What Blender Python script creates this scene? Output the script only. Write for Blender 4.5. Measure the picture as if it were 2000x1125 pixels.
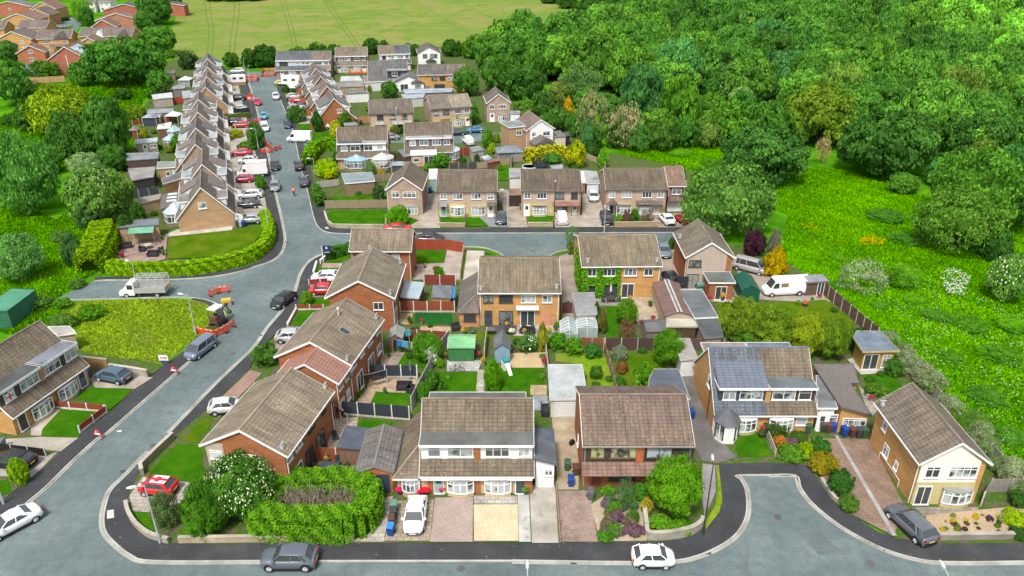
import bpy, bmesh, math, random
import numpy as np
from mathutils import Vector, Matrix
random.seed(7); rng=np.random.default_rng(7)
for o in list(bpy.data.objects): bpy.data.objects.remove(o)
scene=bpy.context.scene; COL=scene.collection
R=math.radians
# ---------------------------------------------------------------- camera, sky, sun, exposure
F_PX=1500.; PITCH=math.atan(740/1500.); CAM_H=47.
cam_d=bpy.data.cameras.new('camera'); cam=bpy.data.objects.new('camera',cam_d); COL.objects.link(cam)
cam.location=(0,0,CAM_H); cam.rotation_euler=(R(90)-PITCH,0,0)
cam_d.sensor_fit='HORIZONTAL'; cam_d.sensor_width=36; cam_d.lens=36*F_PX/2000.; cam_d.clip_end=6000; cam_d.clip_start=.5
scene.camera=cam
world=bpy.data.worlds.new('World'); scene.world=world; world.use_nodes=True
SUN_EL,SUN_AZ=58,200
nt=world.node_tree; nt.nodes.clear()
sky=nt.nodes.new('ShaderNodeTexSky'); sky.sky_type='NISHITA'; sky.sun_disc=False
sky.sun_elevation=R(SUN_EL); sky.sun_rotation=R(SUN_AZ); sky.dust_density=3.5; sky.air_density=1.0; sky.ozone_density=1.0
hs=nt.nodes.new('ShaderNodeHueSaturation'); hs.inputs['Saturation'].default_value=.45
bg=nt.nodes.new('ShaderNodeBackground'); bg.inputs[1].default_value=.085
wo=nt.nodes.new('ShaderNodeOutputWorld')
nt.links.new(sky.outputs[0],hs.inputs['Color']); nt.links.new(hs.outputs[0],bg.inputs[0]); nt.links.new(bg.outputs[0],wo.inputs[0])
sd=bpy.data.lights.new('sun','SUN'); sd.energy=1.5; sd.angle=R(10); sd.color=(1,.96,.9)
sun=bpy.data.objects.new('sun',sd); COL.objects.link(sun); sun.rotation_euler=(R(90-SUN_EL),0,R(180-SUN_AZ)); sun.location=(0,0,300)
vs=scene.view_settings; vs.view_transform='Standard'; vs.look='None'; vs.exposure=1.27; vs.gamma=1; vs.use_curve_mapping=False
scene.cycles.max_bounces=6; scene.cycles.diffuse_bounces=3; scene.cycles.transparent_max_bounces=8
scene.cycles.use_denoising=True
# ---------------------------------------------------------------- photo pixel -> place on the ground (flat estate, level survey)
_s,_c=math.sin(PITCH),math.cos(PITCH)
def P(px,py,h=0.):
    u=(px-1000)/F_PX; v=(py-562.5)/F_PX; t=(CAM_H-h)/(_s+v*_c)
    return Vector((t*u,t*(_c-v*_s),h))
def lin(c):
    if isinstance(c,str):
        c=[int(c[i:i+2],16)/255 for i in (0,2,4)]
        c=[x/12.92 if x<=.04045 else ((x+.055)/1.055)**2.4 for x in c]
    return tuple(c[:3])+(1.,)
def tag(o,label=None,cat=None,group=None,kind=None):
    if label:o['label']=label
    if cat:o['category']=cat
    if group:o['group']=group
    if kind:o['kind']=kind
    return o
def link(o,parent=None):
    COL.objects.link(o)
    if parent: o.parent=parent
    return o
def thing(name,label,cat,loc=(0,0,0),rz=0,group=None):
    o=bpy.data.objects.new(name,None); o.location=loc; o.rotation_euler=(0,0,rz); o.empty_display_size=.3
    link(o); return tag(o,label,cat,group)
def dup(src,parent=None):
    c=src.copy(); COL.objects.link(c)
    if parent: c.parent=parent
    for ch in src.children: dup(ch,c)
    return c
class MB:
    def __init__(s): s.v=[]; s.f=[]
    def poly(s,pts):
        n=len(s.v); s.v+= [tuple(p) for p in pts]; s.f.append(tuple(range(n,n+len(pts)))); return s
    def hexa(s,p):      # 8 points: bottom ring 4 (ccw from above), top ring 4
        n=len(s.v); s.v+=[tuple(q) for q in p]
        for f in ((3,2,1,0),(4,5,6,7),(0,1,5,4),(1,2,6,5),(2,3,7,6),(3,0,4,7)): s.f.append(tuple(n+i for i in f))
        return s
    def box(s,x0,x1,y0,y1,z0,z1):
        return s.hexa([(x0,y0,z0),(x1,y0,z0),(x1,y1,z0),(x0,y1,z0),(x0,y0,z1),(x1,y0,z1),(x1,y1,z1),(x0,y1,z1)])
    def prism(s,pts,z0,z1):
        if sum(pts[i][0]*pts[(i+1)%len(pts)][1]-pts[(i+1)%len(pts)][0]*pts[i][1] for i in range(len(pts)))<0: pts=pts[::-1]
        n=len(pts); b=len(s.v); s.v+=[(p[0],p[1],z0) for p in pts]+[(p[0],p[1],z1) for p in pts]
        s.f.append(tuple(b+i for i in range(n))[::-1]); s.f.append(tuple(b+n+i for i in range(n)))
        for i in range(n): j=(i+1)%n; s.f.append((b+i,b+j,b+n+j,b+n+i))
        return s
    def extr(s,prof,x0,x1,ax='x'):   # profile of (a,z) swept along an axis
        f=(lambda t,a,z:(t,a,z)) if ax=='x' else (lambda t,a,z:(a,t,z))
        n=len(prof); b=len(s.v); s.v+=[f(x0,*p) for p in prof]+[f(x1,*p) for p in prof]
        A=sum(prof[i][0]*prof[(i+1)%n][1]-prof[(i+1)%n][0]*prof[i][1] for i in range(n))
        fl=(A>0)==(ax=='x')
        def add(t): s.f.append(t if fl else t[::-1])
        add(tuple(b+i for i in range(n))[::-1]); add(tuple(b+n+i for i in range(n)))
        for i in range(n): j=(i+1)%n; add((b+i,b+j,b+n+j,b+n+i))
        return s
    def tube(s,a,b,r0,r1=None,n=8):
        r1=r0 if r1 is None else r1; a=Vector(a); b=Vector(b); d=(b-a).normalized()
        u=d.orthogonal().normalized(); w=d.cross(u); k=len(s.v)
        for c,r in ((a,r0),(b,r1)):
            for i in range(n):
                t=2*math.pi*i/n; s.v.append(tuple(c+(u*math.cos(t)+w*math.sin(t))*r))
        for i in range(n): j=(i+1)%n; s.f.append((k+i,k+j,k+n+j,k+n+i))
        s.f.append(tuple(k+i for i in range(n))[::-1]); s.f.append(tuple(k+n+i for i in range(n))); return s
    def path(s,pts,r,n=6):
        for a,b in zip(pts,pts[1:]): s.tube(a,b,r,r,n)
        return s
    def lathe(s,prof,n=12,c=(0,0)):
        k=len(s.v); m=len(prof)
        for r,z in prof:
            for i in range(n): t=2*math.pi*i/n; s.v.append((c[0]+r*math.cos(t),c[1]+r*math.sin(t),z))
        for a in range(m-1):
            for i in range(n): j=(i+1)%n; s.f.append((k+a*n+i,k+a*n+j,k+(a+1)*n+j,k+(a+1)*n+i))
        s.f.append(tuple(k+i for i in range(n))[::-1]); s.f.append(tuple(k+(m-1)*n+i for i in range(n))); return s
    def loft(s,secs,cap=True):
        k=len(s.v); n=len(secs[0])
        for q in secs: s.v+=[tuple(p) for p in q]
        for a in range(len(secs)-1):
            for i in range(n): j=(i+1)%n; s.f.append((k+a*n+i,k+a*n+j,k+(a+1)*n+j,k+(a+1)*n+i))
        if cap: s.f.append(tuple(k+i for i in range(n))[::-1]); s.f.append(tuple(k+(len(secs)-1)*n+i for i in range(n)))
        return s
    def mesh(s,name,mat,smooth=False):
        me=bpy.data.meshes.new(name); me.from_pydata(s.v,[],s.f)
        uv=me.uv_layers.new(name='uv'); co=np.array(s.v); d=np.zeros((len(me.loops),2))
        for p in me.polygons:
            n=p.normal; h=math.hypot(n.x,n.y)
            idx=list(p.vertices); q=co[idx]
            if h<.05: a=q[:,:2]
            else:
                u=np.array([-n.y/h,n.x/h,0]); w=np.cross(np.array(n),u); a=np.stack([q@u,q@w],1)
            d[p.loop_start:p.loop_start+p.loop_total]=a
        uv.data.foreach_set('uv',d.ravel())
        if smooth: me.polygons.foreach_set('use_smooth',[True]*len(me.polygons))
        me.materials.append(mat); return me
    def obj(s,name,mat,parent=None,loc=(0,0,0),rz=0,color=None,smooth=False):
        return put(name,s.mesh(name,mat,smooth),parent,loc,rz,color)
def put(name,me,parent=None,loc=(0,0,0),rz=0,color=None):
    o=bpy.data.objects.new(name,me); o.location=loc; o.rotation_euler=(0,0,rz)
    if color is not None: o.color=lin(color)
    return link(o,parent)
def crom(pts,k=5,closed=False):
    pts=[Vector(p).to_2d() for p in pts]; n=len(pts); out=[]
    for i in range(n if closed else n-1):
        g=lambda j: pts[j%n] if closed else pts[min(max(j,0),n-1)]
        a,b,c,d=g(i-1),g(i),g(i+1),g(i+2)
        for t in range(k):
            t/=k; out.append(.5*((2*b)+(c-a)*t+(2*a-5*b+4*c-d)*t*t+(3*b-a-3*c+d)*t**3))
    if not closed: out.append(pts[-1])
    return out
# ---------------------------------------------------------------- materials
class NT:
    def __init__(s,name):
        s.m=bpy.data.materials.new(name); s.m.use_nodes=True; s.t=s.m.node_tree; s.b=s.t.nodes['Principled BSDF']; s.out=s.t.nodes['Material Output']
    def n(s,typ,ins=None,**kw):
        k=s.t.nodes.new('ShaderNode'+typ)
        for a,b in kw.items(): setattr(k,a,b)
        for a,b in (ins or {}).items(): s.set(k,a,b)
        return k
    def set(s,k,a,b):
        if isinstance(b,bpy.types.NodeSocket): s.t.links.new(b,k.inputs[a])
        elif isinstance(b,bpy.types.Node): s.t.links.new(b.outputs[0],k.inputs[a])
        else: k.inputs[a].default_value=b
    def noise(s,scale,detail=4,vec=None,rough=.55,dist=0):
        k=s.n('TexNoise',{'Scale':scale,'Detail':detail,'Roughness':rough,'Distortion':dist})
        if vec is not None: s.set(k,'Vector',vec)
        return k.outputs[0]
    def ramp(s,f,stops):
        k=s.n('ValToRGB'); s.set(k,'Fac',f); e=k.color_ramp.elements
        while len(e)<len(stops): e.new(.5)
        for i,(p,c) in enumerate(stops):
            e[i].position=p; e[i].color=lin(c) if not isinstance(c,(int,float)) else (c,c,c,1)
        return k.outputs[0]
    def mix(s,f,a,b,mode='MIX'):
        k=s.n('Mix',data_type='RGBA',blend_type=mode)
        for nm,val in (('Factor',f),):
            if isinstance(val,bpy.types.NodeSocket): s.t.links.new(val,k.inputs[0])
            else: k.inputs[0].default_value=val
        for i,val in ((6,a),(7,b)):
            if isinstance(val,bpy.types.NodeSocket): s.t.links.new(val,k.inputs[i])
            else: k.inputs[i].default_value=lin(val)
        return k.outputs[2]
    def mapr(s,f,a,b,c=0.,d=1.):
        return s.n('MapRange',{'Value':f,'From Min':a,'From Max':b,'To Min':c,'To Max':d}).outputs[0]
    def math(s,op,a,b=0.):
        return s.n('Math',{0:a,1:b},operation=op).outputs[0]
    def objcol(s): return s.n('ObjectInfo').outputs['Color']
    def uv(s): return s.n('UVMap',uv_map='uv').outputs[0]
    def pos(s): return s.n('NewGeometry').outputs['Position']
    def scalev(s,v,sc): return s.n('Mapping',{'Vector':v,'Scale':sc}).outputs[0]
    def var(s,col,f,lo,hi):      # multiply a colour by a noise driven brightness
        k=s.n('HueSaturation',{'Color':col,'Value':s.mapr(f,.3,.7,lo,hi)}); return k.outputs[0]
    def bump(s,h,st=.3,dist=.05):
        k=s.n('Bump',{'Height':h,'Strength':st,'Distance':dist}); s.set(s.b,'Normal',k.outputs[0])
    def done(s,col,rough=.8,spec=.3):
        s.set(s.b,'Base Color',col); s.set(s.b,'Roughness',rough); s.b.inputs['Specular IOR Level'].default_value=spec; return s.m
M={}
def mk():
    t=NT('paint'); p=t.pos(); c=t.var(t.objcol(),t.noise(1.3,5,p),.88,1.1); M['paint']=t.done(c,.5,.4)
    t=NT('car_paint'); t.b.inputs['Coat Weight'].default_value=.7; t.b.inputs['Coat Roughness'].default_value=.05
    M['car']=t.done(t.objcol(),.33,.5)
    t=NT('dark_glass'); M['glass']=t.done(lin((.045,.052,.058)),.05,1.)
    t=NT('window_pane'); p=t.pos(); c=t.mix(t.mapr(t.noise(.9,2,p),.5,.62),t.objcol(),lin((.05,.055,.06))); M['pane']=t.done(c,.08,.6)
    t=NT('rubber'); M['rubber']=t.done(lin((.02,.02,.02)),.8,.2)
    t=NT('alloy'); M['alloy']=t.done(lin((.42,.43,.44)),.35,.5)
    # roof tiles: object colour, courses and columns from the slope's own metres, lichen blotches
    t=NT('roof_tile'); u=t.uv(); p=t.pos()
    br=t.n('TexBrick',{'Vector':u,'Color1':(1,1,1,1),'Color2':(.84,.84,.84,1),'Mortar':(.36,.34,.31,1),'Scale':1.,'Mortar Size':.028,'Mortar Smooth':.7,'Bias':0.,'Brick Width':.42,'Row Height':.36},offset=0.)
    c=t.mix(1.,t.objcol(),br.outputs[0],'MULTIPLY')
    st=t.noise(.9,6,t.scalev(u,(2.2,.35,1))); c=t.var(c,st,.6,1.2); c=t.var(c,t.noise(.28,4,p),.78,1.12)
    li=t.mapr(t.noise(7,5,p),.56,.68); lw=t.mapr(t.noise(.35,3,p),.42,.6); c=t.mix(t.math('MULTIPLY',t.math('MULTIPLY',li,lw),.55),c,'b3a878')
    dk=t.mapr(t.noise(2.7,4,p),.58,.72); c=t.mix(t.math('MULTIPLY',dk,.6),c,'4a3f38')
    t.bump(br.outputs[1],-.5,.03); M['tile']=t.done(c,.85,.25)
    # same lay, clean new tiles
    t=NT('roof_tile_new'); u=t.uv(); br=t.n('TexBrick',{'Vector':u,'Color1':(1,1,1,1),'Color2':(.9,.9,.9,1),'Mortar':(.35,.35,.37,1),'Scale':1.,'Mortar Size':.03,'Mortar Smooth':.6,'Bias':0.,'Brick Width':.6,'Row Height':.34},offset=0.)
    c=t.mix(1.,t.objcol(),br.outputs[0],'MULTIPLY'); c=t.var(c,t.noise(1.1,5,u),.85,1.12); t.bump(br.outputs[1],-.4,.03); M['tilenew']=t.done(c,.6,.4)
    t=NT('brick'); u=t.uv(); p=t.pos()
    br=t.n('TexBrick',{'Vector':u,'Color1':(1.12,1.1,1.08,1),'Color2':(.76,.74,.74,1),'Mortar':(.9,.86,.8,1),'Scale':1.,'Mortar Size':.012,'Bias':-.1,'Brick Width':.235,'Row Height':.08},offset=.5)
    c=t.mix(1.,t.objcol(),br.outputs[0],'MULTIPLY'); c=t.var(c,t.noise(.8,6,t.scalev(u,(.6,1.8,1))),.82,1.16)
    sp=t.mapr(t.noise(9,3,t.scalev(u,(.5,1.6,1))),.6,.72); c=t.mix(t.math('MULTIPLY',sp,.35),c,'5c3a2c'); M['brick']=t.done(c,.9,.2)
    t=NT('render'); p=t.pos(); u=t.uv(); c=t.var(t.objcol(),t.noise(.8,6,t.scalev(u,(2.,.4,1))),.9,1.06); M['render']=t.done(c,.85,.2)
    t=NT('cladding'); u=t.uv(); w=t.n('TexWave',{'Vector':u,'Scale':1.1,'Distortion':.0},wave_type='BANDS',bands_direction='Y',wave_profile='SAW')
    c=t.mix(t.mapr(w.outputs[1],.0,.12,.35,0),t.objcol(),(.1,.1,.1)); c=t.var(c,t.noise(.8,5,u),.9,1.06); M['clad']=t.done(c,.6,.3)
    t=NT('hung_tile'); u=t.uv(); br=t.n('TexBrick',{'Vector':u,'Color1':(1.1,1.1,1.1,1),'Color2':(.6,.6,.6,1),'Mortar':(.3,.3,.3,1),'Scale':1.,'Mortar Size':.02,'Bias':0.,'Brick Width':.17,'Row Height':.12})
    c=t.mix(1.,t.objcol(),br.outputs[0],'MULTIPLY'); M['hung']=t.done(c,.85,.2)
    t=NT('roof_felt'); p=t.pos(); c=t.var(t.objcol(),t.noise(.55,6,p),.72,1.25)
    w=t.mapr(t.noise(.3,4,p,dist=.6),.57,.63); c=t.mix(t.math('MULTIPLY',w,.5),c,'55524e'); gr=t.noise(22,2,p); c=t.var(c,gr,.9,1.1); M['felt']=t.done(c,t.mapr(w,0,1,.75,.35),.35)
    t=NT('timber'); u=t.uv(); w=t.n('TexWave',{'Vector':u,'Scale':2.2,'Distortion':.3},wave_type='BANDS',bands_direction='X',wave_profile='SAW')
    c=t.mix(t.mapr(w.outputs[1],.0,.15,.45,0),t.objcol(),(.05,.035,.025)); c=t.var(c,t.noise(1.2,6,t.scalev(u,(3,.5,1))),.78,1.18); M['wood']=t.done(c,.8,.2)
    t=NT('corrugated'); u=t.uv(); w=t.n('TexWave',{'Vector':u,'Scale':1.6},wave_type='BANDS',bands_direction='X')
    p=t.pos(); c=t.mix(t.mapr(w.outputs[1],.2,.0,0.,.4),t.objcol(),(.12,.12,.12)); c=t.var(c,t.noise(.7,6,p),.75,1.15); t.bump(w.outputs[1],.5,.06); M['corr']=t.done(c,.6,.4)
    # ground
    t=NT('asphalt'); p=t.pos(); c=t.ramp(t.noise(.13,6,p,dist=.4),[(.28,(.088,.118,.118)),(.5,(.118,.156,.155)),(.72,(.16,.205,.198))])
    c=t.var(c,t.noise(14,2,p),.8,1.18); c=t.var(c,t.noise(1.1,6,p,dist=.5),.82,1.12); st=t.mapr(t.noise(.8,4,p),.66,.72); c=t.mix(t.math('MULTIPLY',st,.45),c,(.07,.075,.07))
    cr=t.n('TexVoronoi',{'Vector':p,'Scale':.11},feature='DISTANCE_TO_EDGE').outputs[0]; c=t.mix(t.mapr(cr,.0,.006,.35,0),c,(.08,.085,.08))
    t.bump(t.noise(30,2,p),.15,.02); M['road']=t.done(c,.8,.35)
    t=NT('tarmac'); p=t.pos(); c=t.ramp(t.noise(.35,6,p),[(.3,(.03,.032,.034)),(.55,(.043,.046,.049)),(.75,(.068,.069,.068))]); c=t.var(c,t.noise(12,3,p),.8,1.2)
    w=t.mapr(t.noise(2.6,5,p),.66,.72); c=t.mix(t.math('MULTIPLY',w,.4),c,(.26,.25,.23)); M['pave']=t.done(c,.8,.35)
    t=NT('asphalt_patch'); p=t.pos(); c=t.ramp(t.noise(.6,5,p),[(.3,(.09,.118,.117)),(.7,(.125,.155,.152))]); c=t.var(c,t.noise(12,3,p),.85,1.15); M['tarpatch']=t.done(c,.85,.3)
    t=NT('concrete'); p=t.pos(); c=t.var(t.objcol(),t.noise(.5,7,p),.68,1.2); c=t.var(c,t.noise(9,3,p),.88,1.1)
    mo=t.mapr(t.noise(1.3,6,p),.58,.68); c=t.mix(t.math('MULTIPLY',mo,.4),c,'6f6a4a'); M['conc']=t.done(c,.85,.25)
    t=NT('paving'); p=t.pos(); br=t.n('TexBrick',{'Vector':p,'Color1':(1.08,1.08,1.08,1),'Color2':(.8,.8,.8,1),'Mortar':(.5,.48,.42,1),'Scale':1.,'Mortar Size':.025,'Brick Width':.62,'Row Height':.45})
    c=t.mix(1.,t.objcol(),br.outputs[0],'MULTIPLY'); c=t.var(c,t.noise(.6,6,p),.72,1.18); mo=t.mapr(t.noise(1.7,6,p),.58,.66); c=t.mix(t.math('MULTIPLY',mo,.45),c,'6b6e3c'); M['paving']=t.done(c,.85,.25)
    t=NT('block_paving'); p=t.pos(); br=t.n('TexBrick',{'Vector':p,'Color1':(1.1,1.08,1.06,1),'Color2':(.74,.72,.72,1),'Mortar':(.55,.5,.45,1),'Scale':1.,'Mortar Size':.012,'Brick Width':.22,'Row Height':.11})
    c=t.mix(1.,t.objcol(),br.outputs[0],'MULTIPLY'); c=t.var(c,t.noise(.7,6,p),.72,1.16); M['block']=t.done(c,.85,.25)
    t=NT('gravel'); p=t.pos(); c=t.var(t.objcol(),t.noise(11,3,p,rough=.7),.62,1.32); c=t.var(c,t.noise(.6,4,p),.88,1.1); t.bump(t.noise(16,3,p),.5,.05); M['gravel']=t.done(c,.9,.2)
    t=NT('soil'); p=t.pos(); c=t.ramp(t.noise(1.1,7,p),[(.28,(.075,.058,.04)),(.42,(.12,.10,.07)),(.5,(.06,.11,.015)),(.62,(.045,.115,.008)),(.75,(.19,.165,.12))]); c=t.var(c,t.noise(8,3,p),.8,1.2); M['soil']=t.done(c,.95,.1)
    def grass(nm,a,b,cc,sc1,sc2,extra=None):
        t=NT(nm); p=t.pos(); c=t.ramp(t.noise(sc1,6,p,dist=.3),[(.3,a),(.5,b),(.7,cc)]); c=t.var(c,t.noise(sc2,4,p,rough=.7),.7,1.28)
        if extra: c=extra(t,p,c)
        t.bump(t.noise(sc2*1.2,3,p),.6,.12); M[nm]=t.done(c,.95,.0)
    grass('lawn',(.025,.095,.003),(.036,.13,.004),(.065,.155,.006),.5,7.)
    grass('lawn_yellow',(.045,.115,.004),(.075,.14,.006),(.12,.155,.014),.4,7.)
    grass('turf_art',(.014,.085,.015),(.016,.095,.018),(.02,.10,.02),.5,6.)
    def mx(t,p,c):
        w=t.mapr(t.noise(.09,5,p,dist=.8),.5,.62); c=t.mix(t.math('MULTIPLY',w,.6),c,(.03,.11,.004))
        d=t.mapr(t.noise(.22,5,p),.6,.7); return t.mix(t.math('MULTIPLY',d,.5),c,(.12,.18,.02))
    grass('meadow',(.04,.16,.004),(.065,.23,.006),(.11,.29,.01),.16,3.2,mx)
    def vx(t,p,c):
        w=t.mapr(t.noise(.14,5,p,dist=.8),.48,.6); return t.mix(t.math('MULTIPLY',w,.7),c,(.17,.19,.035))
    grass('verge',(.09,.20,.008),(.15,.25,.012),(.24,.28,.03),.3,3.6,vx)
    def fx(t,p,c):
        w=t.mapr(t.noise(.06,6,t.scalev(p,(1,.6,1)),dist=.9),.44,.62); c=t.mix(t.math('MULTIPLY',w,.75),c,(.235,.225,.08))
        d=t.mapr(t.noise(.02,4,p),.5,.62); return t.mix(t.math('MULTIPLY',d,.5),c,(.11,.205,.03))
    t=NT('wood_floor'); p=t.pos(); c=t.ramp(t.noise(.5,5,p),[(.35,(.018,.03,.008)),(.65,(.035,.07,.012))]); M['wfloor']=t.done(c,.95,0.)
    t=NT('track'); p=t.pos(); c=t.ramp(t.noise(.4,4,p),[(.35,(.095,.15,.025)),(.65,(.14,.19,.04))]); M['track']=t.done(c,.9,.1)
    grass('field',(.115,.195,.03),(.16,.225,.042),(.21,.245,.06),.12,.9,fx)
    # foliage: object colour, a random tint per leaf clump, some light through the leaf
    t=NT('leaf'); a=t.n('Attribute',attribute_name='rnd').outputs['Fac']; oi=t.n('ObjectInfo'); c=t.n('HueSaturation',{'Color':oi.outputs['Color'],'Saturation':1.03,'Value':t.mapr(a,0,1,.62,2.75),'Hue':t.mapr(a,0,1,.506,.482)}).outputs[0]
    df=t.n('BsdfDiffuse',{'Color':c,'Roughness':.6}); tr=t.n('BsdfTranslucent',{'Color':c}); ms=t.n('MixShader',{0:.32,1:df.outputs[0],2:tr.outputs[0]})
    t.t.links.new(ms.outputs[0],t.out.inputs[0]); M['leaf']=t.m
    t=NT('bark'); p=t.pos(); c=t.ramp(t.noise(5,5,p),[(.3,(.07,.05,.035)),(.7,(.18,.14,.10))]); M['bark']=t.done(c,.9,.1)
    t=NT('plastic'); M['plastic']=t.done(t.objcol(),.4,.45)
    t=NT('polycarbonate'); p=t.pos(); c=t.var(t.objcol(),t.noise(.6,4,p),.8,1.1); M['poly']=t.done(c,.2,.5)
    t=NT('skin_tone'); M['skin']=t.done(lin((.5,.3,.22)),.6,.3)
mk()
# ---------------------------------------------------------------- house parts
WHITE=(.78,.78,.76); DARKF=(.06,.05,.045); PALEP=(.40,.44,.44); DARKP=(.05,.06,.065)
BUFF=(.52,.30,.115); PINK=(.50,.36,.27); REDB=(.345,.135,.06); BROWNB=(.30,.22,.17); CREAM=(.55,.44,.24)
T_BROWN=(.195,.163,.128); T_GREY=(.19,.175,.165); T_RED=(.30,.16,.115); T_SLATE=(.095,.11,.14); T_TAN=(.185,.148,.108); T_PINK=(.20,.145,.117); T_DARK=(.135,.12,.115)
FELT=(.14,.155,.16); FELTB=(.085,.10,.125); FELTL=(.27,.29,.29)
_mc={}
def cached(key,fn):
    if key not in _mc: _mc[key]=fn()
    return _mc[key]
def face_tf(w,d,face):
    return {'F':((0,0),0),'R':((w,0),R(90)),'K':((w,d),R(180)),'L':((0,d),R(270))}[face]
def on_face(o,w,d,face,u,z,out=0.):
    (x,y),a=face_tf(w,d,face); ca,sa=math.cos(a),math.sin(a)
    o.location=(x+u*ca+out*sa, y+u*sa-out*ca, z); o.rotation_euler=(0,0,a); return o
def win_mesh(w,h,n,top):
    m=MB(); f=.075
    m.box(-w/2,w/2,-.06,.05,0,f).box(-w/2,w/2,-.06,.05,h-f,h).box(-w/2,-w/2+f,-.06,.05,f,h-f).box(w/2-f,w/2,-.06,.05,f,h-f)
    for i in range(1,n): x=-w/2+w*i/n; m.box(x-f*.45,x+f*.45,-.05,.04,f,h-f)
    if top: m.box(-w/2+f,w/2-f,-.045,.035,h*.70,h*.70+f*.8)
    m.box(-w/2-.07,w/2+.07,-.13,-.061,-.055,.035)
    return m.mesh('window',M['paint'])
def window(par,W,D,face,u,z,w,h,n=2,fr=WHITE,pane=None,top=True,out=0.):
    me=cached(('w',round(w,2),round(h,2),n,top),lambda:win_mesh(w,h,n,top))
    o=on_face(put('window',me,par,color=fr),W,D,face,u,z,out)
    pm=cached(('p',round(w,2),round(h,2)),lambda:MB().box(-w/2+.04,w/2-.04,-.02,.04,.04,h-.04).mesh('pane',M['pane']))
    put('pane',pm,o,color=pane or random.choice([PALEP,(.30,.34,.34),(.16,.18,.19),DARKP])); return o
def door(par,W,D,face,u,w=.95,h=2.1,col=WHITE,fr=WHITE,z=.12,out=0.,glass=True):
    me=cached(('d',w,h),lambda:MB().box(-w/2+.08,w/2-.08,-.035,.04,.05,h-.07).mesh('door',M['paint']))
    o=on_face(put('door',me,par,color=col),W,D,face,u,z,out)
    fm=cached(('df',w,h),lambda:MB().box(-w/2,-w/2+.08,-.07,.04,0,h).box(w/2-.08,w/2,-.07,.04,0,h).box(-w/2+.08,w/2-.08,-.07,.04,h-.07,h).box(-w/2,w/2,-.16,-.071,0,.06).mesh('door_frame',M['paint']))
    put('door_frame',fm,o,color=fr)
    if glass: put('pane',cached(('dg',w,h),lambda:MB().box(-w/4,w/4,-.045,-.03,h*.55,h*.86).mesh('pane',M['glass'])),o)
    return o
def patio(par,W,D,face,u,w=1.7,h=2.1,fr=WHITE,z=.1,pane=DARKP): return window(par,W,D,face,u,z,w,h,2,fr,pane,False,.05 if face=='F' else 0.)
def garage_door(par,W,D,face,u,w=2.3,h=2.05,col=WHITE,z=.08):
    def f():
        m=MB().box(-w/2,w/2,-.03,.04,0,h)
        for i in range(1,8): m.box(-w/2+.04,w/2-.04,-.045,-.031,h*i/8-.11,h*i/8-.03)
        return m.mesh('garage_door',M['paint'])
    return on_face(put('garage_door',cached(('gd',w,h),f),par,color=col),W,D,face,u,z)
def bay(par,W,D,face,u,w=2.3,z=.55,h=1.35,roof=FELTL,fr=WHITE,pane=None,base=True,basecol=CREAM):
    n=4; pts=[]
    for i in range(n+1): t=i/n; pts.append((-w/2+w*t,-.12-.5*math.sin(math.pi*(.12+.76*t))))
    m=MB(); g=MB()
    for i in range(n+1): m.box(pts[i][0]-.05,pts[i][0]+.05,pts[i][1]-.05,pts[i][1]+.05,z,z+h)
    for i in range(n):
        a,b=pts[i],pts[i+1]
        for zz,t in ((z-.06,.12),(z+h*.68,.06),(z+h-.1,.12)):
            m.hexa([(a[0],a[1]-.04,zz),(b[0],b[1]-.04,zz),(b[0],b[1]+.06,zz),(a[0],a[1]+.06,zz),(a[0],a[1]-.04,zz+t),(b[0],b[1]-.04,zz+t),(b[0],b[1]+.06,zz+t),(a[0],a[1]+.06,zz+t)])
        g.hexa([(a[0],a[1],z),(b[0],b[1],z),(b[0],b[1]+.03,z),(a[0],a[1]+.03,z),(a[0],a[1],z+h),(b[0],b[1],z+h),(b[0],b[1]+.03,z+h),(a[0],a[1]+.03,z+h)])
    o=on_face(m.obj('bay_window',M['paint'],par,color=fr),W,D,face,u,0)
    g.obj('pane',M['pane'],o,color=pane or PALEP)
    rp=[(-w/2-.1,.05)]+[(x,y-.1) for x,y in pts]+[(w/2+.1,.05)]
    MB().prism(rp,z+h+.01,z+h+.11).obj('bay_roof',M['felt'],o,color=roof)
    if base: MB().prism([(-w/2,.05)]+[(x,y+.02) for x,y in pts]+[(w/2,.05)],0.02,z-.07).obj('bay_base',M['brick'],o,color=basecol)
    return o
def pitched(par,name,x0,x1,prof,mat,col,th=.1,oh=0):
    """sloping slab: prof = [(y_low,z_low),(y_high,z_high)]"""
    (y0,z0),(y1,z1)=prof; m=MB().hexa([(x0,y0,z0-th),(x1,y0,z0-th),(x1,y1,z1-th),(x0,y1,z1-th),(x0,y0,z0),(x1,y0,z0),(x1,y1,z1),(x0,y1,z1)])
    return m.obj(name,M[mat],par,color=col)
def gable_walls(w,d,he,hr,ridge,z0=0.):
    m=MB()
    if ridge=='x': m.extr([(0,z0),(d,z0),(d,he),(d/2,hr),(0,he)],0,w,'x')
    else: m.extr([(0,z0),(w,z0),(w,he),(w/2,hr),(0,he)],0,d,'y')
    return m
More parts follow.
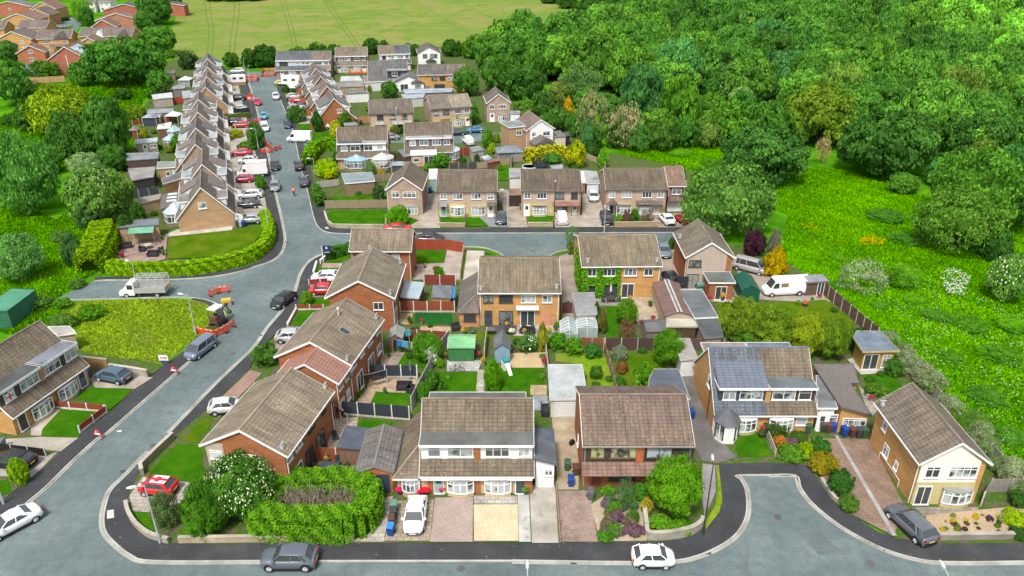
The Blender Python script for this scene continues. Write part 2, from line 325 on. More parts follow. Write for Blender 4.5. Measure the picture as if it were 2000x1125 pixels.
def gable_roof(par,w,d,he,hr,ridge,mat='tile',col=T_BROWN,oh=.4,ohg=.22,th=.13,barge=WHITE,gut=WHITE,ridgecap=True,cols=None,gables='LR'):
    """two slopes, ridge cap, bargeboards and gutters; cols=[(x_to,col)] splits the slopes along the ridge"""
    half=(d if ridge=='x' else w)/2; L=w if ridge=='x' else d; k=(hr-he)/half; ze=he-oh*k+.06; zr=hr+.06
    T=(lambda a,b,z:(a,b,z)) if ridge=='x' else (lambda a,b,z:(2*half-b,a,z))
    segs=cols or [(L,col)]; xa=-ohg; root=None
    for i,(xb,cc) in enumerate(segs):
        xe=L+ohg if i==len(segs)-1 else xb
        m=MB()
        for s in (0,1):
            y0=-oh if s==0 else 2*half+oh
            q=[T(xa,y0,ze),T(xe,y0,ze),T(xe,half,zr),T(xa,half,zr)] if s==0 else [T(xa,half,zr),T(xe,half,zr),T(xe,y0,ze),T(xa,y0,ze)]
            m.hexa([(p[0],p[1],p[2]) for p in q]+[(p[0],p[1],p[2]+th) for p in q])
        r=m.obj('roof',M[mat],par,color=cc); root=root or r; xa=xe
    if ridgecap:
        a=T(-ohg,half,zr+th-.03); b=T(L+ohg,half,zr+th-.03); MB().tube(a,b,.12,.12,6).obj('ridge_cap',M['conc'],root,color=tuple(min(1,c*1.15) for c in (cols[0][1] if cols else col)))
    if barge:
        for e,xx in (('L',-ohg-.035),('R',L+ohg)):
            if e not in gables: continue
            m=MB()
            for y0 in (-oh,2*half+oh):
                q=[T(xx,y0,ze-.12),T(xx+.035,y0,ze-.12),T(xx+.035,half,zr-.12),T(xx,half,zr-.12)]
                m.hexa([tuple(p) for p in q]+[(p[0],p[1],p[2]+.24) for p in q])
            m.obj('bargeboard',M['paint'],par,color=barge)
    if gut:
        for y0 in (-oh-.09,2*half+oh-.02):
            m=MB(); a=T(-ohg,y0,0); b=T(L+ohg,y0+.11,0); x0,x1=sorted((a[0],b[0])); y_0,y_1=sorted((a[1],b[1]))
            m.box(x0,x1,y_0,y_1,ze-.06,ze+.07); m.obj('gutter',M['paint'],par,color=gut)
    return root
def downpipe(par,x,y,z,col=WHITE): return MB().tube((x,y,.1),(x,y,z),.05,.05,6).obj('downpipe',M['paint'],par,color=col)
def house(name,label,A,B,he,d,rh,ridge='x',wall=PINK,roof=T_BROWN,w=None,ang=None,group=None,cat='house',cols=None,barge=WHITE,gut=WHITE,oh=.4,ohg=.22,wallmat='brick',tile='tile',mode='eave',dp=True,gables='LR'):
    """A,B: pixels of the wall's front corners at eaves height (or ground points when mode='base')"""
    hz=0. if mode=='base' else he-.12
    a=P(*A,hz); b=P(*B,hz) if B else None
    if ang is None: ang=math.degrees(math.atan2(b.y-a.y,b.x-a.x))
    if w is None: w=(b-a).to_2d().length
    if mode=='eave':
        sx,sy=(ohg,oh) if ridge=='x' else (oh,ohg); ca,sa=math.cos(R(ang)),math.sin(R(ang))
        a=Vector((a.x+sx*ca-sy*sa,a.y+sx*sa+sy*ca,0)); w-=2*sx; d-=2*sy
    t=thing(name,label,cat,(a.x,a.y,0),R(ang),group); 
    gable_walls(w,d,he,he+rh,ridge).obj('wall',M[wallmat],t,color=wall)
    gable_roof(t,w,d,he,he+rh,ridge,tile,roof,oh,ohg,.13,barge,gut,True,cols,gables)
    if dp:
        if ridge=='x': downpipe(t,.15,-.07,he-.1,gut or WHITE); downpipe(t,w-.15,-.07,he-.1,gut or WHITE)
        else: downpipe(t,-.07,.2,he-.1,gut or WHITE); downpipe(t,w+.07,.2,he-.1,gut or WHITE)
    return t,w,d
def dormer(par,W,D,side,x0,x1,col=WHITE,roof=FELT,y0=.85,zb=2.7,zt=5.0,depth=2.6,mat='clad',fascia=WHITE,wins=(),hung=None,oh=.28,slope=0.):
    """flat (or slightly sloping) roofed dormer on the front 'F' or back 'K' slope; wins=[(u from dormer left,w,h,n,frame)]"""
    g=bpy.data.objects.new('dormer',(MB().extr([(0,zb),(depth,zb),(depth,zt+slope),(0,zt)],0,x1-x0,'x') if slope else MB().box(0,x1-x0,0,depth,zb,zt)).mesh('dormer',M[mat])); link(g,par); g.color=lin(col)
    if side=='F': g.location=(x0,y0,0)
    else: g.location=(W-x0,D-y0,0); g.rotation_euler=(0,0,math.pi)
    L=x1-x0; r=MB().hexa([(-.12,-oh,zt+.005),(L+.12,-oh,zt+.005),(L+.12,depth,zt+.005+slope),(-.12,depth,zt+.005+slope),(-.12,-oh,zt+.13),(L+.12,-oh,zt+.13),(L+.12,depth,zt+.13+slope),(-.12,depth,zt+.13+slope)]).obj('dormer_roof',M['felt' if slope<.3 else 'tilenew'],g,color=roof)
    if fascia: MB().box(-.15,L+.15,-oh-.05,-oh-.002,zt-.1,zt+.16).box(-.16,-.122,-oh-.05,depth,zt-.08,zt+.15).box(L+.122,L+.16,-oh-.05,depth,zt-.08,zt+.15).obj('fascia',M['paint'],g,color=fascia)
    for q in wins:
        u,w,h,n,fr=q[:5]; zz=q[5] if len(q)>5 else zt-.25-h; pc=q[6] if len(q)>6 else None
        ax=x0+u if side=='F' else u
        if side=='F': o=window(par,W,D,'F',x0+u,zz,w,h,n,fr,pc,True,-y0)
        else: o=window(par,W,D,'K',x0+u,zz,w,h,n,fr,pc,True,-y0)
    return g
def chalet(name,label,o,ang,w,d,hr=7.1,hw=2.5,wall=PINK,roof=T_BROWN,group=None,cols=None,barge=WHITE,cat='house',oh=.35,wallmat='brick',tile='tile',gut=WHITE,ohg=.2):
    t=thing(name,label,cat,(o[0],o[1],0),R(ang),group)
    gable_walls(w,d,hw,hr,'x').obj('wall',M[wallmat],t,color=wall)
    gable_roof(t,w,d,hw,hr,'x',tile,roof,oh,ohg,.13,barge,gut,True,cols)
    return t
def flat_building(name,label,cat,pts,h,wall=BUFF,roof=FELT,wallmat='brick',fascia=WHITE,ov=.18,group=None,roofmat='felt',slope=None,z0=0.):
    """pts: photo pixels of the roof outline (at roof height h), any order round; returns (root, local pts)"""
    hs_=h if isinstance(h,(list,tuple)) else [h]*len(pts)
    W=[P(p[0],p[1],hh) for p,hh in zip(pts,hs_)]; c=sum(W,Vector())/len(W)
    t=thing(name,label,cat,(c.x,c.y,0),0,group); q=[(p.x-c.x,p.y-c.y) for p in W]
    n=len(q)
    if sum(q[i][0]*q[(i+1)%n][1]-q[(i+1)%n][0]*q[i][1] for i in range(n))<0: q=q[::-1]; hs_=hs_[::-1]
    def ring(off):
        out=[]
        for i in range(n):
            p0,p1,p2=Vector(q[i-1]),Vector(q[i]),Vector(q[(i+1)%n]); e1=(p1-p0).normalized(); e2=(p2-p1).normalized()
            n1=Vector((e1.y,-e1.x)); n2=Vector((e2.y,-e2.x)); b=(n1+n2); k=off/max(.3,(1+n1.dot(n2))); out.append((p1.x+b.x*k,p1.y+b.y*k))
        return out
    wi=ring(-ov)
    m=MB(); b=0; m.v=[(x,y,z0) for x,y in wi]+[(x,y,hh-.16) for (x,y),hh in zip(wi,hs_)]
    m.f=[tuple(range(n))[::-1],tuple(range(n,2*n))]+[(i,(i+1)%n,n+(i+1)%n,n+i) for i in range(n)]
    m.obj('wall',M[wallmat],t,color=wall)
    m=MB(); m.v=[(x,y,hh-.15) for (x,y),hh in zip(q,hs_)]+[(x,y,hh) for (x,y),hh in zip(q,hs_)]; m.f=[tuple(range(n))[::-1],tuple(range(n,2*n))]+[(i,(i+1)%n,n+(i+1)%n,n+i) for i in range(n)]
    r=m.obj('roof',M[roofmat],t,color=roof)
    if fascia:
        ro=ring(.04); m=MB()
        for i in range(n):
            j=(i+1)%n; a,bb,c2,d2=q[i],q[j],ro[j],ro[i]; ha,hb=hs_[i],hs_[j]
            m.hexa([(d2[0],d2[1],ha-.17),(c2[0],c2[1],hb-.17),(bb[0],bb[1],hb-.17),(a[0],a[1],ha-.17),(d2[0],d2[1],ha+.03),(c2[0],c2[1],hb+.03),(bb[0],bb[1],hb+.03),(a[0],a[1],ha+.03)])
        m.obj('fascia',M['paint'],r,color=fascia)
    return t,wi
def wall_feature(t,a,b,kind,u,z,w,h,col=WHITE,n=2,pane=None,fr=WHITE):
    """window / door on the straight wall from local point a to b (seen from outside a is on the left)"""
    a=Vector(a); b=Vector(b); d=(b-a); L=d.length; d.normalize(); ang=math.atan2(d.y,d.x)
    if kind=='win':
        o=window(t,L,1,'F',0,0,w,h,n,fr,pane)
    elif kind=='door': o=door(t,L,1,'F',0,w,h,col,fr)
    elif kind=='patio': o=window(t,L,1,'F',0,0,w,h,n,fr,pane or DARKP,False)
    else: o=garage_door(t,L,1,'F',0,w,h,col)
    p=a+d*u; o.location=(p.x,p.y,z); o.rotation_euler=(0,0,ang); return o
def front_edge(wi,t=None):
    """index pair of the wall edge facing the camera most squarely"""
    n=len(wi); best=None
    for i in range(n):
        a,b=Vector(wi[i]),Vector(wi[(i+1)%n]); e=(b-a)
        if e.length<.6: continue
        nn=Vector((e.y,-e.x)).normalized(); s=nn.dot(Vector((0,-1)))
        if best is None or s>best[0]: best=(s,wi[i],wi[(i+1)%n])
    return best[1],best[2]
def shed(label,A,B,he,d,rh=.5,ridge='y',wall=(.30,.2,.12),roof=FELT,group=None,name='shed',cat='shed',wallmat='wood',doorcol=None,roofmat='felt',barge=None,win=False,ang=None):
    t,w,d=house(name,label,A,B,he,d,rh,ridge,wall,roof,cat=cat,group=group,barge=barge,gut=None,oh=.12,ohg=.1,wallmat=wallmat,tile=roofmat,dp=False,ang=ang)
    if doorcol is not None:
        o=on_face(MB().box(-.45,.45,-.03,.02,0,1.75).obj('door',M['wood'],t,color=doorcol),w,d,'F',w/2,.1)
    if win: window(t,w,d,'F',w*.75,1.0,.6,.6,1,WHITE,DARKP,False)
    return t
def conservatory(label,c,ang,w,d,he=2.15,rh=.9,roof=(.5,.6,.62),frame=WHITE,blind=None,group='white conservatories with hipped glazed roofs'):
    """c: ground point of the middle of the house side; front bows out towards local -y"""
    t=thing('conservatory',label,'conservatory',(c[0],c[1],0),R(ang),group)
    pl=[(-w/2,0),(-w/2,-d*.62),(-w*.26,-d),(w*.26,-d),(w/2,-d*.62),(w/2,0)]
    MB().prism([(x*.98,y*.98) for x,y in pl],0,.6).obj('base_wall',M['brick'],t,color=BROWNB)
    fr=MB(); gl=MB()
    for i in range(5):
        a,b=Vector(pl[i]),Vector(pl[i+1]); L=(b-a).length; n=max(2,round(L/.7))
        for k in range(n+1):
            p=a.lerp(b,k/n); fr.box(p.x-.045,p.x+.045,p.y-.045,p.y+.045,.6,he)
        dd=(b-a).normalized(); nn=Vector((-dd.y,dd.x))*.05
        for z0,z1 in ((.58,.70),(he*.78,he*.78+.07),(he-.1,he+.06)):
            q=[a-nn,b-nn,b+nn,a+nn]; fr.hexa([(p.x,p.y,z0) for p in q]+[(p.x,p.y,z1) for p in q])
        nn*=.3; q=[a-nn,b-nn,b+nn,a+nn]; gl.hexa([(p.x,p.y,.6) for p in q]+[(p.x,p.y,he) for p in q])
    fr.obj('frame',M['paint'],t,color=frame); gl.obj('pane',M['pane'],t,color=blind or (.20,.24,.25))
    r=MB(); bars=MB(); e=[(x*1.05,y*1.05,he+.07) for x,y in pl]; hb=he+rh; ra=(0,-d*.45,hb); rb=(0,0,hb)
    faces=[[e[0],e[1],ra,rb],[e[1],e[2],ra],[e[2],e[3],ra],[e[3],e[4],ra],[e[4],e[5],rb,ra]]
    for f in faces: r.poly(f)
    for f in faces:
        for p in f[:2]: bars.tube(p,ra,.035,.035,4)
    for k in (.35,.7):
        for sx in (0,4):
            a=Vector(e[0 if sx==0 else 5]).lerp(Vector(e[1 if sx==0 else 4]),k); b=Vector(rb).lerp(Vector(ra),k); bars.tube(a,b,.03,.03,4)
    for k in (.25,.5,.75): bars.tube(Vector(e[2]).lerp(Vector(e[3]),k),ra,.03,.03,4)
    bars.tube(ra,rb,.06,.06,6); bars.lathe([(.05,hb),(.03,hb+.18),(.01,hb+.3)],6,(0,-d*.45))
    ro=r.obj('glass_roof',M['poly'],t,color=roof); bars.obj('glazing_bars',M['paint'],ro,color=frame); return t
# ---------------------------------------------------------------- ground sheets, walls, fences
def world(pts,z=0.,k=0,closed=True):
    w=[P(p[0],p[1],z) for p in pts]; return crom(w,k,closed) if k else [p.to_2d() for p in w]
def sheet(name,pts,z,mat,k=0,color=None,thick=0.,raw=False):
    w=[Vector(p).to_2d() for p in pts] if raw else world(pts,z,k)
    if thick: m=MB().prism([(p.x,p.y) for p in w],z-thick,z)
    else:
        q=[(p.x,p.y,z) for p in w]
        if sum(q[i][0]*q[(i+1)%len(q)][1]-q[(i+1)%len(q)][0]*q[i][1] for i in range(len(q)))<0: q=q[::-1]
        m=MB().poly(q)
    o=m.obj(name,M[mat],color=color); o['kind']='structure'; return o
def ribbon(name,pts,width,z0,z1,mat,k=4,color=None,raw=False,kind='structure',side=0.):
    w=[Vector(p).to_2d() for p in pts] if raw else [P(p[0],p[1],z1).to_2d() for p in pts]
    if k: w=crom(w,k)
    L=[];Rr=[]
    for i,p in enumerate(w):
        a=w[max(i-1,0)]; b=w[min(i+1,len(w)-1)]; d=(b-a).normalized(); n=Vector((-d.y,d.x)); L.append(p+n*(width/2+side)); Rr.append(p-n*(width/2-side))
    m=MB(); secs=[[(r.x,r.y,z0),(l.x,l.y,z0),(l.x,l.y,z1),(r.x,r.y,z1)] for l,r in zip(L,Rr)]
    m.loft([s[::-1] for s in secs]); o=m.obj(name,M[mat],color=color)
    if kind: o['kind']=kind
    return o
def garden_wall(label,pts,h=.6,width=.22,color=(.42,.36,.26),cap=(.5,.46,.38),mat='conc',k=0,name='garden_wall',cat='wall',group=None,z=.1):
    w=[P(p[0],p[1],z) for p in pts]; c=sum(w,Vector())/len(w); t=thing(name,label,cat,(c.x,c.y,0),0,group)
    q=[(p.x-c.x,p.y-c.y) for p in w]
    a=ribbon('wall',q,width,0,z+h,mat,k,color,True,None); a.parent=t
    b=ribbon('coping',q,width+.08,z+h+.002,z+h+.07,'conc',k,cap,True,None); b.parent=t; return t
def fence(label,pts,h=1.7,color=(.27,.085,.04),post=(.55,.53,.48),mat='wood',span=1.85,name='fence',cat='fence',group=None,gravel=True,postw=.12,z=.1,rail=False,raw=False,board=(.5,.48,.43)):
    w=[Vector((*p,z)) for p in pts] if raw else [P(p[0],p[1],z) for p in pts]; c=sum(w,Vector())/len(w); t=thing(name,label,cat,(c.x,c.y,0),0,group)
    w=[p-Vector((c.x,c.y,0)) for p in w]
    pm=cached(('post',h,postw),lambda:MB().box(-postw/2,postw/2,-postw/2,postw/2,0,h+.14).mesh('post',M['conc']))
    first=True
    for a,b in zip(w,w[1:]):
        L=(b-a).length; n=max(1,round(L/span)); ang=math.atan2(b.y-a.y,b.x-a.x); s=L/n
        def f():
            m=MB(); x1=s-postw/2+.01; g0=.26 if gravel else .06
            if rail:
                for zz in (h*.3,h*.62,h*.92): m.box(postw/2-.01,x1,-.02,.02,zz-.06,zz+.06)
            else:
                m.box(postw/2-.01,x1,-.02,.02,g0,h); m.box(postw/2-.01,x1,-.035,.035,h,h+.04); m.box(postw/2,x1,-.03,.03,h*.5,h*.5+.06)
            return m.mesh('panel',M[mat])
        me=cached(('pan',round(s,2),h,gravel,mat,rail),f)
        gm=cached(('gb',round(s,2)),lambda:MB().box(postw/2,s-postw/2,-.03,.03,.02,.25).mesh('gravel_board',M['conc']))
        for i in range(n):
            p=a.lerp(b,i/n); pn=put('panel',me,t,(p.x,p.y,z),ang,color)
            if gravel and not rail: put('gravel_board',gm,pn,color=board)
        for i in range(0 if first else 1,n+1):
            p=a.lerp(b,i/n); put('post',pm,t,(p.x,p.y,z-.05),ang,post)
        first=False
    return t
def drive(pts,mat='conc',color=(.3,.27,.23),z=.128,name='driveway',k=0): return sheet(name,pts,z,mat,k,color)
def lawn(pts,k=0,mat='lawn',z=.135,name='lawn'): return sheet(name,pts,z,mat,k)
# ================================================================ ground, roads, pavements
g=sheet('ground',[(-1500,-60),(1500,-60),(1500,2600),(-1500,2600)],-.02,'meadow',raw=True)
sheet('hayfield',[(345,-60),(352,0),(334,62),(340,100),(352,128),(420,122),(560,112),(700,104),(850,96),(950,72),(1060,48),(1140,26),(1108,8),(1075,-14),(1000,-60)],.0,'field',3)
RB_in=[(331,845),(380,794),(425,747),(462,712),(500,675),(522,642),(550,609),(576,573),(587,538),(600,516),(620,501),(656,488)]
BL=[(620,1095),(500,1095),(301,1095),(256,1084),(220.5,1056),(205.5,1036),(202,1013),(207,983),(218,956),(246,928),(291,881)]
GK=[(1000,1094),(1233,1097),(1321,1094),(1376,1080),(1426,1053),(1451,1023),(1459,993),(1456,956),(1446,936),(1439,928)]
GR=[(1500,927),(1554,928),(1565,953),(1588,983),(1630,1018),(1675,1046),(1726,1071),(1788,1090),(1851,1097),(2000,1096),(2120,1094)]
DL=[(370,704),(332,737),(280,782),(210,843),(190,855),(140,900),(88,951),(50,983),(0,1028),(-70,1090),(-140,1160)]
FB=[(105,586),(175,584),(325,580),(375,581),(405,586),(425,595),(437,607),(442,622),(435,636),(422,650),(400,674)]
FT=[(185,548),(215,546),(300,546),(375,543),(425,538),(475,528),(500,519),(525,511),(545,498),(554,478),(554,456),(546,416),(537,378),(525,313),(513,265),(497,200),(484,160)]
CF=[(539,172),(550,200),(571,252),(580,290),(589,332),(599,366),(612,421),(622,443),(640,453),(687,456),(812,455),(1000,454.5),(1312,453.5),(1400,453)]
CN=[(700,484),(800,481),(910,481),(945,483),(970,491),(987,503),(990,518),(1069,518),(1069,504),(1085,493),(1112,487),(1200,479),(1290,474),(1400,472)]
# carriageways (each its own sheet, 4 mm apart where they overlap)
sheet('road',[(-300,1300),(-140,1160),(-70,1090)]+DL[::-1][2:]+[(400,674)]+FB[::-1][1:4]+[(500,560),(545,498)]+[(600,516)]+RB_in[::-1][3:]+BL[::-1]+GK+GR+[(2120,1300)],.020,'road')
sheet('road',FB[:4][0:1]+[(175,584),(325,580),(375,581),(405,586),(425,595),(500,640),(590,530),(545,498),(525,511),(500,519),(475,528),(425,538),(375,543),(300,546),(215,546),(185,548)],.024,'road')
sheet('road',FT[6:]+[(474,152),(470,140),(545,139),(560,148),(539,172)]+CF[1:8]+[(656,488),(620,501),(590,536),(520,545)],.028,'road')
sheet('road',[(622,443),(640,453)]+CF[9:]+CN[::-1]+[(656,488),(620,501)],.032,'road')
sheet('road',[(576,292),(576,268),(600,281),(650,279),(700,272),(770,270),(860,263),(905,262),(990,258),(990,272),(940,275),(900,280),(780,279),(655,285),(610,292),(588,304)],.036,'road')
sheet('road',[(470,140),(480,150),(480,158),(440,152),(420,148),(430,139)],.034,'road')
# pavements: raised slabs
PV=[]
def pavement(inner,outer): PV.append(sheet('pavement',inner+outer[::-1],.115,'pave',thick=.2))
PO=[(500,1061),(338,1061),(313,1056),(288,1046),(266,1028),(251,1003),(247,983),(253,961),(276,916),(338,854)]
pavement([(1000,1094)]+BL+RB_in,[(1000,1060)]+PO+[(400,803),(440,765),(487,722),(500,691),(545,644),(561,634),(577,602),(595,577),(605,560),(610,536),(622,513),(637,501),(662,491)])
pavement(GK+[(1500,927)],[(1000,1060),(1266,1058),(1313,1055),(1351,1047),(1373,1033),(1401,1006),(1411,983),(1409,961),(1398,928),(1391,906),(1430,905),(1500,903)])
pavement(GR,[(1500,903),(1575,908),(1598,936),(1625,976),(1663,1006),(1715,1038),(1751,1051),(1831,1061),(2000,1060),(2120,1058)])
pavement(DL,[(385,655),(367,680),(317,714),(297,734),(262,762),(215,804),(163,843),(125,876),(80,918),(33,956),(0,980),(-60,1030),(-140,1095)])
pavement(FT,[(185,541),(215,540),(300,540),(375,537),(425,531),(475,521),(507,510),(520,495),(532,478),(537,456),(532,431),(519,391),(507,326),(497,290),(487,250),(474,200),(466,165)])
pavement(CF,[(548,165),(560,200),(582,252),(596,290),(610,348),(620,381),(635,416),(642,441),(660,446.5),(750,447),(825,446.5),(1000,445.5),(1312,444),(1400,444)])
pavement(FB[3:],[(375,584),(398,589),(412,597),(424,609),(429,622),(424,636),(413,648),(392,664)])
# kerbs and the pale channel beside them
for i,L in enumerate((BL[::-1]+[(1000,1094.5)],RB_in,GK+[(1500,927)],GR,DL,FB,FT,CF,CN[:7],CN[7:])):
    ribbon('kerb',L,.16,-.02,.132,'conc',4,(.40,.39,.35))
    sdn=1 if i in (4,) else 1
for i,(L,sg) in enumerate(((BL,1),(RB_in,1),(GK,-1),(GR,-1),(DL,1),(FT,-1),(CF,1))):
    ribbon('gutter_channel',L,.26,.0,.044+.001*i,'conc',4,(.34,.34,.30),side=sg*.24)
# estate plots under the gardens
sheet('garden_ground',[(500,1061),(338,1061),(288,1046),(251,1003),(247,983),(253,961),(276,916),(338,854),(400,803),(487,722),(545,644),(577,602),(605,560),(622,513),(662,491),(700,487),(910,484),(945,487),(985,506),(990,520),(1069,520),(1085,497),(1112,490),(1290,478),(1450,478),(1620,548),(1700,645),(1790,740),(1900,850),(2010,950),(2010,1060),(1831,1061),(1751,1051),(1663,1006),(1625,976),(1575,908),(1500,903),(1391,906),(1398,928),(1409,961),(1411,983),(1373,1033),(1313,1055),(1266,1058)],.100,'soil')
sheet('garden_ground',[(660,446.5),(750,447),(1000,445.5),(1312,444),(1370,444),(1345,325),(1240,305),(1180,300),(1165,280),(1110,235),(1010,205),(930,120),(870,92),(640,92),(545,100),(535,150),(560,200),(582,252),(576,268),(610,348),(635,416)],.015,'soil')
sheet('garden_ground',[(507,510),(532,478),(537,456),(519,391),(507,326),(487,250),(466,165),(440,140),(395,112),(330,118),(300,180),(250,250),(230,330),(215,400),(222,440),(215,512),(300,512)],.012,'soil')
sheet('garden_ground',[(-60,1030),(0,980),(80,918),(163,843),(262,762),(317,714),(300,708),(260,700),(170,690),(100,640),(-80,690)],.09,'soil')

# wear on the roads: trench scars, resurfaced patches, ironwork
for pts,z in (([(300,1096),(306,1100),(240,1040),(236,1034)],.03),([(700,1100),(704,1097),(990,1098),(990,1101)],.03),([(1560,1040),(1600,1035),(1640,1075),(1600,1085)],.03),([(470,640),(488,632),(500,650),(478,662)],.034),([(528,300),(545,298),(549,318),(531,320)],.038),([(540,250),(552,249),(555,262),(543,263)],.038),([(1010,470),(1050,468),(1056,480),(1014,482)],.038),([(500,560),(530,540),(536,546),(508,566)],.036)): sheet('road_patch',pts,z,'tarpatch')
for x,y in ((455,690),(560,480),(300,870),(1520,1010),(900,1110),(560,330),(548,232),(1040,490),(700,468),(1310,1105),(1700,1100)):
    w=P(x,y,.04); MB().lathe([(.33,.03),(.33,.048)],14,(w.x,w.y)).obj('manhole_cover',M['conc'],color=(.10,.10,.095))['kind']='structure'
for x,y in ((826,1092),(1120,1096),(1383,1077),(1730,1070),(240,917),(512,652),(560,470),(700,457),(1150,456)):
    w=P(x,y+3,.05); MB().box(w.x-.25,w.x+.25,w.y-.17,w.y+.17,.02,.052).obj('drain_grate',M['conc'],color=(.06,.06,.055))['kind']='structure'
# ================================================================ bottom row
GS='semi-detached pairs with brown tiled roofs'
def piers(t,W,D,items,col=REDB,mat='brick',name='brick_pier'):
    for face,u,w,z0,z1,out in items: on_face(MB().box(-w/2,w/2,-.09,.02,z0,z1).obj(name,M[mat],t,color=col),W,D,face,u,0,out)
# --- white dormer pair at the bottom centre
o=P(822,931,2.3); X0=o.x; W,D=9.8,9.2
t=chalet('semi_detached_house','pair with long white dormer and stained flat dormer roof, white hatchback on drive',(X0,o.y+.35),0,W,D,7.0,2.5,CREAM,T_TAN,ohg=.15)
dormer(t,W,D,'F',0,W,WHITE,(.12,.125,.12),.72,2.85,4.95,2.4,'clad',WHITE,[(1.15,1.15,1.05,1,WHITE),(3.45,2.3,1.05,2,WHITE),(6.7,2.15,1.05,3,WHITE),(9.05,1.0,1.0,2,WHITE)])
dormer(t,W,D,'K',.6,W-.2,WHITE,(.10,.10,.10),.9,2.85,5.0,2.6,'clad',WHITE,[(2,1.5,1,2,WHITE),(7,1.5,1,2,WHITE)])
piers(t,W,D,[('F',4.9,.62,2.7,4.8,-.72)]); piers(t,W,D,[('F',.75,.45,.1,2.3,0),('F',9.45,.7,.1,2.3,0),('F',4.95,.5,.1,2.3,0)])
door(t,W,D,'F',1.5,.95,2.1,(.28,.47,.40)); bay(t,W,D,'F',3.45,2.3,.55,1.4); bay(t,W,D,'F',6.75,2.3,.55,1.4); door(t,W,D,'F',8.75,.95,2.1,(.05,.07,.09))
m=MB(); m.v=[(-2.55,-.4,2.05),(.0,-.4,2.05),(0,2.2,4.35),(0,7.6,4.35),(-2.55,7.6,2.05)]; m.f=[(0,1,2),(0,2,3,4)]; m.obj('side_roof',M['tile'],t,color=T_TAN)
MB().box(-2.2,-.02,.0,7.4,0,2.15).obj('side_wall',M['brick'],t,color=CREAM); bay(t,W,D,'F',-.95,1.5,.7,1.2)
MB().tube((-2.55,-.4,2.08),(0,2.2,4.38),.07,.07,6).obj('hip_cap',M['conc'],t,color=(.36,.27,.2))
MB().box(-2.5,-.25,-.5,-.42,1.97,2.1).box(0,W,-.5,-.42,1.97,2.1).obj('fascia',M['paint'],t,color=WHITE)
t,wi=flat_building('side_extension','white rendered lean-to with slate-blue roof joined to white dormer pair','house extension',[(1043,895),(1087,906),(1081,838),(1041,834)],[3.55,2.95,2.95,3.55],WHITE,(.10,.12,.145),'render',(.1,.11,.12))
a,b=front_edge(wi); wall_feature(t,a,b,'win',1.15,1.5,.75,.7,n=2)
# --- brown hung tile pair
t,W,D=house('semi_detached_house','pair with dark hung-tile upper storey and pinkish roof, round tree in front',(1138,873),(1357,873),4.9,9.4,2.05,'x',REDB,T_PINK,group=None,gut=(.3,.28,.26),ohg=.12,oh=.35,barge=WHITE)
on_face(MB().box(0,W,-.05,.01,2.9,4.85).obj('hung_tiles',M['hung'],t,color=(.11,.085,.075)),W,D,'F',0,0)
for u,w,n,fr,pc in ((1.25,1.25,2,(.16,.09,.05),(.40,.44,.20)),(3.55,2.3,3,(.16,.09,.05),(.42,.44,.24)),(6.7,2.3,2,(.05,.05,.045),(.42,.48,.50)),(9.1,1.3,2,DARKF,DARKP)): window(t,W,D,'F',u,3.35,w,1.15,n,fr,pc,False,.05)
piers(t,W,D,[('F',5.0,.7,2.9,4.8,.05)],(.50,.15,.07))
pitched(t,'skirt_roof',-.1,W+.1,[(-1.15,2.25),(.02,2.95)],'tile',(.27,.17,.135)); piers(t,W,D,[('F',.35,.6,.1,2.3,0)])
door(t,W,D,'F',1.3,.9,2.0,(.16,.04,.03),(.2,.06,.04)); window(t,W,D,'F',3.6,.8,2.4,1.3,3,DARKF,DARKP); window(t,W,D,'F',6.8,.8,2.3,1.3,3,DARKF,DARKP); window(t,W,D,'L',4.2,1.2,.7,1.1,1,WHITE)
# --- slate / tan chalet pair on the right
o=P(1398,812,2.3); W,D=9.9,9.3
t=chalet('semi_detached_house','pair, half blue slate roof and half weathered tan, white glazed porch',(o.x,o.y+.35),0,W,D,7.0,2.5,BUFF,T_SLATE,cols=[(5.,(.125,.145,.18)),(9.9,T_TAN)],ohg=.12)
dormer(t,W,D,'F',.35,5.0,(.05,.06,.075),(.135,.155,.195),.72,2.85,4.85,3.3,'clad',WHITE,[(1.05,1.25,1.15,2,WHITE),(3.2,2.3,1.15,2,WHITE)],slope=1.35)
dormer(t,W,D,'F',5.35,W-.1,(.10,.085,.075),(.12,.145,.15),.72,2.85,4.85,2.3,'hung',WHITE,[(1.4,2.3,1.15,2,WHITE),(3.5,1.25,1.15,1,WHITE)])
dormer(t,W,D,'K',.4,4.8,(.06,.07,.085),(.14,.16,.19),.9,2.85,5.2,3,'clad',WHITE); dormer(t,W,D,'K',5.2,9.6,BROWNB,(.24,.2,.18),.9,2.85,5.2,3,'clad',WHITE)
piers(t,W,D,[('F',5.2,.5,2.6,4.75,-.7)],BUFF); window(t,W,D,'L',6.2,3.4,1.,1.3,1,WHITE); MB().tube((-.1,2.2,.2),(-.1,2.2,4.6),.05,.05,6).obj('downpipe',M['paint'],t,color=DARKF)
bay(t,W,D,'F',3.0,2.3,.5,1.35,roof=WHITE); bay(t,W,D,'F',6.6,2.3,.5,1.35,roof=WHITE); window(t,W,D,'F',8.7,.9,1.1,1.2,1,WHITE)
hx=[(-.1,-.2),(-.1,-1.2),(.45,-1.95),(1.6,-1.95),(2.15,-1.2),(2.15,-.2)]
p=MB().prism(hx,0,.5).obj('porch',M['paint'],t,color=WHITE)
m=MB(); g=MB()
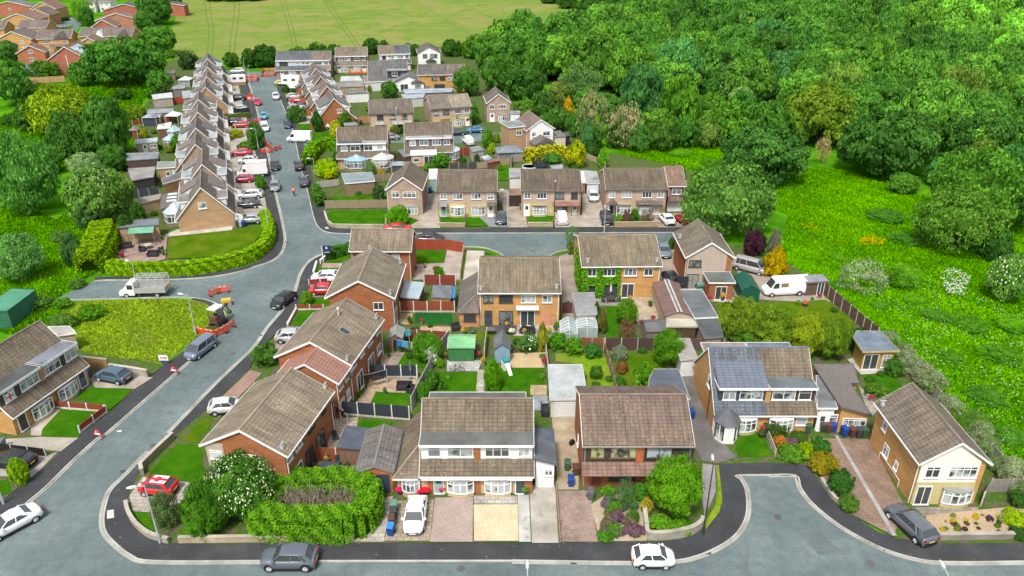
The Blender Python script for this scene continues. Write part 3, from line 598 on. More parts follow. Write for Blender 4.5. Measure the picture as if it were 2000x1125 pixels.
for i in range(5):
    a,b=Vector(hx[i]),Vector(hx[i+1]); n=2
    for k in range(n+1): q=a.lerp(b,k/n); m.box(q.x-.05,q.x+.05,q.y-.05,q.y+.05,.5,2.25)
    q=[a,b,b*.97+Vector((.03,-.02)),a*.97+Vector((.03,-.02))]; (m if i==2 else g).hexa([(v.x,v.y,.5) for v in q]+[(v.x,v.y,2.2) for v in q])
m.obj('porch_frame',M['paint'],p,color=WHITE); g.obj('pane',M['pane'],p,color=(.5,.52,.5))
m=MB(); top=(1.0,-.6,3.45); e=[(x*1.12-.1,y*1.08-.05,2.25) for x,y in hx]
for i in range(5): m.poly([e[i],e[i+1],top])
m.obj('porch_roof',M['felt'],p,color=(.10,.105,.115))
t,wi=flat_building('side_extension','flat-roofed white-fronted link with half-glazed door between pair and garage','house extension',[(1594,734),(1612,734),(1636,797),(1597,797)],2.95,WHITE,(.16,.165,.175),'render',(.75,.75,.73))
a,b=front_edge(wi); wall_feature(t,a,b,'door',.55,.1,.9,2.05,WHITE); wall_feature(t,a,b,'win',1.6,.9,.85,1.15,n=1)
t,wi=flat_building('garage','orange brick lean-to garage with brown tiled roof and wide four-pane window','garage',[(1643,795),(1702,811),(1661,748),(1678,748),(1666,711),(1587,711)],[3.2,2.35,2.4,2.3,2.3,3.2],BUFF,(.185,.16,.145),'brick',(.11,.1,.1),roofmat='tilenew')
a,b=front_edge(wi); wall_feature(t,a,b,'win',1.5,.85,2.3,.95,n=4)
# --- detached white-fronted house bottom right
t,W,D=house('detached_house','detached house with white upper gable front and orange brick side, grey estate car in front',(1796,907),(1939,907),4.8,9.1,2.0,'y',BUFF,T_BROWN,oh=.35,ohg=.25)
m=MB().extr([(.02,2.55),(W-.5,2.55),(W-.5,4.82),(W-.5,4.83),(W/2,6.68),(.02,4.8)],-.05,0.01,'y'); m.obj('cladding',M['render'],t,color=(.80,.77,.68))
MB().box(0.02,W-.4,-.03,.01,.1,2.54).obj('lower_render',M['render'],t,color=(.50,.43,.20))
window(t,W,D,'F',1.1,3.1,1.25,1.2,2,WHITE,None,True,.05); window(t,W,D,'F',3.7,3.1,2.4,1.2,4,WHITE,None,True,.05)
bay(t,W,D,'F',3.7,2.5,.55,1.35,basecol=(.5,.43,.2)); patio(t,W,D,'F',.85,1.3,2.05)
window(t,W,D,'L',1.9,3.0,.8,1.0,1); window(t,W,D,'L',3.1,.95,1.,1.25,2); window(t,W,D,'L',5.2,1.1,.6,.9,1)
m=MB().tube((-.12,2.2,.9),(-.12,6.2,.9),.03,.03,5).tube((-.12,2.2,0),(-.12,2.2,.9),.03,.03,5).tube((-.12,6.2,0),(-.12,6.2,.9),.03,.03,5); m.obj('side_rail',M['paint'],t,color=WHITE)
# ================================================================ red brick houses along the left street
t,W,D=house('semi_detached_house','red brick corner pair, flowering elder tree and hedge in front',(562,893),(657,767),4.8,8.35,2.0,'x',REDB,(.28,.232,.172),ang=79,w=10.2,oh=.4,ohg=.2)
on_face(MB().box(0,1.75,-.05,.01,.1,5.0).obj('render_panel',M['render'],t,color=(.45,.37,.29)),W,D,'L',.05,0)
window(t,W,D,'L',1.0,3.3,1.25,.95,1,WHITE,(.55,.6,.58),True,.05); window(t,W,D,'L',4.2,3.3,1.25,.95,1,WHITE,None); on_face(MB().box(-.9,.9,-.8,0,2.3,2.45).obj('porch_canopy',M['felt'],t,color=(.05,.055,.06)),W,D,'L',1.1,0)
for u,w in ((.8,.9),(2.5,1.3)): window(t,W,D,'F',u,3.5,w,1.05,2)
for u,w in ((5.2,1.4),(8.0,.9)): window(t,W,D,'F',u,3.5,w,1.05,2,DARKF,DARKP)
patio(t,W,D,'F',1.7,1.9,2.1); patio(t,W,D,'F',4.2,1.5,2.1,DARKF); patio(t,W,D,'F',6.6,1.8,2.1,DARKF)
t.children[0]['label']='red brick wall'
t,W,D=house('semi_detached_house','red brick pair with reddish-tiled lower extension and roof skylight',(686,714),(751,618),4.8,8.6,2.1,'x',REDB,(.26,.215,.158),ang=79,w=10.1,oh=.4,ohg=.2)
for u,w in ((1.1,1.5),(3.6,1.2),(6.1,1.4),(8.6,1.2)): window(t,W,D,'F',u,3.5,w,1.05,2)
patio(t,W,D,'F',2.4,1.7,2.1); patio(t,W,D,'F',5.9,1.7,2.1); window(t,W,D,'F',8.5,.9,1.2,1.2,2)
k=2.1/(D/2); sl=math.atan(k)
q=MB().box(-.33,.33,-.5,.5,.0,.09).obj('skylight',M['glass'],t); q.location=(4.2,D/2-1.9,4.8+2.1-1.9*k+.16); q.rotation_euler=(sl,0,0); MB().box(-.4,.4,-.57,.57,-.02,.06).obj('skylight_frame',M['paint'],q,color=(.3,.31,.3))
MB().tube((6.2,D/2-.5,6.5),(6.2,D/2-.5,7.7),.09,.09,8).tube((6.2,D/2-.5,7.55),(6.2,D/2-.5,7.75),.16,.16,8).obj('flue',M['paint'],t,color=(.6,.6,.58))
# extension: lower ridge, narrower, nearer the camera, same thing
ew,eD=3.3,D-1.6
ex=bpy.data.objects.new('extension',gable_walls(ew,eD,4.6,6.3,'x').mesh('extension',M['brick'])); link(ex,t); ex.color=lin(REDB); ex.location=(-ew-.01,0,0)
gable_roof(ex,ew,eD,4.6,6.3,'x','tilenew',(.33,.17,.125),.35,.15,.12,WHITE,WHITE,True,None,'L')
for u,w in ((.9,1.1),(2.5,.9)): window(t,W,D,'F',u-ew,3.2,w,.9,2)
window(t,W,D,'F',.9-ew,.8,1.1,1.2,2); window(t,W,D,'F',2.5-ew,.8,.9,1.3,2); downpipe(t,-ew,-.06,4.5)
t,W,D=house('semi_detached_house','red brick pair with two-pane gable window, red car and white car alongside',(771,583),(793,516),4.8,8.5,2.1,'x',REDB,(.25,.21,.16),ang=89.5,w=10.2,oh=.4,ohg=.22)
window(t,W,D,'L',6.0,3.0,1.25,1.05,2,WHITE,DARKP,False); window(t,W,D,'F',2,3.4,1.2,1.05,2); window(t,W,D,'F',6,3.4,1.2,1.05,2); patio(t,W,D,'F',1.7,1.8,2.1)
t,W,D=house('detached_house','red brick house by cross street with agent board in front garden',(681,491),(803,493),4.8,6.2,1.8,'x',REDB,(.21,.172,.128),ang=-.5,oh=.35,ohg=.2)
window(t,W,D,'F',1.6,3.2,1.1,1,2); window(t,W,D,'F',6.2,3.2,1.1,1,2)
# ================================================================ middle row seen from the back
t,W,D=house('semi_detached_house','orange brick pair with striped awning over white patio doors and hipped side extension',(933,574),(1096,574),4.85,11.2,2.0,'x',BUFF,(.215,.175,.122),ang=0,oh=.35,ohg=.15)
for u,w,n,fr,pc in ((1.1,1.2,2,DARKF,(.35,.38,.36)),(3.3,1.7,3,DARKF,DARKP),(6.1,1.8,3,WHITE,None),(8.4,1.2,2,WHITE,None)): window(t,W,D,'F',u,3.35,w,1.05,n,fr,pc,False)
door(t,W,D,'F',1.1,.95,2.1,(.06,.07,.09),DARKF); patio(t,W,D,'F',3.3,1.75,2.1,DARKF,.1,(.16,.18,.19)); patio(t,W,D,'F',6.0,1.8,2.15,WHITE)
m=MB()
for i in range(14): m.hexa([(4.55+i*.2,-.55,2.55),(4.75+i*.2,-.55,2.55),(4.75+i*.2,-.02,2.8),(4.55+i*.2,-.02,2.8),(4.55+i*.2,-.6,2.62),(4.75+i*.2,-.6,2.62),(4.75+i*.2,-.02,2.92),(4.55+i*.2,-.02,2.92)]) if i%2==0 else m.hexa([(4.55+i*.2,-.52,2.5),(4.75+i*.2,-.52,2.5),(4.75+i*.2,-.02,2.8),(4.55+i*.2,-.02,2.8),(4.55+i*.2,-.55,2.58),(4.75+i*.2,-.55,2.58),(4.75+i*.2,-.02,2.9),(4.55+i*.2,-.02,2.9)])
m.obj('awning',M['paint'],t,color=(.75,.72,.62)); piers(t,W,D,[('F',8.3,1.1,.1,1.9,0)],(.55,.25,.16),'render','patched_render')
m=MB(); m.v=[(-2.75,-.75,2.3),(0,-.75,2.3),(0,1.6,4.1),(0,8.2,4.1),(-2.75,8.2,2.3)]; m.f=[(0,1,2),(0,2,3,4)]; m.obj('side_roof',M['tile'],t,color=(.17,.15,.14)); MB().box(-2.5,-.0,-.4,8.,0,2.4).obj('side_wall',M['brick'],t,color=(.52,.26,.13))
MB().tube((-2.75,-.75,2.34),(0,1.6,4.14),.07,.07,6).obj('hip_cap',M['conc'],t,color=(.25,.23,.21)); window(t,W,D,'F',-1.2,.95,1.5,.95,1,DARKF,DARKP,False,.4)
t,W,D=house('semi_detached_house','ivy-covered half and bare orange brick half under one roof',(1136,523),(1294,521),4.85,11.4,1.95,'x',BUFF,(.21,.172,.12),ang=1.5,oh=.35,ohg=.15)
for u,w,n in ((1.3,1.15,2),(3.6,1.6,3),(6.4,1.7,3),(8.8,1.2,2)): window(t,W,D,'F',u,3.35,w,1.05,n,WHITE,None,False,.06)
patio(t,W,D,'F',6.2,1.7,2.1); patio(t,W,D,'F',3.9,1.8,2.0,DARKF); window(t,W,D,'F',1.4,.9,1.,1.2,1,DARKF); IVY=(t,W,D)
t,W,D=house('detached_house','detached house with pink rendered gable, red brick sides and flat-roofed rear extension',(1339,504),(1436,504),4.8,8.8,2.0,'y',REDB,(.20,.168,.13),oh=.32,ohg=.22)
MB().extr([(.02,.1),(W-.75,.1),(W-.75,5.35),(W/2,6.7),(.02,4.8)],-.05,.01,'y').obj('render_panel',M['render'],t,color=(.45,.36,.29))
window(t,W,D,'F',1.1,3.3,1.7,1.0,2,DARKF,(.2,.22,.18),False,.05); patio(t,W,D,'F',1.0,1.6,2.1,DARKF,.1,(.3,.3,.28)); EXT11=(t,W,D)
t,wi=flat_building('rear_extension','flat-roofed red brick extension with white fascia and open glazed door','house extension',[(1385,552),(1437,552),(1425,531),(1373,531)],2.75,REDB,(.10,.125,.12),'brick',WHITE)
a,b=front_edge(wi); wall_feature(t,a,b,'patio',1.6,.1,1.5,2.0,fr=WHITE)
# ================================================================ middle row facing the cross street
def frontal(label,A,B,roof,rend,wins,gr,group=None,ang=0,d=10.,wall=(.40,.28,.22),low=CREAM,he=4.8,rh=1.9,up=True,cols=None,gut=(.2,.18,.16)):
    t,W,D=house('semi_detached_house',label,A,B,he,d,rh,'x',wall,roof,ang=ang,oh=.35,ohg=.15,gut=gut,barge=(.6,.58,.53),cols=cols)
    if up: on_face(MB().box(0.01,W-.01,-.04,.01,2.5,he-.02).obj('upper_render',M['render'],t,color=rend),W,D,'F',0,0); on_face(MB().box(0.01,W-.01,-.03,.01,.1,2.49).obj('lower_wall',M['brick'],t,color=low),W,D,'F',0,0)
    for u,w,n,fr in wins: window(t,W,D,'F',u,3.2,w,1.1,n,fr,None,False,.04)
    for it in gr:
        if it[0]=='bay': bay(t,W,D,'F',it[1],it[2],.5,1.35,it[3] if len(it)>3 else FELTL,it[4] if len(it)>4 else WHITE)
        elif it[0]=='door': door(t,W,D,'F',it[1],1.0,2.1,it[2],it[3] if len(it)>3 else WHITE,out=.04)
        elif it[0]=='win': window(t,W,D,'F',it[1],.7,it[2],1.3,it[3],it[4] if len(it)>4 else WHITE,None,False,.04)
        elif it[0]=='canopy': pitched(t,'canopy_roof',it[1]-it[2]/2,it[1]+it[2]/2,[(-.95,2.25),(0,2.75)],'tile',it[3])
        elif it[0]=='gdoor': garage_door(t,W,D,'F',it[1],it[2],2.05,it[3])
        elif it[0]=='patio': patio(t,W,D,'F',it[1],it[2],2.1,it[3])
    return t,W,D
RND=(.47,.35,.28); DK=(.07,.055,.05)
t,W,D=house('detached_house','pink detached house with gable front and white bay window, red convertible parked before it',(752,371),(838,371),4.8,8.9,2.0,'y',(.42,.31,.25),(.17,.138,.105),w=6.3,ang=-1,oh=.32,ohg=.22)
window(t,W,D,'F',1.35,3.25,1.25,1.05,2); window(t,W,D,'F',3.7,3.25,2.2,1.05,3); bay(t,W,D,'F',3.9,2.3,.5,1.35); MB().box(.02,W-.02,-.03,.01,.1,2.3).obj('lower_wall',M['brick'],t,color=(.42,.32,.22))
frontal('pink semi pair with two white bay windows, dark grey car at its end',(851,374),(971,374),(.155,.125,.093),RND,[(1.1,1.1,2,WHITE),(3.5,1.6,3,WHITE),(6.6,1.6,3,WHITE),(9.0,1.1,2,WHITE)],[('door',1.0,(.25,.42,.38)),('bay',3.4,2.3,WHITE),('bay',6.9,2.3),('door',9.0,WHITE),('canopy',1.0,1.5,(.3,.3,.3)),('canopy',9.1,1.4,(.12,.11,.1))])
frontal('pink semi pair with dark framed windows on one half, white van parked in front',(1017,373),(1137,373),(.14,.113,.085),RND,[(1.0,1.1,2,WHITE),(3.4,1.6,3,WHITE),(6.4,1.5,2,DK),(8.9,1.1,2,DK)],[('door',.9,WHITE),('bay',3.1,2.3,(.06,.065,.075)),('win',6.7,2.2,3,DK),('door',9.0,(.5,.52,.5),DK),('canopy',7.6,4.6,(.30,.15,.12))])
t,W,D=frontal('pink semi pair with small gabled porch, shrubs along its front wall',(1183,371),(1305,371),(.155,.125,.09),RND,[(1.0,1.1,2,WHITE),(3.5,1.7,3,WHITE),(6.9,1.6,3,WHITE),(9.2,1.1,2,WHITE)],[('bay',3.1,2.4,(.1,.1,.11)),('bay',6.6,2.4,(.12,.1,.09)),('door',8.7,(.5,.52,.48)),('canopy',7.4,4.6,(.17,.14,.125))],ang=0)
pr=MB().extr([(.25,2.3),(2.0,2.3),(1.12,3.1)],-1.35,.0,'y').obj('porch',M['tile'],t,color=(.22,.17,.145)); MB().box(.4,.5,-1.25,-1.15,.1,2.3).box(1.75,1.85,-1.25,-1.15,.1,2.3).obj('post',M['paint'],pr,color=WHITE); door(t,W,D,'F',.95,1.,2.1,(.05,.05,.06))
t,W,D=house('side_extension','two-storey brown extension with white garage door, half hidden by large green tree',(1305,365),(1341,365),4.75,9.2,1.85,'x',(.24,.17,.135),(.24,.155,.115),ang=0,oh=.3,ohg=.1,cat='house extension')
window(t,W,D,'F',1.5,3.2,1.6,1.1,2); pitched(t,'canopy_roof',-.05,W,[(-.95,2.3),(0,2.95)],'tile',(.2,.13,.11)); garage_door(t,W,D,'F',1.45,2.4,2.05,(.72,.74,.76))
# ================================================================ upper middle
o=P(660,253,7.0); W,D=9.8,9.2; ang=4.5; ca,sa=math.cos(R(ang)),math.sin(R(ang))
def chal_from_ridge(name,label,p,ang,W,D,**k):
    r=P(*p,k.pop('hr',7.0)); ca,sa=math.cos(R(ang)),math.sin(R(ang)); return chalet(name,label,(r.x+D/2*sa,r.y-D/2*ca),ang,W,D,**k)
t=chal_from_ridge('semi_detached_house','chalet pair with two white conservatories at its back, half white dormer',(660,252),4.5,W,D,wall=PINK,roof=(.17,.135,.105))
dormer(t,W,D,'F',.2,4.9,(.24,.2,.18),(.07,.08,.10),.75,2.8,4.95,2.4,'hung',WHITE,[(1.2,1.3,1.2,1,WHITE),(3.4,1.9,1.2,2,WHITE)]); dormer(t,W,D,'F',5.3,9.7,WHITE,(.28,.29,.3),.75,2.8,4.95,2.4,'clad',WHITE,[(.9,1.7,1.2,2,WHITE),(3.2,1.2,1.1,1,WHITE)])
dormer(t,W,D,'K',.5,9.3,BROWNB,FELT,.9,2.8,5,2.4)
t=chal_from_ridge('semi_detached_house','chalet pair with long white-edged dormer roof and a white sunroom lean-to behind',(791,242.5),5,9.6,9.2,wall=PINK,roof=(.175,.14,.108))
dormer(t,9.6,9.2,'F',.3,9.4,(.22,.2,.19),(.33,.36,.36),.75,2.8,4.95,2.5,'hung',WHITE,[(1.2,1.3,1.2,1,WHITE),(3.5,1.8,1.2,2,WHITE),(6.1,1.8,1.2,3,WHITE),(8.2,1.3,1.2,2,WHITE)]); dormer(t,9.6,9.2,'K',.5,9.1,BROWNB,FELT,.9,2.8,5,2.4)
MB().box(1.2,6.2,-2.2,.0,.0,2.25).obj('sunroom_wall',M['brick'],t,color=PINK); MB().hexa([(1.,-2.4,2.26),(6.4,-2.4,2.26),(6.4,-.02,2.7),(1.,-.02,2.7),(1.,-2.4,2.36),(6.4,-2.4,2.36),(6.4,-.02,2.8),(1.,-.02,2.8)]).obj('sunroom_roof',M['poly'],t,color=(.55,.6,.6)); window(t,9.6,9.2,'F',2.2,.9,1.2,.9,1,WHITE,None,True,2.2); patio(t,9.6,9.2,'F',4.7,1.9,2.0).location.y-=2.2
frontal('plain pink semi pair with mottled grey-brown roof behind the two chalet pairs',(720,223),(808,220),(.17,.145,.12),RND,[(2.4,1.5,2,DK),(5.3,1.3,2,DK),(8.0,1.2,2,DK)],[('win',2.2,2.2,2,DK),('win',6.3,2.2,2,DK),('win',8.8,1.3,2,DK),('canopy',2.2,2.6,(.4,.4,.38)),('canopy',7.3,4.4,(.4,.4,.38))],ang=9,d=9.6)
frontal('pink semi pair with two-tone roof, pale half with white windows and small tree in front',(841,214),(921,207.5),(.17,.145,.12),RND,[(1.2,1.2,2,DK),(3.6,1.5,2,DK),(6.5,1.6,3,WHITE),(8.6,1.2,2,WHITE)],[('gdoor',3.3,2.3,(.35,.22,.1)),('bay',6.6,2.2),('door',8.7,WHITE)],ang=16,d=9.6,cols=[(4.9,(.2,.17,.14)),(9.7,(.31,.26,.2))])
t,W,D=house('detached_house','small detached pink gable house with white bay window and brown roof beside woods',(950,202),(998,201.5),4.8,8.6,1.95,'y',(.42,.31,.25),(.17,.14,.115),ang=7,oh=.3,ohg=.2)
window(t,W,D,'F',1.1,3.2,1.2,1.1,2); window(t,W,D,'F',3.5,3.2,2.,1.1,3); bay(t,W,D,'F',3.6,2.1,.5,1.3); door(t,W,D,'F',1.1,1.2,2.1,WHITE)
t,W,D=house('detached_house','detached house with white gable front and brown roof at wood edge',(1028,256),(1084,251.5),4.6,8.8,1.95,'y',(.45,.31,.22),(.22,.17,.145),ang=17,oh=.3,ohg=.2)
MB().extr([(.6,1.9),(W-.1,1.9),(W-.1,4.55),(W/2,6.4),(.6,4.9)],-.05,.01,'y').obj('cladding',M['render'],t,color=WHITE); window(t,W,D,'F',1.5,3.1,1.,1.,2,WHITE,None,True,.05); window(t,W,D,'F',4.3,3.1,1.6,1.,2,WHITE,DARKP,True,.05)
pt=MB().extr([(.4,2.2),(5.4,2.2),(2.9,3.5)],-3.6,-.06,'y').obj('porch_roof',M['tile'],t,color=(.17,.15,.14)); MB().box(.7,5.1,-3.2,-.06,0,2.2).obj('porch_wall',M['brick'],pt,color=(.45,.31,.22))
t,wi=flat_building('rear_extension','tall flat-roofed tan brick block joined to white gabled house','house extension',[(976,238),(1012,235),(1027,246),(994,249)],5.0,(.42,.28,.16),(.18,.21,.21),'brick',WHITE)
a,b=front_edge(wi); wall_feature(t,a,b,'win',2.2,3.1,1.2,1.1)
# top right group
t,W,D=house('detached_house','white detached gable house at far end of estate',(815,104),(860,101.5),4.8,8.6,1.9,'y',WHITE,(.13,.12,.115),ang=9,oh=.3,ohg=.25,wallmat='render',barge=(.2,.2,.2))
window(t,W,D,'F',2.2,3.1,1.5,1.2,2,DK); window(t,W,D,'F',5.0,3.1,2.4,1.2,3,DK); pt=MB().extr([(2.2,2.1),(5.8,2.1),(4.,3.0)],-1.6,0,'y').obj('porch_roof',M['tile'],t,color=(.13,.12,.12))
t,W,D=house('semi_detached_house','orange brick pair with grey-brown roof below white gable house',(815,147.5),(884,146.5),4.8,9.4,1.9,'x',BUFF,(.15,.135,.13),ang=4,w=13.5,oh=.3,ohg=.15,cols=[(8.2,(.14,.128,.125)),(13.2,(.2,.165,.14))])
window(t,W,D,'F',4.6,3.2,1.6,1.1,2,DK); window(t,W,D,'F',6.9,3.2,1.6,1.1,2,DK); window(t,W,D,'F',9.2,3.2,1.4,1.1,2); patio(t,W,D,'F',6,3.,2.,DK); window(t,W,D,'F',2.6,.9,1.4,.6,1,DK); window(t,W,D,'F',10.5,3.2,1.2,1.1,2)
def topchalet(label,p,ang,W,roof,face,win,dr=FELT,low=CREAM,hung='clad',cols=None):
    t=chal_from_ridge('semi_detached_house',label,p,ang,W,9.,wall=low,roof=roof,cols=cols)
    dormer(t,W,9.,'F',.15,W-.15,face,dr,.75,2.8,4.95,2.2,hung,WHITE,win)
    for u in (W*.3,W*.68): bay(t,W,9.,'F',u,2.2)
    door(t,W,9.,'F',W*.1,1.,2.1,WHITE); door(t,W,9.,'F',W*.9,1.,2.1,WHITE); return t
topchalet('brown-roofed chalet pair at far end with red barriers before it',(655.5,94),6,9.9,(.23,.19,.15),(.16,.14,.12),[(1.5,1.5,1.1,2,WHITE),(3.6,2.,1.1,3,WHITE),(6.6,2.,1.1,3,WHITE),(8.8,1.2,1.1,2,WHITE)],(.2,.18,.16),hung='hung')
topchalet('white-fronted chalet pair, half slate and half brown roof, at far end',(739,91),12,9.8,(.23,.19,.15),WHITE,[(1.2,1.2,1.1,2,DK),(3.5,1.8,1.1,2,WHITE),(6.4,1.8,1.1,2,WHITE),(8.6,1.1,1.1,2,WHITE)],(.2,.2,.2),cols=[(5,(.23,.19,.15)),(9.8,(.12,.13,.15))])
topchalet('terrace of three with grey, slate and brown roofs at far end of street',(541,102),4,16.5,(.13,.14,.15),(.5,.56,.58),[(2.2,2.6,1.2,2,DK),(6.5,.8,.9,2,WHITE),(8.9,2.2,.9,3,WHITE),(12.6,2.4,1.1,3,WHITE),(15.2,1.3,1.1,2,WHITE)],(.15,.16,.17),(.3,.22,.17),cols=[(5,(.13,.14,.15)),(10.5,(.125,.14,.17)),(16.5,(.22,.18,.14))])
t=chal_from_ridge('semi_detached_house','grey-roofed chalet with black box dormer in the far cluster',(719,121.5),6,11.2,9.,wall=REDB,roof=(.15,.15,.155))
dormer(t,11.2,9.,'F',5.6,11.1,(.035,.04,.05),(.3,.32,.32),.4,2.7,5.2,3,'clad',(.2,.2,.2),[(2,1.6,1.3,2,WHITE),(4.4,1.3,1.3,2,DK)]); window(t,11.2,9,'F',2.2,.7,1.6,1.3,2); window(t,11.2,9,'F',4.4,.7,1.8,1.3,3); window(t,11.2,9,'F',7.4,.8,1.8,1.1,2,DK); window(t,11.2,9,'F',9.8,.8,1.3,1.1,2,DK)
t,W,D=house('bungalow','white gabled bungalow with dark framed windows in far cluster',(769,161),(800,160),2.8,8.,1.6,'y',WHITE,(.2,.2,.21),ang=10,oh=.3,ohg=.25,wallmat='render',barge=(.12,.12,.13),w=8.4)
patio(t,W,D,'F',2.6,2.2,2.); on_face(MB().box(-1.7,1.7,-2.2,0,.0,2.5).obj('bay_wall',M['render'],t,color=WHITE),W,D,'F',6.4,0); on_face(MB().extr([(-1.9,2.5),(1.9,2.5),(0,3.5)],-2.4,0,'y').obj('bay_roof',M['tile'],t,color=(.14,.14,.15)),W,D,'F',6.4,0); window(t,W,D,'F',6.4,.8,1.6,1.4,2,DK,None,True,2.2)
# ================================================================ chalets of the left street, gables towards the camera
AP=[(391,366.5),(394,321),(381,282),(382,250),(386,219),(387,194),(401,170),(404,150),(405,131),(405,114)]
NM=['brick gable with white window, end of row, conservatory at its back','tan gable house behind row-end house with rooflit rear extension','brown gable with small dark gable window and white rear dormer cheek','brick gable chalet with blue-glass conservatory behind it','chalet with grey roofed dormers and white gazebo behind','chalet with bright security light on its ridge gable','wide chalet with orange brick gable and black car on drive','chalet beside the white camper van','chalet with pale rear dormer and brown hedge in front','dark slate-roofed chalet, last of the row nearest hayfield']
RC=[(.19,.16,.14),(.215,.18,.155),(.20,.17,.145),(.15,.14,.135),(.21,.175,.145),(.20,.165,.14),(.17,.155,.145),(.22,.18,.155),(.19,.165,.15),(.15,.155,.17)]
for i,p in enumerate(AP):
    W,D=9.7,8.5; ang=109.3; r=P(*p,7.3); ca,sa=math.cos(R(ang)),math.sin(R(ang))
    o=(r.x+D/2*sa+.2*ca,r.y-D/2*ca+.2*sa)
    t=chalet('semi_detached_house',NM[i],o,ang,W,D,7.2,2.5,[(.44,.29,.17),(.40,.28,.19),(.42,.30,.21)][i%3],RC[i],group=None,oh=.45)
    e=random.Random(i); gcol=[(.20,.19,.17),(.30,.34,.34),(.24,.28,.28),(.34,.37,.37),(.30,.34,.34)][i%5]
    for s in 'FK':
        wn=[(1.0,1.2,1.1,2,WHITE),(2.6,1.1,1.1,1,WHITE)]
        dormer(t,W,D,s,.7 if s=='F' else W-4.5,4.5 if s=='F' else W-.7,WHITE if i!=9 else (.6,.62,.62),gcol,.8,2.7,4.9,2.2,'clad',WHITE,wn)
        dormer(t,W,D,s,5.2 if s=='F' else W-9.2,9.2 if s=='F' else W-5.2,WHITE,RC[i],.8,2.7,4.75,3.0,'clad',WHITE,wn,slope=1.7)
    for u in (2.6,7.2): bay(t,W,D,'F',u,2.2)
    door(t,W,D,'F',.8,1,2.1,WHITE); door(t,W,D,'F',9,1,2.1,WHITE); patio(t,W,D,'K',3,1.8,2.1); patio(t,W,D,'K',7,1.8,2.1)
    if i in(0,2): window(t,W,D,'L',D/2-.2,3.7,1.25,1.1,1,WHITE if i==0 else DK)
    pitched(t,'porch_roof',.0,2.6,[(-1.6,2.2),(-.35,2.75)],'tile',RC[i]); MB().box(.2,2.4,-1.4,-.02,0,2.2).obj('porch_wall',M['render'],t,color=WHITE)
# chalets along the right of the same street
A2=[(652,191.5),(638.5,168),(626.6,148.6),(617.5,133)]
N2=['red brick gable chalet at end of right-hand row, upright conifer at its corner','chalet with white dormer cheeks behind the red brick gable end','red brick chalet beside white motorhome','brown-roofed chalet, farthest of right-hand row']
for i,p in enumerate(A2):
    r=P(*p,7.3); q=P(*A2[min(i+1,3)],7.3) if i<3 else None
    if q is not None: a2=math.degrees(math.atan2(q.y-r.y,q.x-r.x))
    W,D=9.4,8.6; ang=a2+180; ca,sa=math.cos(R(ang)),math.sin(R(ang))
    # local x runs towards the camera, so the far end is the origin and the street (left) side is 'F'
    o=(r.x-W*ca+D/2*sa,r.y-W*sa-D/2*ca)
    t=chalet('semi_detached_house',N2[i],o,ang,W,D,7.2,2.5,REDB if i!=3 else BROWNB,[(.16,.145,.14),(.19,.16,.135),(.175,.15,.13),(.19,.155,.13)][i],oh=.45)
    for s in 'FK':
        wn=[(1.0,1.2,1.1,2,WHITE),(2.6,1.1,1.1,1,WHITE)]
        dormer(t,W,D,s,.3 if s=='F' else W-4.4,4.4 if s=='F' else W-.3,WHITE,(.17,.15,.14),.8,2.7,4.75,3.0,'clad',WHITE,wn,slope=1.7)
        dormer(t,W,D,s,5. if s=='F' else W-8.7,8.7 if s=='F' else W-5.,WHITE,(.3,.33,.34) if i else (.16,.15,.14),.8,2.7,4.9,2.4 if i else 3.,'clad',WHITE,wn,slope=0 if i else 1.6)
    for u in (2.4,7.): bay(t,W,D,'F',u,2.2)
    if i==0: window(t,W,D,'R',D*.62,3.7,1.2,1.0,2)
    pitched(t,'porch_roof',W-2.4,W,[(-1.8,2.1),(-.35,2.75)],'tile',(.17,.15,.14)); MB().box(W-2.2,W-.1,-1.6,-.02,0,2.1).obj('porch_wall',M['brick'],t,color=REDB)
# ================================================================ bottom-left chalet pair
o=P(27,816,2.3); ang=75; ca,sa=math.cos(R(ang)),math.sin(R(ang)); W,D=9.9,9.2
t=chalet('semi_detached_house','chalet pair with long white-edged dormer and red-panelled front fence, flag in window',(o.x-.35*sa,o.y+.35*ca),ang,W,D,7.0,2.5,BUFF,(.19,.155,.115),ohg=.12)
dormer(t,W,D,'F',0,5.1,(.12,.10,.09),(.075,.08,.08),.72,2.8,4.9,2.5,'hung',WHITE,[(1.1,1.2,1.2,2,WHITE),(3.6,2.3,1.15,3,WHITE)]); dormer(t,W,D,'F',5.15,W,(.12,.10,.09),(.17,.19,.22),.72,2.8,4.9,3.,'hung',WHITE,[(1.3,2.3,1.15,3,WHITE),(3.9,1.5,1.15,2,WHITE)])
piers(t,W,D,[('F',5.1,.5,2.7,4.8,-.7)],(.45,.25,.12)); bay(t,W,D,'F',3.3,2.5,.5,1.35); bay(t,W,D,'F',6.7,2.5,.5,1.35); door(t,W,D,'F',1.,1.05,2.1,(.05,.05,.06)); door(t,W,D,'F',9.0,1.05,2.1,(.1,.14,.2))
fl=MB().box(-.42,.42,-.02,.02,0,.75).obj('flag',M['paint'],t,color=(.75,.73,.72)); on_face(fl,W,D,'F',1.1,3.55,-.66); MB().box(-.07,.07,-.03,-.021,.02,.73).box(-.4,-.071,-.03,-.021,.3,.44).box(.071,.4,-.03,-.021,.3,.44).obj('red_cross',M['paint'],fl,color=(.5,.02,.02))
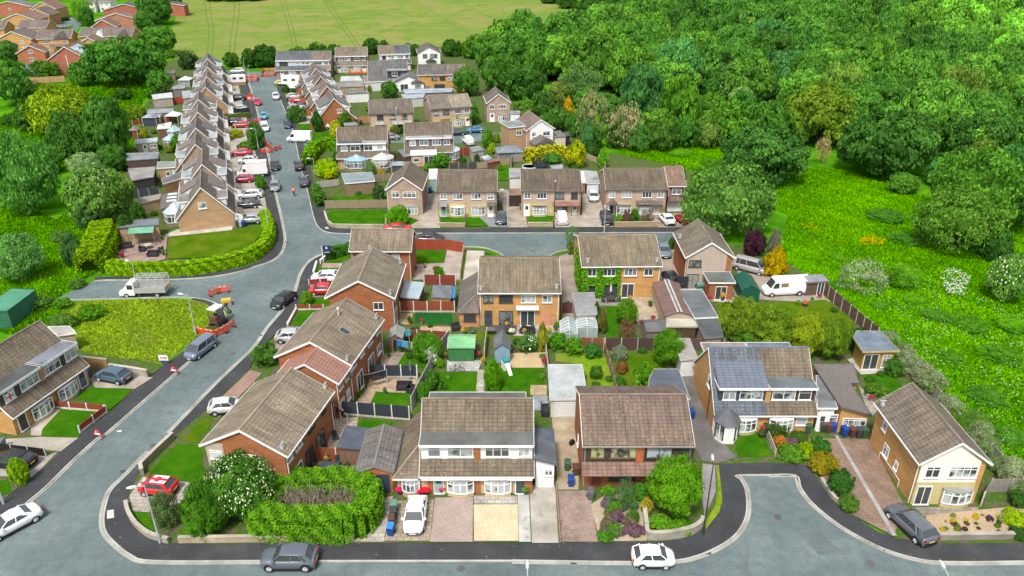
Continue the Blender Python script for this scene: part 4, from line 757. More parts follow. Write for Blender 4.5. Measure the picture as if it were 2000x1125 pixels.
# ================================================================ newer estate, far top left
EO=(.56,.31,.13); ER=(.42,.15,.10); TR=(.27,.165,.135); TB=(.19,.155,.14)
def est(label,A,B,ridge,wall,roof,d=8.6,he=4.9,rh=2.3,ang=None,w=None,wins=2,group=None,tone=None,barge=WHITE):
    t,W,D=house('estate_house',label,A,B,he,d,rh,ridge,wall,roof,ang=ang,w=w,oh=.35,ohg=.25,barge=barge,dp=False,group=group)
    for i in range(wins):
        u=W*(i+.6)/(wins+.2); window(t,W,D,'F',u,3.3,min(1.3,W/4),1.05,2)
        if i!=1: window(t,W,D,'F',u,.8,min(1.6,W/4),1.2,2)
        else: door(t,W,D,'F',u,1,2.1,WHITE,out=.0)
    return t,W,D
t,W,D=est('orange brick estate house with front gable and porch canopy',(70,77),(139,75),'x',EO,TB,9.,wins=0)
k=MB().extr([(W*.5,4.7),(W-.4,4.7),(W*.74,7.1)],-1.2,D/2,'y').obj('gable_roof',M['tile'],t,color=TB); MB().extr([(W*.52,0),(W-.6,0),(W-.6,4.7),(W*.74,6.9),(W*.52,4.7)],-.95,.02,'y').obj('gable_wall',M['brick'],t,color=EO)
for u,w,o_ in ((2.6,1.3,0),(5.,.9,0),(9.2,1.0,.95),(12.2,1.5,.95)):
    if u<W-.5: window(t,W,D,'F',u,3.2,w,1.05,2,WHITE,None,False,o_)
window(t,W,D,'F',2.6,.7,1.6,1.4,2); pitched(t,'canopy_roof',4,9.5,[(-2.2,2.3),(-.96,3.0)],'tile',TB); door(t,W,D,'F',8.2,1,2.1,WHITE,out=.95)
t,W,D=est('red brick gable end with glass skylight panel on its roof, nearest in the estate',(92,117),(173,112.5),'y',ER,TR,13,5.0,3.6,wins=0,ang=8); window(t,W,D,'F',6.9,2.6,.9,1.3,1); MB().box(5.2,5.4,-.06,.01,.1,6.2).obj('downpipe',M['paint'],t,color=WHITE)
kk=3.6/(W/2); q=MB().box(-1.9,1.9,-3.6,3.6,0,.1).obj('solar_panel',M['pane'],t,color=(.5,.58,.62)); q.location=(W*.74,5,5.0+3.6-.24*W*kk+.28); q.rotation_euler=(0,math.atan(kk),0)
est('orange brick estate house behind skylight house with red tiled side slope',(140,93),(196,84),'y',EO,TR,9,5,2.8,wins=0,ang=12)
t,W,D=est('brown-roofed estate house with small pointed dormer gable',(153,72),(262,68),'x',EO,TB,9.5,wins=3,ang=6); MB().extr([(W*.30,4.5),(W*.47,4.5),(W*.385,7.)],-.5,D/2,'y').obj('dormer_gable',M['render'],t,color=WHITE); MB().extr([(W*.72,4.5),(W*.98,4.5),(W*.85,6.9)],-.5,D/2,'y').obj('gable_roof',M['tile'],t,color=TB)
est('red brick gable house with white bargeboards beside tree belt',(176,54),(226,53),'y',ER,TR,11,4.9,2.6,wins=0,ang=14)
est('red-roofed estate house stepping up behind red gable',(184,41),(238,31),'y',(.46,.22,.14),TR,11,4.9,2.6,wins=0,ang=14)
est('dark-roofed estate house in upper middle of the estate',(199,21),(242,27),'y',ER,(.15,.13,.125),11,4.9,2.6,wins=0,ang=10)
est('far red brick estate house by tree belt',(232,14),(274,25),'y',ER,(.16,.13,.12),10,4.9,2.4,wins=0,ang=10)
est('orange gable estate house with tiny gable window',(47,30),(94,30),'y',EO,TB,11,4.9,2.5,wins=1,ang=4)
est('tall orange estate house with red roof at back',(58,18),(113,16),'y',EO,TR,13,5.,3.,wins=0,ang=4)
est('orange estate house with red roof and long side',(2,40),(42,44),'y',EO,TR,12,4.9,2.5,wins=0,ang=4)
est('brown-roofed orange house with low front gable among estate trees',(32,55),(92,54),'x',EO,TB,9,4.9,2.2,wins=3,ang=2)
est('orange gable estate house with two white windows above tree',(-10,78),(38,82),'y',EO,TB,11,4.9,2.6,wins=2,ang=6)
est('red brick gable garage house by cul-de-sac',(30,105),(50,124),'y',(.45,.17,.09),TR,8,3.6,2.2,wins=1,ang=20,w=9)
est('grey-roofed house at left picture edge',(-40,57),(9,56),'x',EO,TB,9,4.9,2.2,wins=2,ang=4)
est('red brick house with grey roof at top left corner',(-25,14),(9,20),'y',ER,(.2,.2,.21),9,4.9,2.4,wins=1,ang=4)
est('white-fronted estate house at top edge',(163,5),(184,5),'x',WHITE,(.16,.15,.15),9,4.9,2.,wins=2,ang=2)
est('white-fronted estate house second along top edge',(190,4),(214,4),'x',WHITE,(.2,.17,.16),9,4.9,2.,wins=2,ang=2)
# ================================================================ vehicles
# L,W,H, belt, nose z, windscreen base x, roof front x, roof rear x, rear glass base x, tail z, wheel r, side glass
KIND={'hatch':(4.15,1.79,1.47,.98,.80,1.18,.42,-1.2,-1.93,1.04,.32,1),'small':(3.45,1.64,1.47,.98,.82,1.08,.45,-1.05,-1.60,1.02,.29,1),
'suv':(4.45,1.86,1.64,1.08,.92,1.2,.5,-1.45,-2.08,1.14,.37,1),'saloon':(4.55,1.82,1.43,.96,.76,1.2,.4,-.9,-1.75,1.02,.33,1),
'estate':(4.65,1.84,1.5,.98,.78,1.2,.45,-1.65,-2.2,1.03,.33,1),'mpv':(4.9,1.92,1.95,1.14,.96,1.85,1.0,-2.15,-2.38,1.15,.34,1),
'van':(5.6,2.05,2.5,1.22,1.0,2.1,1.35,-2.72,-2.76,1.2,.36,0),'carvan':(4.3,1.82,1.85,1.05,.88,1.3,.65,-2.05,-2.1,1.05,.31,0)}
def car_meshes(k):
    L,W,H,belt,nose,xw,xf,xr,xg,tail,wr,sg=KIND[k]; w=W/2; h=L/2
    def sec(x,zb,f,z0=.24): y=w*f; return [(x,-y*.86,z0),(x,y*.86,z0),(x,y,z0+.2),(x,y*1.0,zb*.72),(x,y*.94,zb),(x,y*.55,zb+.03),(x,-y*.55,zb+.03),(x,-y*.94,zb),(x,-y,zb*.72),(x,-y,z0+.2)]
    xs=[(-h,tail*.66,.68,.4),(-h+.05,tail*.86,.84,.32),(-h+.2,tail*.98,.93,.26),(xg,max(tail,belt),.985,.24),(xr*.4,belt+.01,1.,.24),(0,belt,1.,.24),(xw-.25,belt-.01,1.,.24),(xw,belt-.02,1.,.24),(h*.72,(belt*.5+nose*.5)+.035,.97,.24),(h-.34,nose+.05,.91,.26),(h-.13,nose-.03,.80,.29),(h-.03,nose*.82,.64,.34),(h,nose*.66,.5,.38)]
    xs.sort(key=lambda t:t[0]); b=MB().loft([sec(x,z,f,z0) for x,z,f,z0 in xs])
    out={'body':b.mesh('body',M['car'],True)}
    yb=w*.92; yr=w*.74; e=.012
    hull=lambda m,g: m.hexa([(xg,-yb+g,belt-.03),(xw,-yb+g,belt-.03),(xw,yb-g,belt-.03),(xg,yb-g,belt-.03),(xr,-yr+g,H-.1),(xf,-yr+g,H-.1),(xf,yr-g,H-.1),(xr,yr-g,H-.1)])
    if sg:
        out['windows']=hull(MB(),0).mesh('windows',M['glass'])
        N=6; secs=[]
        for q in range(N+1):
            t=q/N; x=xr-.07+(xf+.05-xr+.07)*t; arc=math.sin(math.pi*(.12+.76*t)); ww=yr*(.9+.12*math.sin(math.pi*t)); zt=H-.085+.095*arc
            secs.append([(x,-ww,zt-.07),(x,ww,zt-.07),(x,ww*.93,zt-.02),(x,ww*.5,zt+.025),(x,-ww*.5,zt+.025),(x,-ww*.93,zt-.02)])
        m=MB(); m.loft(secs)
        pil=[((xw,yb),(xf,yr)),((xg,yb),(xr,yr)),((.0+(xf+xr)/2*.5,yb+.005),((xf+xr)/2,yr+.012))]
        if k in('estate','mpv','suv'): pil.append(((xg*.55+xw*.05-.3,yb+.005),(xr*.62,yr+.012)))
        for (xa,ya),(xb_,yb_) in pil:
            for s in(1,-1): m.tube((xa,ya*s,belt-.03),(xb_,yb_*s,H-.04),.045,.045,5)
        for s in(1,-1):
            a,b_,c_,d_=(xg+.02,s*(yb+.012),belt-.03),(xg+.42,s*(yb+.012),belt-.03),(xr+.30,s*(yr+.018),H-.1),(xr-.02,s*(yr+.018),H-.1); o_=(0,-.05*s,0); sh=lambda p:(p[0],p[1]-.06*s,p[2]); q=[a,b_,sh(b_),sh(a),d_,c_,sh(c_),sh(d_)]; m.hexa(q if s<0 else q[::-1])
        out['roof']=m.mesh('roof',M['car'],False)
    else:
        out['load_body']=hull(MB(),0).mesh('load_body',M['car'])
        t=lambda x0,z:None
        lerp=lambda f:(xw+(xf-xw)*f, (yb+(yr-yb)*f)*.9, belt-.03+(H-.02-belt)*f)
        (x0,y0,z0),(x1,y1,z1)=lerp(.06),lerp(.80); o=.02
        m=MB().hexa([(x0+o-.03,-y0,z0),(x0+o,-y0,z0),(x0+o,y0,z0),(x0+o-.03,y0,z0),(x1+o-.03,-y1,z1),(x1+o,-y1,z1),(x1+o,y1,z1),(x1+o-.03,y1,z1)])
        out['windscreen']=m.mesh('windscreen',M['glass'])
        m=MB(); f0,f1=.06,.62
        for s in(1,-1):
            ya,yb2=yb+(yr-yb)*f0+.01,yb+(yr-yb)*f1+.01; za,zb=belt-.03+(H-belt)*f0,belt-.03+(H-belt)*f1; xa=xw-.2; xb_=xw+(xf-xw)*f1-.15; q=[(xa,s*ya,za),(xa-.95,s*ya,za),(xa-.95,s*yb2,zb),(xb_,s*yb2,zb)]; m.poly(q if s<0 else q[::-1]); m.poly(q[::-1] if s<0 else q)
        out['side_windows']=m.mesh('side_windows',M['glass'])
    wx=(h-.82 if k not in('van',) else h-.95); wx2=-(h-.78)
    tm=MB().lathe([(wr*.62,-.1),(wr*.97,-.1),(wr,-.06),(wr,.06),(wr*.97,.1),(wr*.62,.1)],14); tm.v=[(x,z,y) for x,y,z in tm.v]; tm.f=[f[::-1] for f in tm.f]; out['tyre']=tm.mesh('tyre',M['rubber'])
    rm=MB()
    for i in range(5): a=2*math.pi*i/5; rm.tube((0,-.11,0),(wr*.58*math.cos(a),-.11,wr*.58*math.sin(a)),.035,.045,5)
    rm.tube((0,-.105,0),(0,.105,0),wr*.6,wr*.6,12); out['rim']=rm.mesh('rim',M['alloy'])
    am=MB().tube((0,-.02,0),(0,.02,0),wr*1.16,wr*1.16,14); out['wheel_arch']=am.mesh('wheel_arch',M['rubber'])
    y=w*.72; out['headlight']=MB().hexa([(h-.32,-.16,nose-.14),(h-.08,-.16,nose-.16),(h-.14,.14,nose-.16),(h-.38,.14,nose-.14),(h-.36,-.16,nose+.035),(h-.18,-.16,nose-.0),(h-.24,.14,nose-.0),(h-.42,.14,nose+.03)]).mesh('headlight',M['lamp'])
    out['tail_light']=MB().box(-h+.0,-h+.2,-.1,.1,tail*.72,tail*.94).mesh('tail_light',M['taillamp'])
    out['number_plate']=MB().box(-.012,.012,-.26,.26,-.055,.055).mesh('number_plate',M['paint'])
    out['sill']=MB().box(-h+1.1,h-1.2,-w*.985,w*.985,.19,.30).mesh('sill',M['rubber'])
    out['bumper']=MB().box(-h-.015,-h+.12,-w*.62,w*.62,.3,.5).mesh('bumper',M['rubber'])
    out['grille']=MB().box(h-.12,h-.01,-w*.5,w*.5,nose*.52,nose*.74).mesh('grille',M['rubber'])
    out['mirror']=MB().box(xw-.32,xw-.16,-.09,.09,belt-.02,belt+.13).mesh('mirror',M['car'])
    return out,(wx,wx2,w,wr,L,nose,tail,h)
def lampmats():
    t=NT('lamp_lens'); M['lamp']=t.done(lin((.62,.64,.66)),.12,.6); t=NT('tail_lens'); M['taillamp']=t.done(lin((.35,.015,.01)),.2,.5)
lampmats()
def car(kind,px,py,head,color,label,cat='car',roof=None,name=None,group=None,z=None,hz=.7):
    o=P(px,py,hz); me,(wx,wx2,w,wr,L,nose,tail,h)=cached(('car',kind),lambda:car_meshes(kind))
    t=thing(name or {'van':'panel_van','carvan':'small_van','mpv':'people_carrier'}.get(kind,'parked_car'),label,cat,(o.x,o.y,.03 if z is None else z),R(head),group)
    put('body',me['body'],t,color=color)
    if KIND[kind][-1]: put('windows',me['windows'],t); put('roof',me['roof'],t,color=roof or color)
    else: put('load_body',me['load_body'],t,color=color); put('windscreen',me['windscreen'],t); put('side_windows',me['side_windows'],t)
    for x in(wx,wx2):
        for s in(-1,1):
            a=put('wheel',me['tyre'],t,(x,s*(w-.1),wr),math.pi if s>0 else 0); put('rim',me['rim'],a,(0,0,0)); put('wheel_arch',me['wheel_arch'],t,(x,s*(w-.035),wr+.02))
    for s in(-1,1):
        q=put('headlight',me['headlight'],t,(0,s*w*.66,0)); q.scale.y=s; put('tail_light',me['tail_light'],t,(0,s*w*.74,0)); put('mirror',me['mirror'],t,(0,s*(w+.06),0),color=color)
    put('number_plate',me['number_plate'],t,(h+.005,0,.42),color=(.75,.75,.72)); put('number_plate',me['number_plate'],t,(-h-.005,0,tail*.62),color=(.7,.55,.08)); put('grille',me['grille'],t)
    if KIND[kind][-1]: put('sill',me['sill'],t); put('bumper',me['bumper'],t)
    return t
CW=(.80,.81,.81); CS=(.42,.44,.46); CG=(.12,.135,.15); CB=(.018,.02,.024); CRED=(.50,.012,.018); CNV=(.02,.035,.07); CBL=(.01,.16,.30)
car('saloon',22,1019,232,CW,'white sloping-backed car at kerb, cut by left picture edge')
t=car('small',308,951,172,CRED,'red hatchback with white stripes over bonnet and roof, on corner drive',z=.13)
for y in(-.33,.33):
    MB().hexa([(-1.1,y-.16,1.485),(.33,y-.16,1.475),(.33,y+.16,1.475),(-1.1,y+.16,1.485),(-1.1,y-.16,1.51),(.33,y-.16,1.49),(.33,y+.16,1.49),(-1.1,y+.16,1.51)]).hexa([(.95,y-.16,.95),(1.55,y-.16,.82),(1.55,y+.16,.82),(.95,y+.16,.95),(.95,y-.16,.985),(1.55,y-.16,.885),(1.55,y+.16,.885),(.95,y+.16,.985)]).obj('stripe',M['paint'],t,color=CW)
car('hatch',27,898,168,CB,'black hatchback on left-hand drive beside scalloped black fence',z=.12)
car('hatch',221,733,163,(.06,.11,.16),'dark blue hatchback on drive beside low brick wall of rough grass plot',z=.12)
t=car('mpv',391,679,252,(.13,.18,.23),'silver-blue people carrier with dark glass roof, parked facing camera beyond roadworks'); t.scale=(.88,.92,.84); t.name='parked_car'
car('hatch',553,585,250,CB,'black hatchback parked facing camera on right-hand kerb of winding street')
car('small',628,566,182,CRED,'rounded red car on drive of red brick house',z=.12)
car('hatch',637,541,183,CW,'white hatchback on drive behind low white garden wall',z=.12)
car('hatch',572,657,2,CS,'silver hatchback nosed in beside red brick house with skylight',z=.12)
car('small',440,794,10,(.55,.56,.57),'small pale silver car half hidden behind mossy corner roof',z=.12)
car('suv',565,1089,180,(.10,.115,.14),'dark grey SUV at bottom kerb below the tall hedge')
car('small',1276,1087,0,CW,'small white five-door hatchback on bottom road below round tree')
car('hatch',811,1006,270,CW,'white hatchback facing camera on drive of white dormer pair',z=.13)
car('estate',1779,1022,107,(.10,.115,.135),'dark grey estate with silver roof rails beside white gable house',z=.12)
car('hatch',978,426,268,(.06,.07,.08),'dark grey hatchback facing camera on slate-grey drive',z=.1)
car('carvan',1097,426,92,CW,'white small van seen from behind on pale drive, mid row',cat='van',z=.1)
car('hatch',1159,383,270,(.66,.68,.70),'pale silver hatchback before white garage, far up a drive',z=.1)
car('suv',1184,427,270,CB,'black car facing camera at foot of drive by brick garden wall',z=.1)
car('saloon',1302,427,100,CW,'white saloon on drive beside white garage door',z=.1)
car('hatch',1335,428,110,(.45,.03,.02),'red car mostly hidden under large green tree',z=.1)
car('saloon',1297,489,268,(.16,.19,.23),'blue-grey saloon between ivy house and pink gable house',z=.1)
car('hatch',1313,546,282,CB,'black hatchback beside brick wall of pink gable house',z=.1)
car('mpv',1466,522,-36,(.36,.34,.33),'silver-beige people carrier with dark side glass by golden conifer',z=.1)
car('hatch',928,253,190,CBL,'bright blue hatchback on back lane of upper houses')
car('saloon',891,258,8,CNV,'navy saloon behind bright blue hatchback')
t=car('carvan',914,275,110,CW,'white van with cream roof marks behind chalet pair with sunroom',cat='van')
car('saloon',777,445,0,CRED,'red convertible parked before pink detached house, behind corner roof')
car('saloon',841,465,0,CB,'dark car whose roof just shows above the red-brown corner fence')
car('hatch',763,267,12,(.25,.26,.27),'grey hatchback between chalet pairs on back lane')
car('hatch',629,246,182,CW,'white hatchback on drive behind tall dark conifer',z=.1)
car('van',585,271,178,CW,'white panel van turning at lane mouth',cat='van')
car('hatch',562,243,288,CNV,'navy hatchback on right-hand side of long straight street')
car('suv',539,188,288,(.60,.62,.63),'silver car coming down the long straight street')
car('hatch',503,199,290,CRED,'red hatchback at left kerb of long straight street')
car('small',515,226,290,(.08,.32,.44),'pale blue hatchback at left kerb of long street')
car('carvan',517,249,290,CW,'small white van at left kerb of long street',cat='van')
car('hatch',537,323,287,CB,'near-black hatchback at left kerb before silver car')
car('hatch',537,363,285,(.22,.23,.24),'grey hatchback at left kerb nearest hi-vis walker')
car('suv',584,323,107,CB,'black SUV seen from behind at right kerb')
car('suv',594,354,105,(.04,.05,.06),'dark grey SUV seen from behind nearest pink corner garden')
car('hatch',484,313,190,(.5,.52,.53),'silver car on drive above white box lorry',z=.1)
car('hatch',474,350,190,(.35,.01,.04),'maroon car on drive just below white box lorry',z=.1)
car('estate',488,380,190,(.55,.57,.58),'silver estate on drive of row-end chalet',z=.1)
car('hatch',484,399,190,(.03,.035,.04),'black hatchback below silver estate on row-end drive',z=.1)
car('hatch',489,428,188,(.3,.32,.33),'grey car tucked behind curved clipped hedge end',z=.1)
car('hatch',472,298,190,(.48,.02,.06),'crimson car on drive beside leafy garden in left row',z=.1)
car('hatch',471,244,190,CRED,'bright red car on drive next to navy SUV',z=.1)
car('suv',455,239,190,CNV,'navy SUV on drive next to bright red car',z=.1)
car('hatch',466,212,190,(.45,.48,.5),'silver car behind long black fence panel',z=.1)
car('suv',464,191,190,CB,'black SUV on drive below wide orange-gabled chalet',z=.1)
car('suv',464,139,190,(.6,.62,.64),'white SUV on farthest drive of left row',z=.1)
car('hatch',550,162,10,(.60,.50,.16),'cream-yellow car in front of white motorhome',z=.1)
car('carvan',576,173,5,CW,'white van just below white motorhome',cat='van',z=.1)
car('hatch',582,196,5,CRED,'red hatchback on drive of red brick gable chalet',z=.1)
car('hatch',574,188,5,(.4,.4,.41),'grey car behind red hatchback on shared drive',z=.1)
car('hatch',590,207,5,CB,'black car beneath porch of red brick gable chalet',z=.1)
car('hatch',577,211,5,(.28,.29,.3),'grey car below black car, behind small round tree',z=.1)
car('hatch',483,121,20,(.6,.6,.6),'pale car at dead end by hayfield hedge')
car('hatch',110,42,60,(.03,.2,.42),'bright blue car in estate cul-de-sac'); car('hatch',119,52,30,(.3,.32,.33),'grey car by brown estate roof'); car('hatch',103,53,190,(.4,.06,.06),'red car behind brown estate roof')
car('hatch',69,100,100,(.35,.36,.37),'silver car on estate court beside orange house'); car('hatch',87,108,100,CB,'black car by estate house porch'); car('hatch',92,126,10,CNV,'navy car beside red brick estate gable')
# the white panel van with its rear doors open
t=car('van',1528,566,186,CW,'white panel van with both rear doors open beside green tent',cat='van',z=.12)
for s in(-1,1):
    d=MB().box(-.04,.0,0,.95,.55,2.3).obj('rear_door',M['car'],t,(-2.8,s*.98,0),R(60 if s<0 else 0)+ (R(180) if s>0 else R(30)),CW)
MB().box(-.5,.5,.955,.965,1.45,2.0).obj('board_window',M['paint'],t,(.2,-.02,0),color=(.25,.17,.09))
# white box lorry on a drive in the left row
o=P(492,332,1.4); t=thing('box_lorry','white box lorry nosed into a drive of left-hand row','lorry',(o.x,o.y,.1),R(194))
me,(wx,wx2,w,wr,L,nose,tail,h)=cached(('car','van'),lambda:car_meshes('van'))
b=MB().box(-2.9,.95,-1.1,1.1,.75,2.95).obj('box_body',M['car'],t,color=CW); MB().box(-2.92,.97,-1.13,1.13,2.95,3.0).obj('roof',M['paint'],b,color=(.6,.58,.5))
m=MB().loft([[(.97,-.95,.4),(.97,.95,.4),(.97,.85,2.1),(.97,-.85,2.1)],[(1.7,-.95,.4),(1.7,.95,.4),(1.6,.8,2.1),(1.6,-.8,2.1)],[(2.3,-.95,.4),(2.3,.95,.4),(2.3,.9,1.2),(2.3,-.9,1.2)],[(2.85,-.85,.4),(2.85,.85,.4),(2.85,.8,.9),(2.85,-.8,.9)]]); m.obj('cab',M['car'],t,color=CW)
MB().hexa([(1.68,-.75,2.0),(2.3,-.85,1.26),(2.3,.85,1.26),(1.68,.75,2.0),(1.72,-.75,2.05),(2.34,-.85,1.3),(2.34,.85,1.3),(1.72,.75,2.05)]).obj('windscreen',M['glass'],t); MB().box(1.1,1.65,-.93,.93,1.3,1.85).obj('side_windows',M['glass'],t)
def wheels(t,xs,w,wr=.36,kind='van'):
    me,_=cached(('car',kind),lambda:car_meshes(kind))
    for x in xs:
        for s in(-1,1): a=put('wheel',me['tyre'],t,(x,s*(w-.12),KIND[kind][10]),math.pi if s>0 else 0); put('rim',me['rim'],a)
wheels(t,(-1.9,1.9),1.0)
# caged tipper lorry in the side road
o=P(280,566,.8); t=thing('caged_truck','white tipper lorry with grey mesh cage parked in side road','lorry',(o.x,o.y,.03),R(183))
m=MB().loft([[(.85,-.95,.4),(.85,.95,.4),(.85,.88,2.1),(.85,-.88,2.1)],[(1.75,-.95,.4),(1.75,.95,.4),(1.65,.84,2.15),(1.65,-.84,2.15)],[(2.35,-.95,.4),(2.35,.95,.4),(2.35,.9,1.25),(2.35,-.9,1.25)],[(2.9,-.85,.4),(2.9,.85,.4),(2.9,.8,.95),(2.9,-.8,.95)]]); m.obj('cab',M['car'],t,color=CW)
MB().hexa([(1.72,-.78,2.05),(2.36,-.86,1.3),(2.36,.86,1.3),(1.72,.78,2.05),(1.77,-.78,2.1),(2.4,-.86,1.35),(2.4,.86,1.35),(1.77,.78,2.1)]).obj('windscreen',M['glass'],t); MB().box(1.0,1.7,-.935,.935,1.3,1.9).obj('side_windows',M['glass'],t)
MB().box(-3.3,.8,-1.05,1.05,.75,.95).box(-3.3,.8,-1.05,-1.0,.95,1.5).box(-3.3,.8,1.0,1.05,.95,1.5).box(.75,.8,-1.,1.,.95,1.5).box(-3.3,-3.25,-1.,1.,.95,1.5).obj('load_bed',M['paint'],t,color=(.38,.38,.36))
m=MB()
for x in (-3.25,-2.25,-1.25,-.25,.75):
    for y in(-1.02,1.02): m.box(x-.04,x+.04,y-.03,y+.03,1.5,2.75)
    m.box(x-.03,x+.03,-1.02,1.02,2.72,2.78)
for y in(-1.02,-.35,.35,1.02): m.box(-3.28,.78,y-.03,y+.03,2.72,2.78)
for y in(-1.03,1.03):
    for z in(1.8,2.1,2.4): m.box(-3.28,.78,y-.012,y+.012,z-.015,z+.015)
    for i in range(20): x=-3.2+i*.2; m.box(x-.01,x+.01,y-.012,y+.012,1.5,2.72)
for i in range(14): x=-3.2+i*.29; m.box(x-.012,x+.012,-1.,1.,2.735,2.755)
m.obj('mesh_cage',M['paint'],t,color=(.45,.46,.46)); wheels(t,(-2.1,1.95),1.0); MB().box(-3.34,-3.305,-1.,-.2,.9,1.5).obj('hazard_board',M['paint'],t,color=(.7,.5,.05))
# motorhomes
def motorhome(px,py,head,label,L=6.,H=2.75,cab=True):
    o=P(px,py,1.3); t=thing('motorhome',label,'motorhome',(o.x,o.y,.1),R(head))
    pr=[(-L/2,.5),(L/2-1.3,.5),(L/2-1.3,1.25),(L/2-.7,1.7),(L/2-.8,H-.25),(L/2-1.3,H),(-L/2+.2,H),(-L/2,H-.2)]
    m=MB(); n=len(pr); m.v=[(x,-1.12,z) for x,z in pr]+[(x,1.12,z) for x,z in pr]; m.f=[tuple(range(n)),tuple(range(n,2*n))[::-1]]+[(i,n+i,n+(i+1)%n,(i+1)%n) for i in range(n)]; m.obj('body',M['car'],t,color=CW)
    MB().loft([[(L/2-1.29,-.98,.45),(L/2-1.29,.98,.45),(L/2-1.29,.9,1.65),(L/2-1.29,-.9,1.65)],[(L/2-.55,-.98,.45),(L/2-.55,.98,.45),(L/2-.55,.9,1.35),(L/2-.55,-.9,1.35)],[(L/2,-.85,.45),(L/2,.85,.45),(L/2,.8,.95),(L/2,-.8,.95)]]).obj('cab',M['car'],t,color=CW)
    for s in(-1,1): MB().box(-L/2+.6,-L/2+1.7,-.02,.02,1.4,2.0).box(.0,1.0,-.02,.02,1.4,2.0).obj('side_windows',M['glass'],t,(0,s*1.125,0))
    MB().box(L/2-1.0,L/2-.5,-.8,.8,1.38,1.66).obj('windscreen',M['glass'],t); wheels(t,(-L/2+1.5,L/2-1.1),1.05); MB().box(-.8,.2,-.4,.4,H,H+.2).obj('roof_vent',M['paint'],t,color=CW); return t
motorhome(571,158,5,'white motorhome with dark windows at top of right-hand drives')
motorhome(462,155,195,'white camper parked nose-out on left-hand drive near red barriers',L=5.2,H=2.5)
# ================================================================ foliage
def leaves_mesh(name,pos,nrm,size,rnd,core=None,asp=.62):
    """one diamond shaped leaf clump per point"""
    n=len(pos); nrm=nrm/np.linalg.norm(nrm,axis=1,keepdims=True); r=rng.normal(size=(n,3)); u=np.cross(nrm,r); u/=np.linalg.norm(u,axis=1,keepdims=True)+1e-9; v=np.cross(nrm,u)
    s=size[:,None]; q=np.stack([pos-u*s,pos-v*s*asp,pos+u*s,pos+v*s*asp],1).reshape(-1,3); att=np.repeat(rnd,4); nf=n; faces=np.arange(n*4,dtype=np.int32)
    loops=faces; starts=np.arange(n,dtype=np.int32)*4; tot=np.full(n,4,dtype=np.int32)
    if core is not None:  # opaque core added inside the crown so light does not leak through
        cv,cf=core; b=len(q); q=np.vstack([q,cv]); att=np.concatenate([att,np.full(len(cv),.35)])
        cl=np.array(cf,dtype=np.int32).ravel()+b; k=len(cf[0]); starts=np.concatenate([starts,len(loops)+np.arange(len(cf),dtype=np.int32)*k]); tot=np.concatenate([tot,np.full(len(cf),k,dtype=np.int32)]); loops=np.concatenate([loops,cl])
    me=bpy.data.meshes.new(name); me.vertices.add(len(q)); me.vertices.foreach_set('co',q.astype(np.float32).ravel()); me.loops.add(len(loops)); me.loops.foreach_set('vertex_index',loops)
    me.polygons.add(len(starts)); me.polygons.foreach_set('loop_start',starts); me.polygons.foreach_set('loop_total',tot); me.update(); me.validate()
    a=me.attributes.new('rnd','FLOAT','POINT'); a.data.foreach_set('value',att.astype(np.float32)); me.materials.append(M['leaf']); return me
def ico(r,sub=2,sc=(1,1,1),c=(0,0,0)):
    bm=bmesh.new(); bmesh.ops.create_icosphere(bm,subdivisions=sub,radius=r); v=np.array([x.co[:] for x in bm.verts])*np.array(sc)+np.array(c); f=[[x.index for x in p.verts] for p in bm.faces]; bm.free(); return v,f
def unit(n): p=rng.normal(size=(n,3)); return p/np.linalg.norm(p,axis=1,keepdims=True)
def crown(nl=15,ns=9,nf=24,lr=.42,sr=.19,leaf=.07,lob=.6,shape='round',jit=.55,core=.62):
    C=[]
    for i in range(nl):
        z=1-1.86*(i+.5)/nl; a=i*2.39996+rng.uniform(-.3,.3); r=math.sqrt(max(0,1-z*z)); C.append(np.array([r*math.cos(a),r*math.sin(a),z])*lob*rng.uniform(.86,1.12))
    pos=[];nr=[];rn=[];sz=[]
    for c in C:
        L=lr*rng.uniform(.78,1.2); d=unit(ns*3); d=d[(d@ (c/np.linalg.norm(c)))>-.15][:ns]; lt=rng.uniform(0,.35)
        for e in d:
            sc=c+e*L; l=unit(nf*2); l=l[(l@e)>-.35][:nf]; k=sr*rng.uniform(.75,1.3); rr=rng.uniform(.7,1.06,size=(len(l),1)); pos.append(sc+l*k*rr); nr.append(l*.7+e*.5+rng.normal(size=l.shape)*jit+np.array([0,0,.25])); t=rng.uniform(.05,.6); rn.append(np.clip(lt*.8+t*.75+rng.uniform(-.3,.38,size=len(l)),0,1)); sz.append(leaf*rng.uniform(.6,1.35,size=len(l)))
    pos=np.vstack(pos); nr=np.vstack(nr); rn=np.concatenate(rn); sz=np.concatenate(sz); cv,cf=ico(core,2)
    def shp(p):
        p=p.copy(); m=1.08
        z=np.clip((p[:,2]/m+1)/2,0,1.05)
        if shape=='cone': f=np.clip(1.12-z,.06,1)**.8; p[:,0]*=f; p[:,1]*=f
        elif shape=='flame': f=np.clip(np.sin(np.pi*np.clip(z*.86+.12,0,1)),.08,1)**.7; p[:,0]*=f; p[:,1]*=f
        elif shape=='weep':
            rr=np.linalg.norm(p[:,:2],axis=1); z=z-np.clip(rr-.45,0,1)*.35
        p[:,2]=z; return p
    return leaves_mesh('crown',shp(pos),nr,sz,rn,(shp(cv*np.array([1,1,.95])),cf))
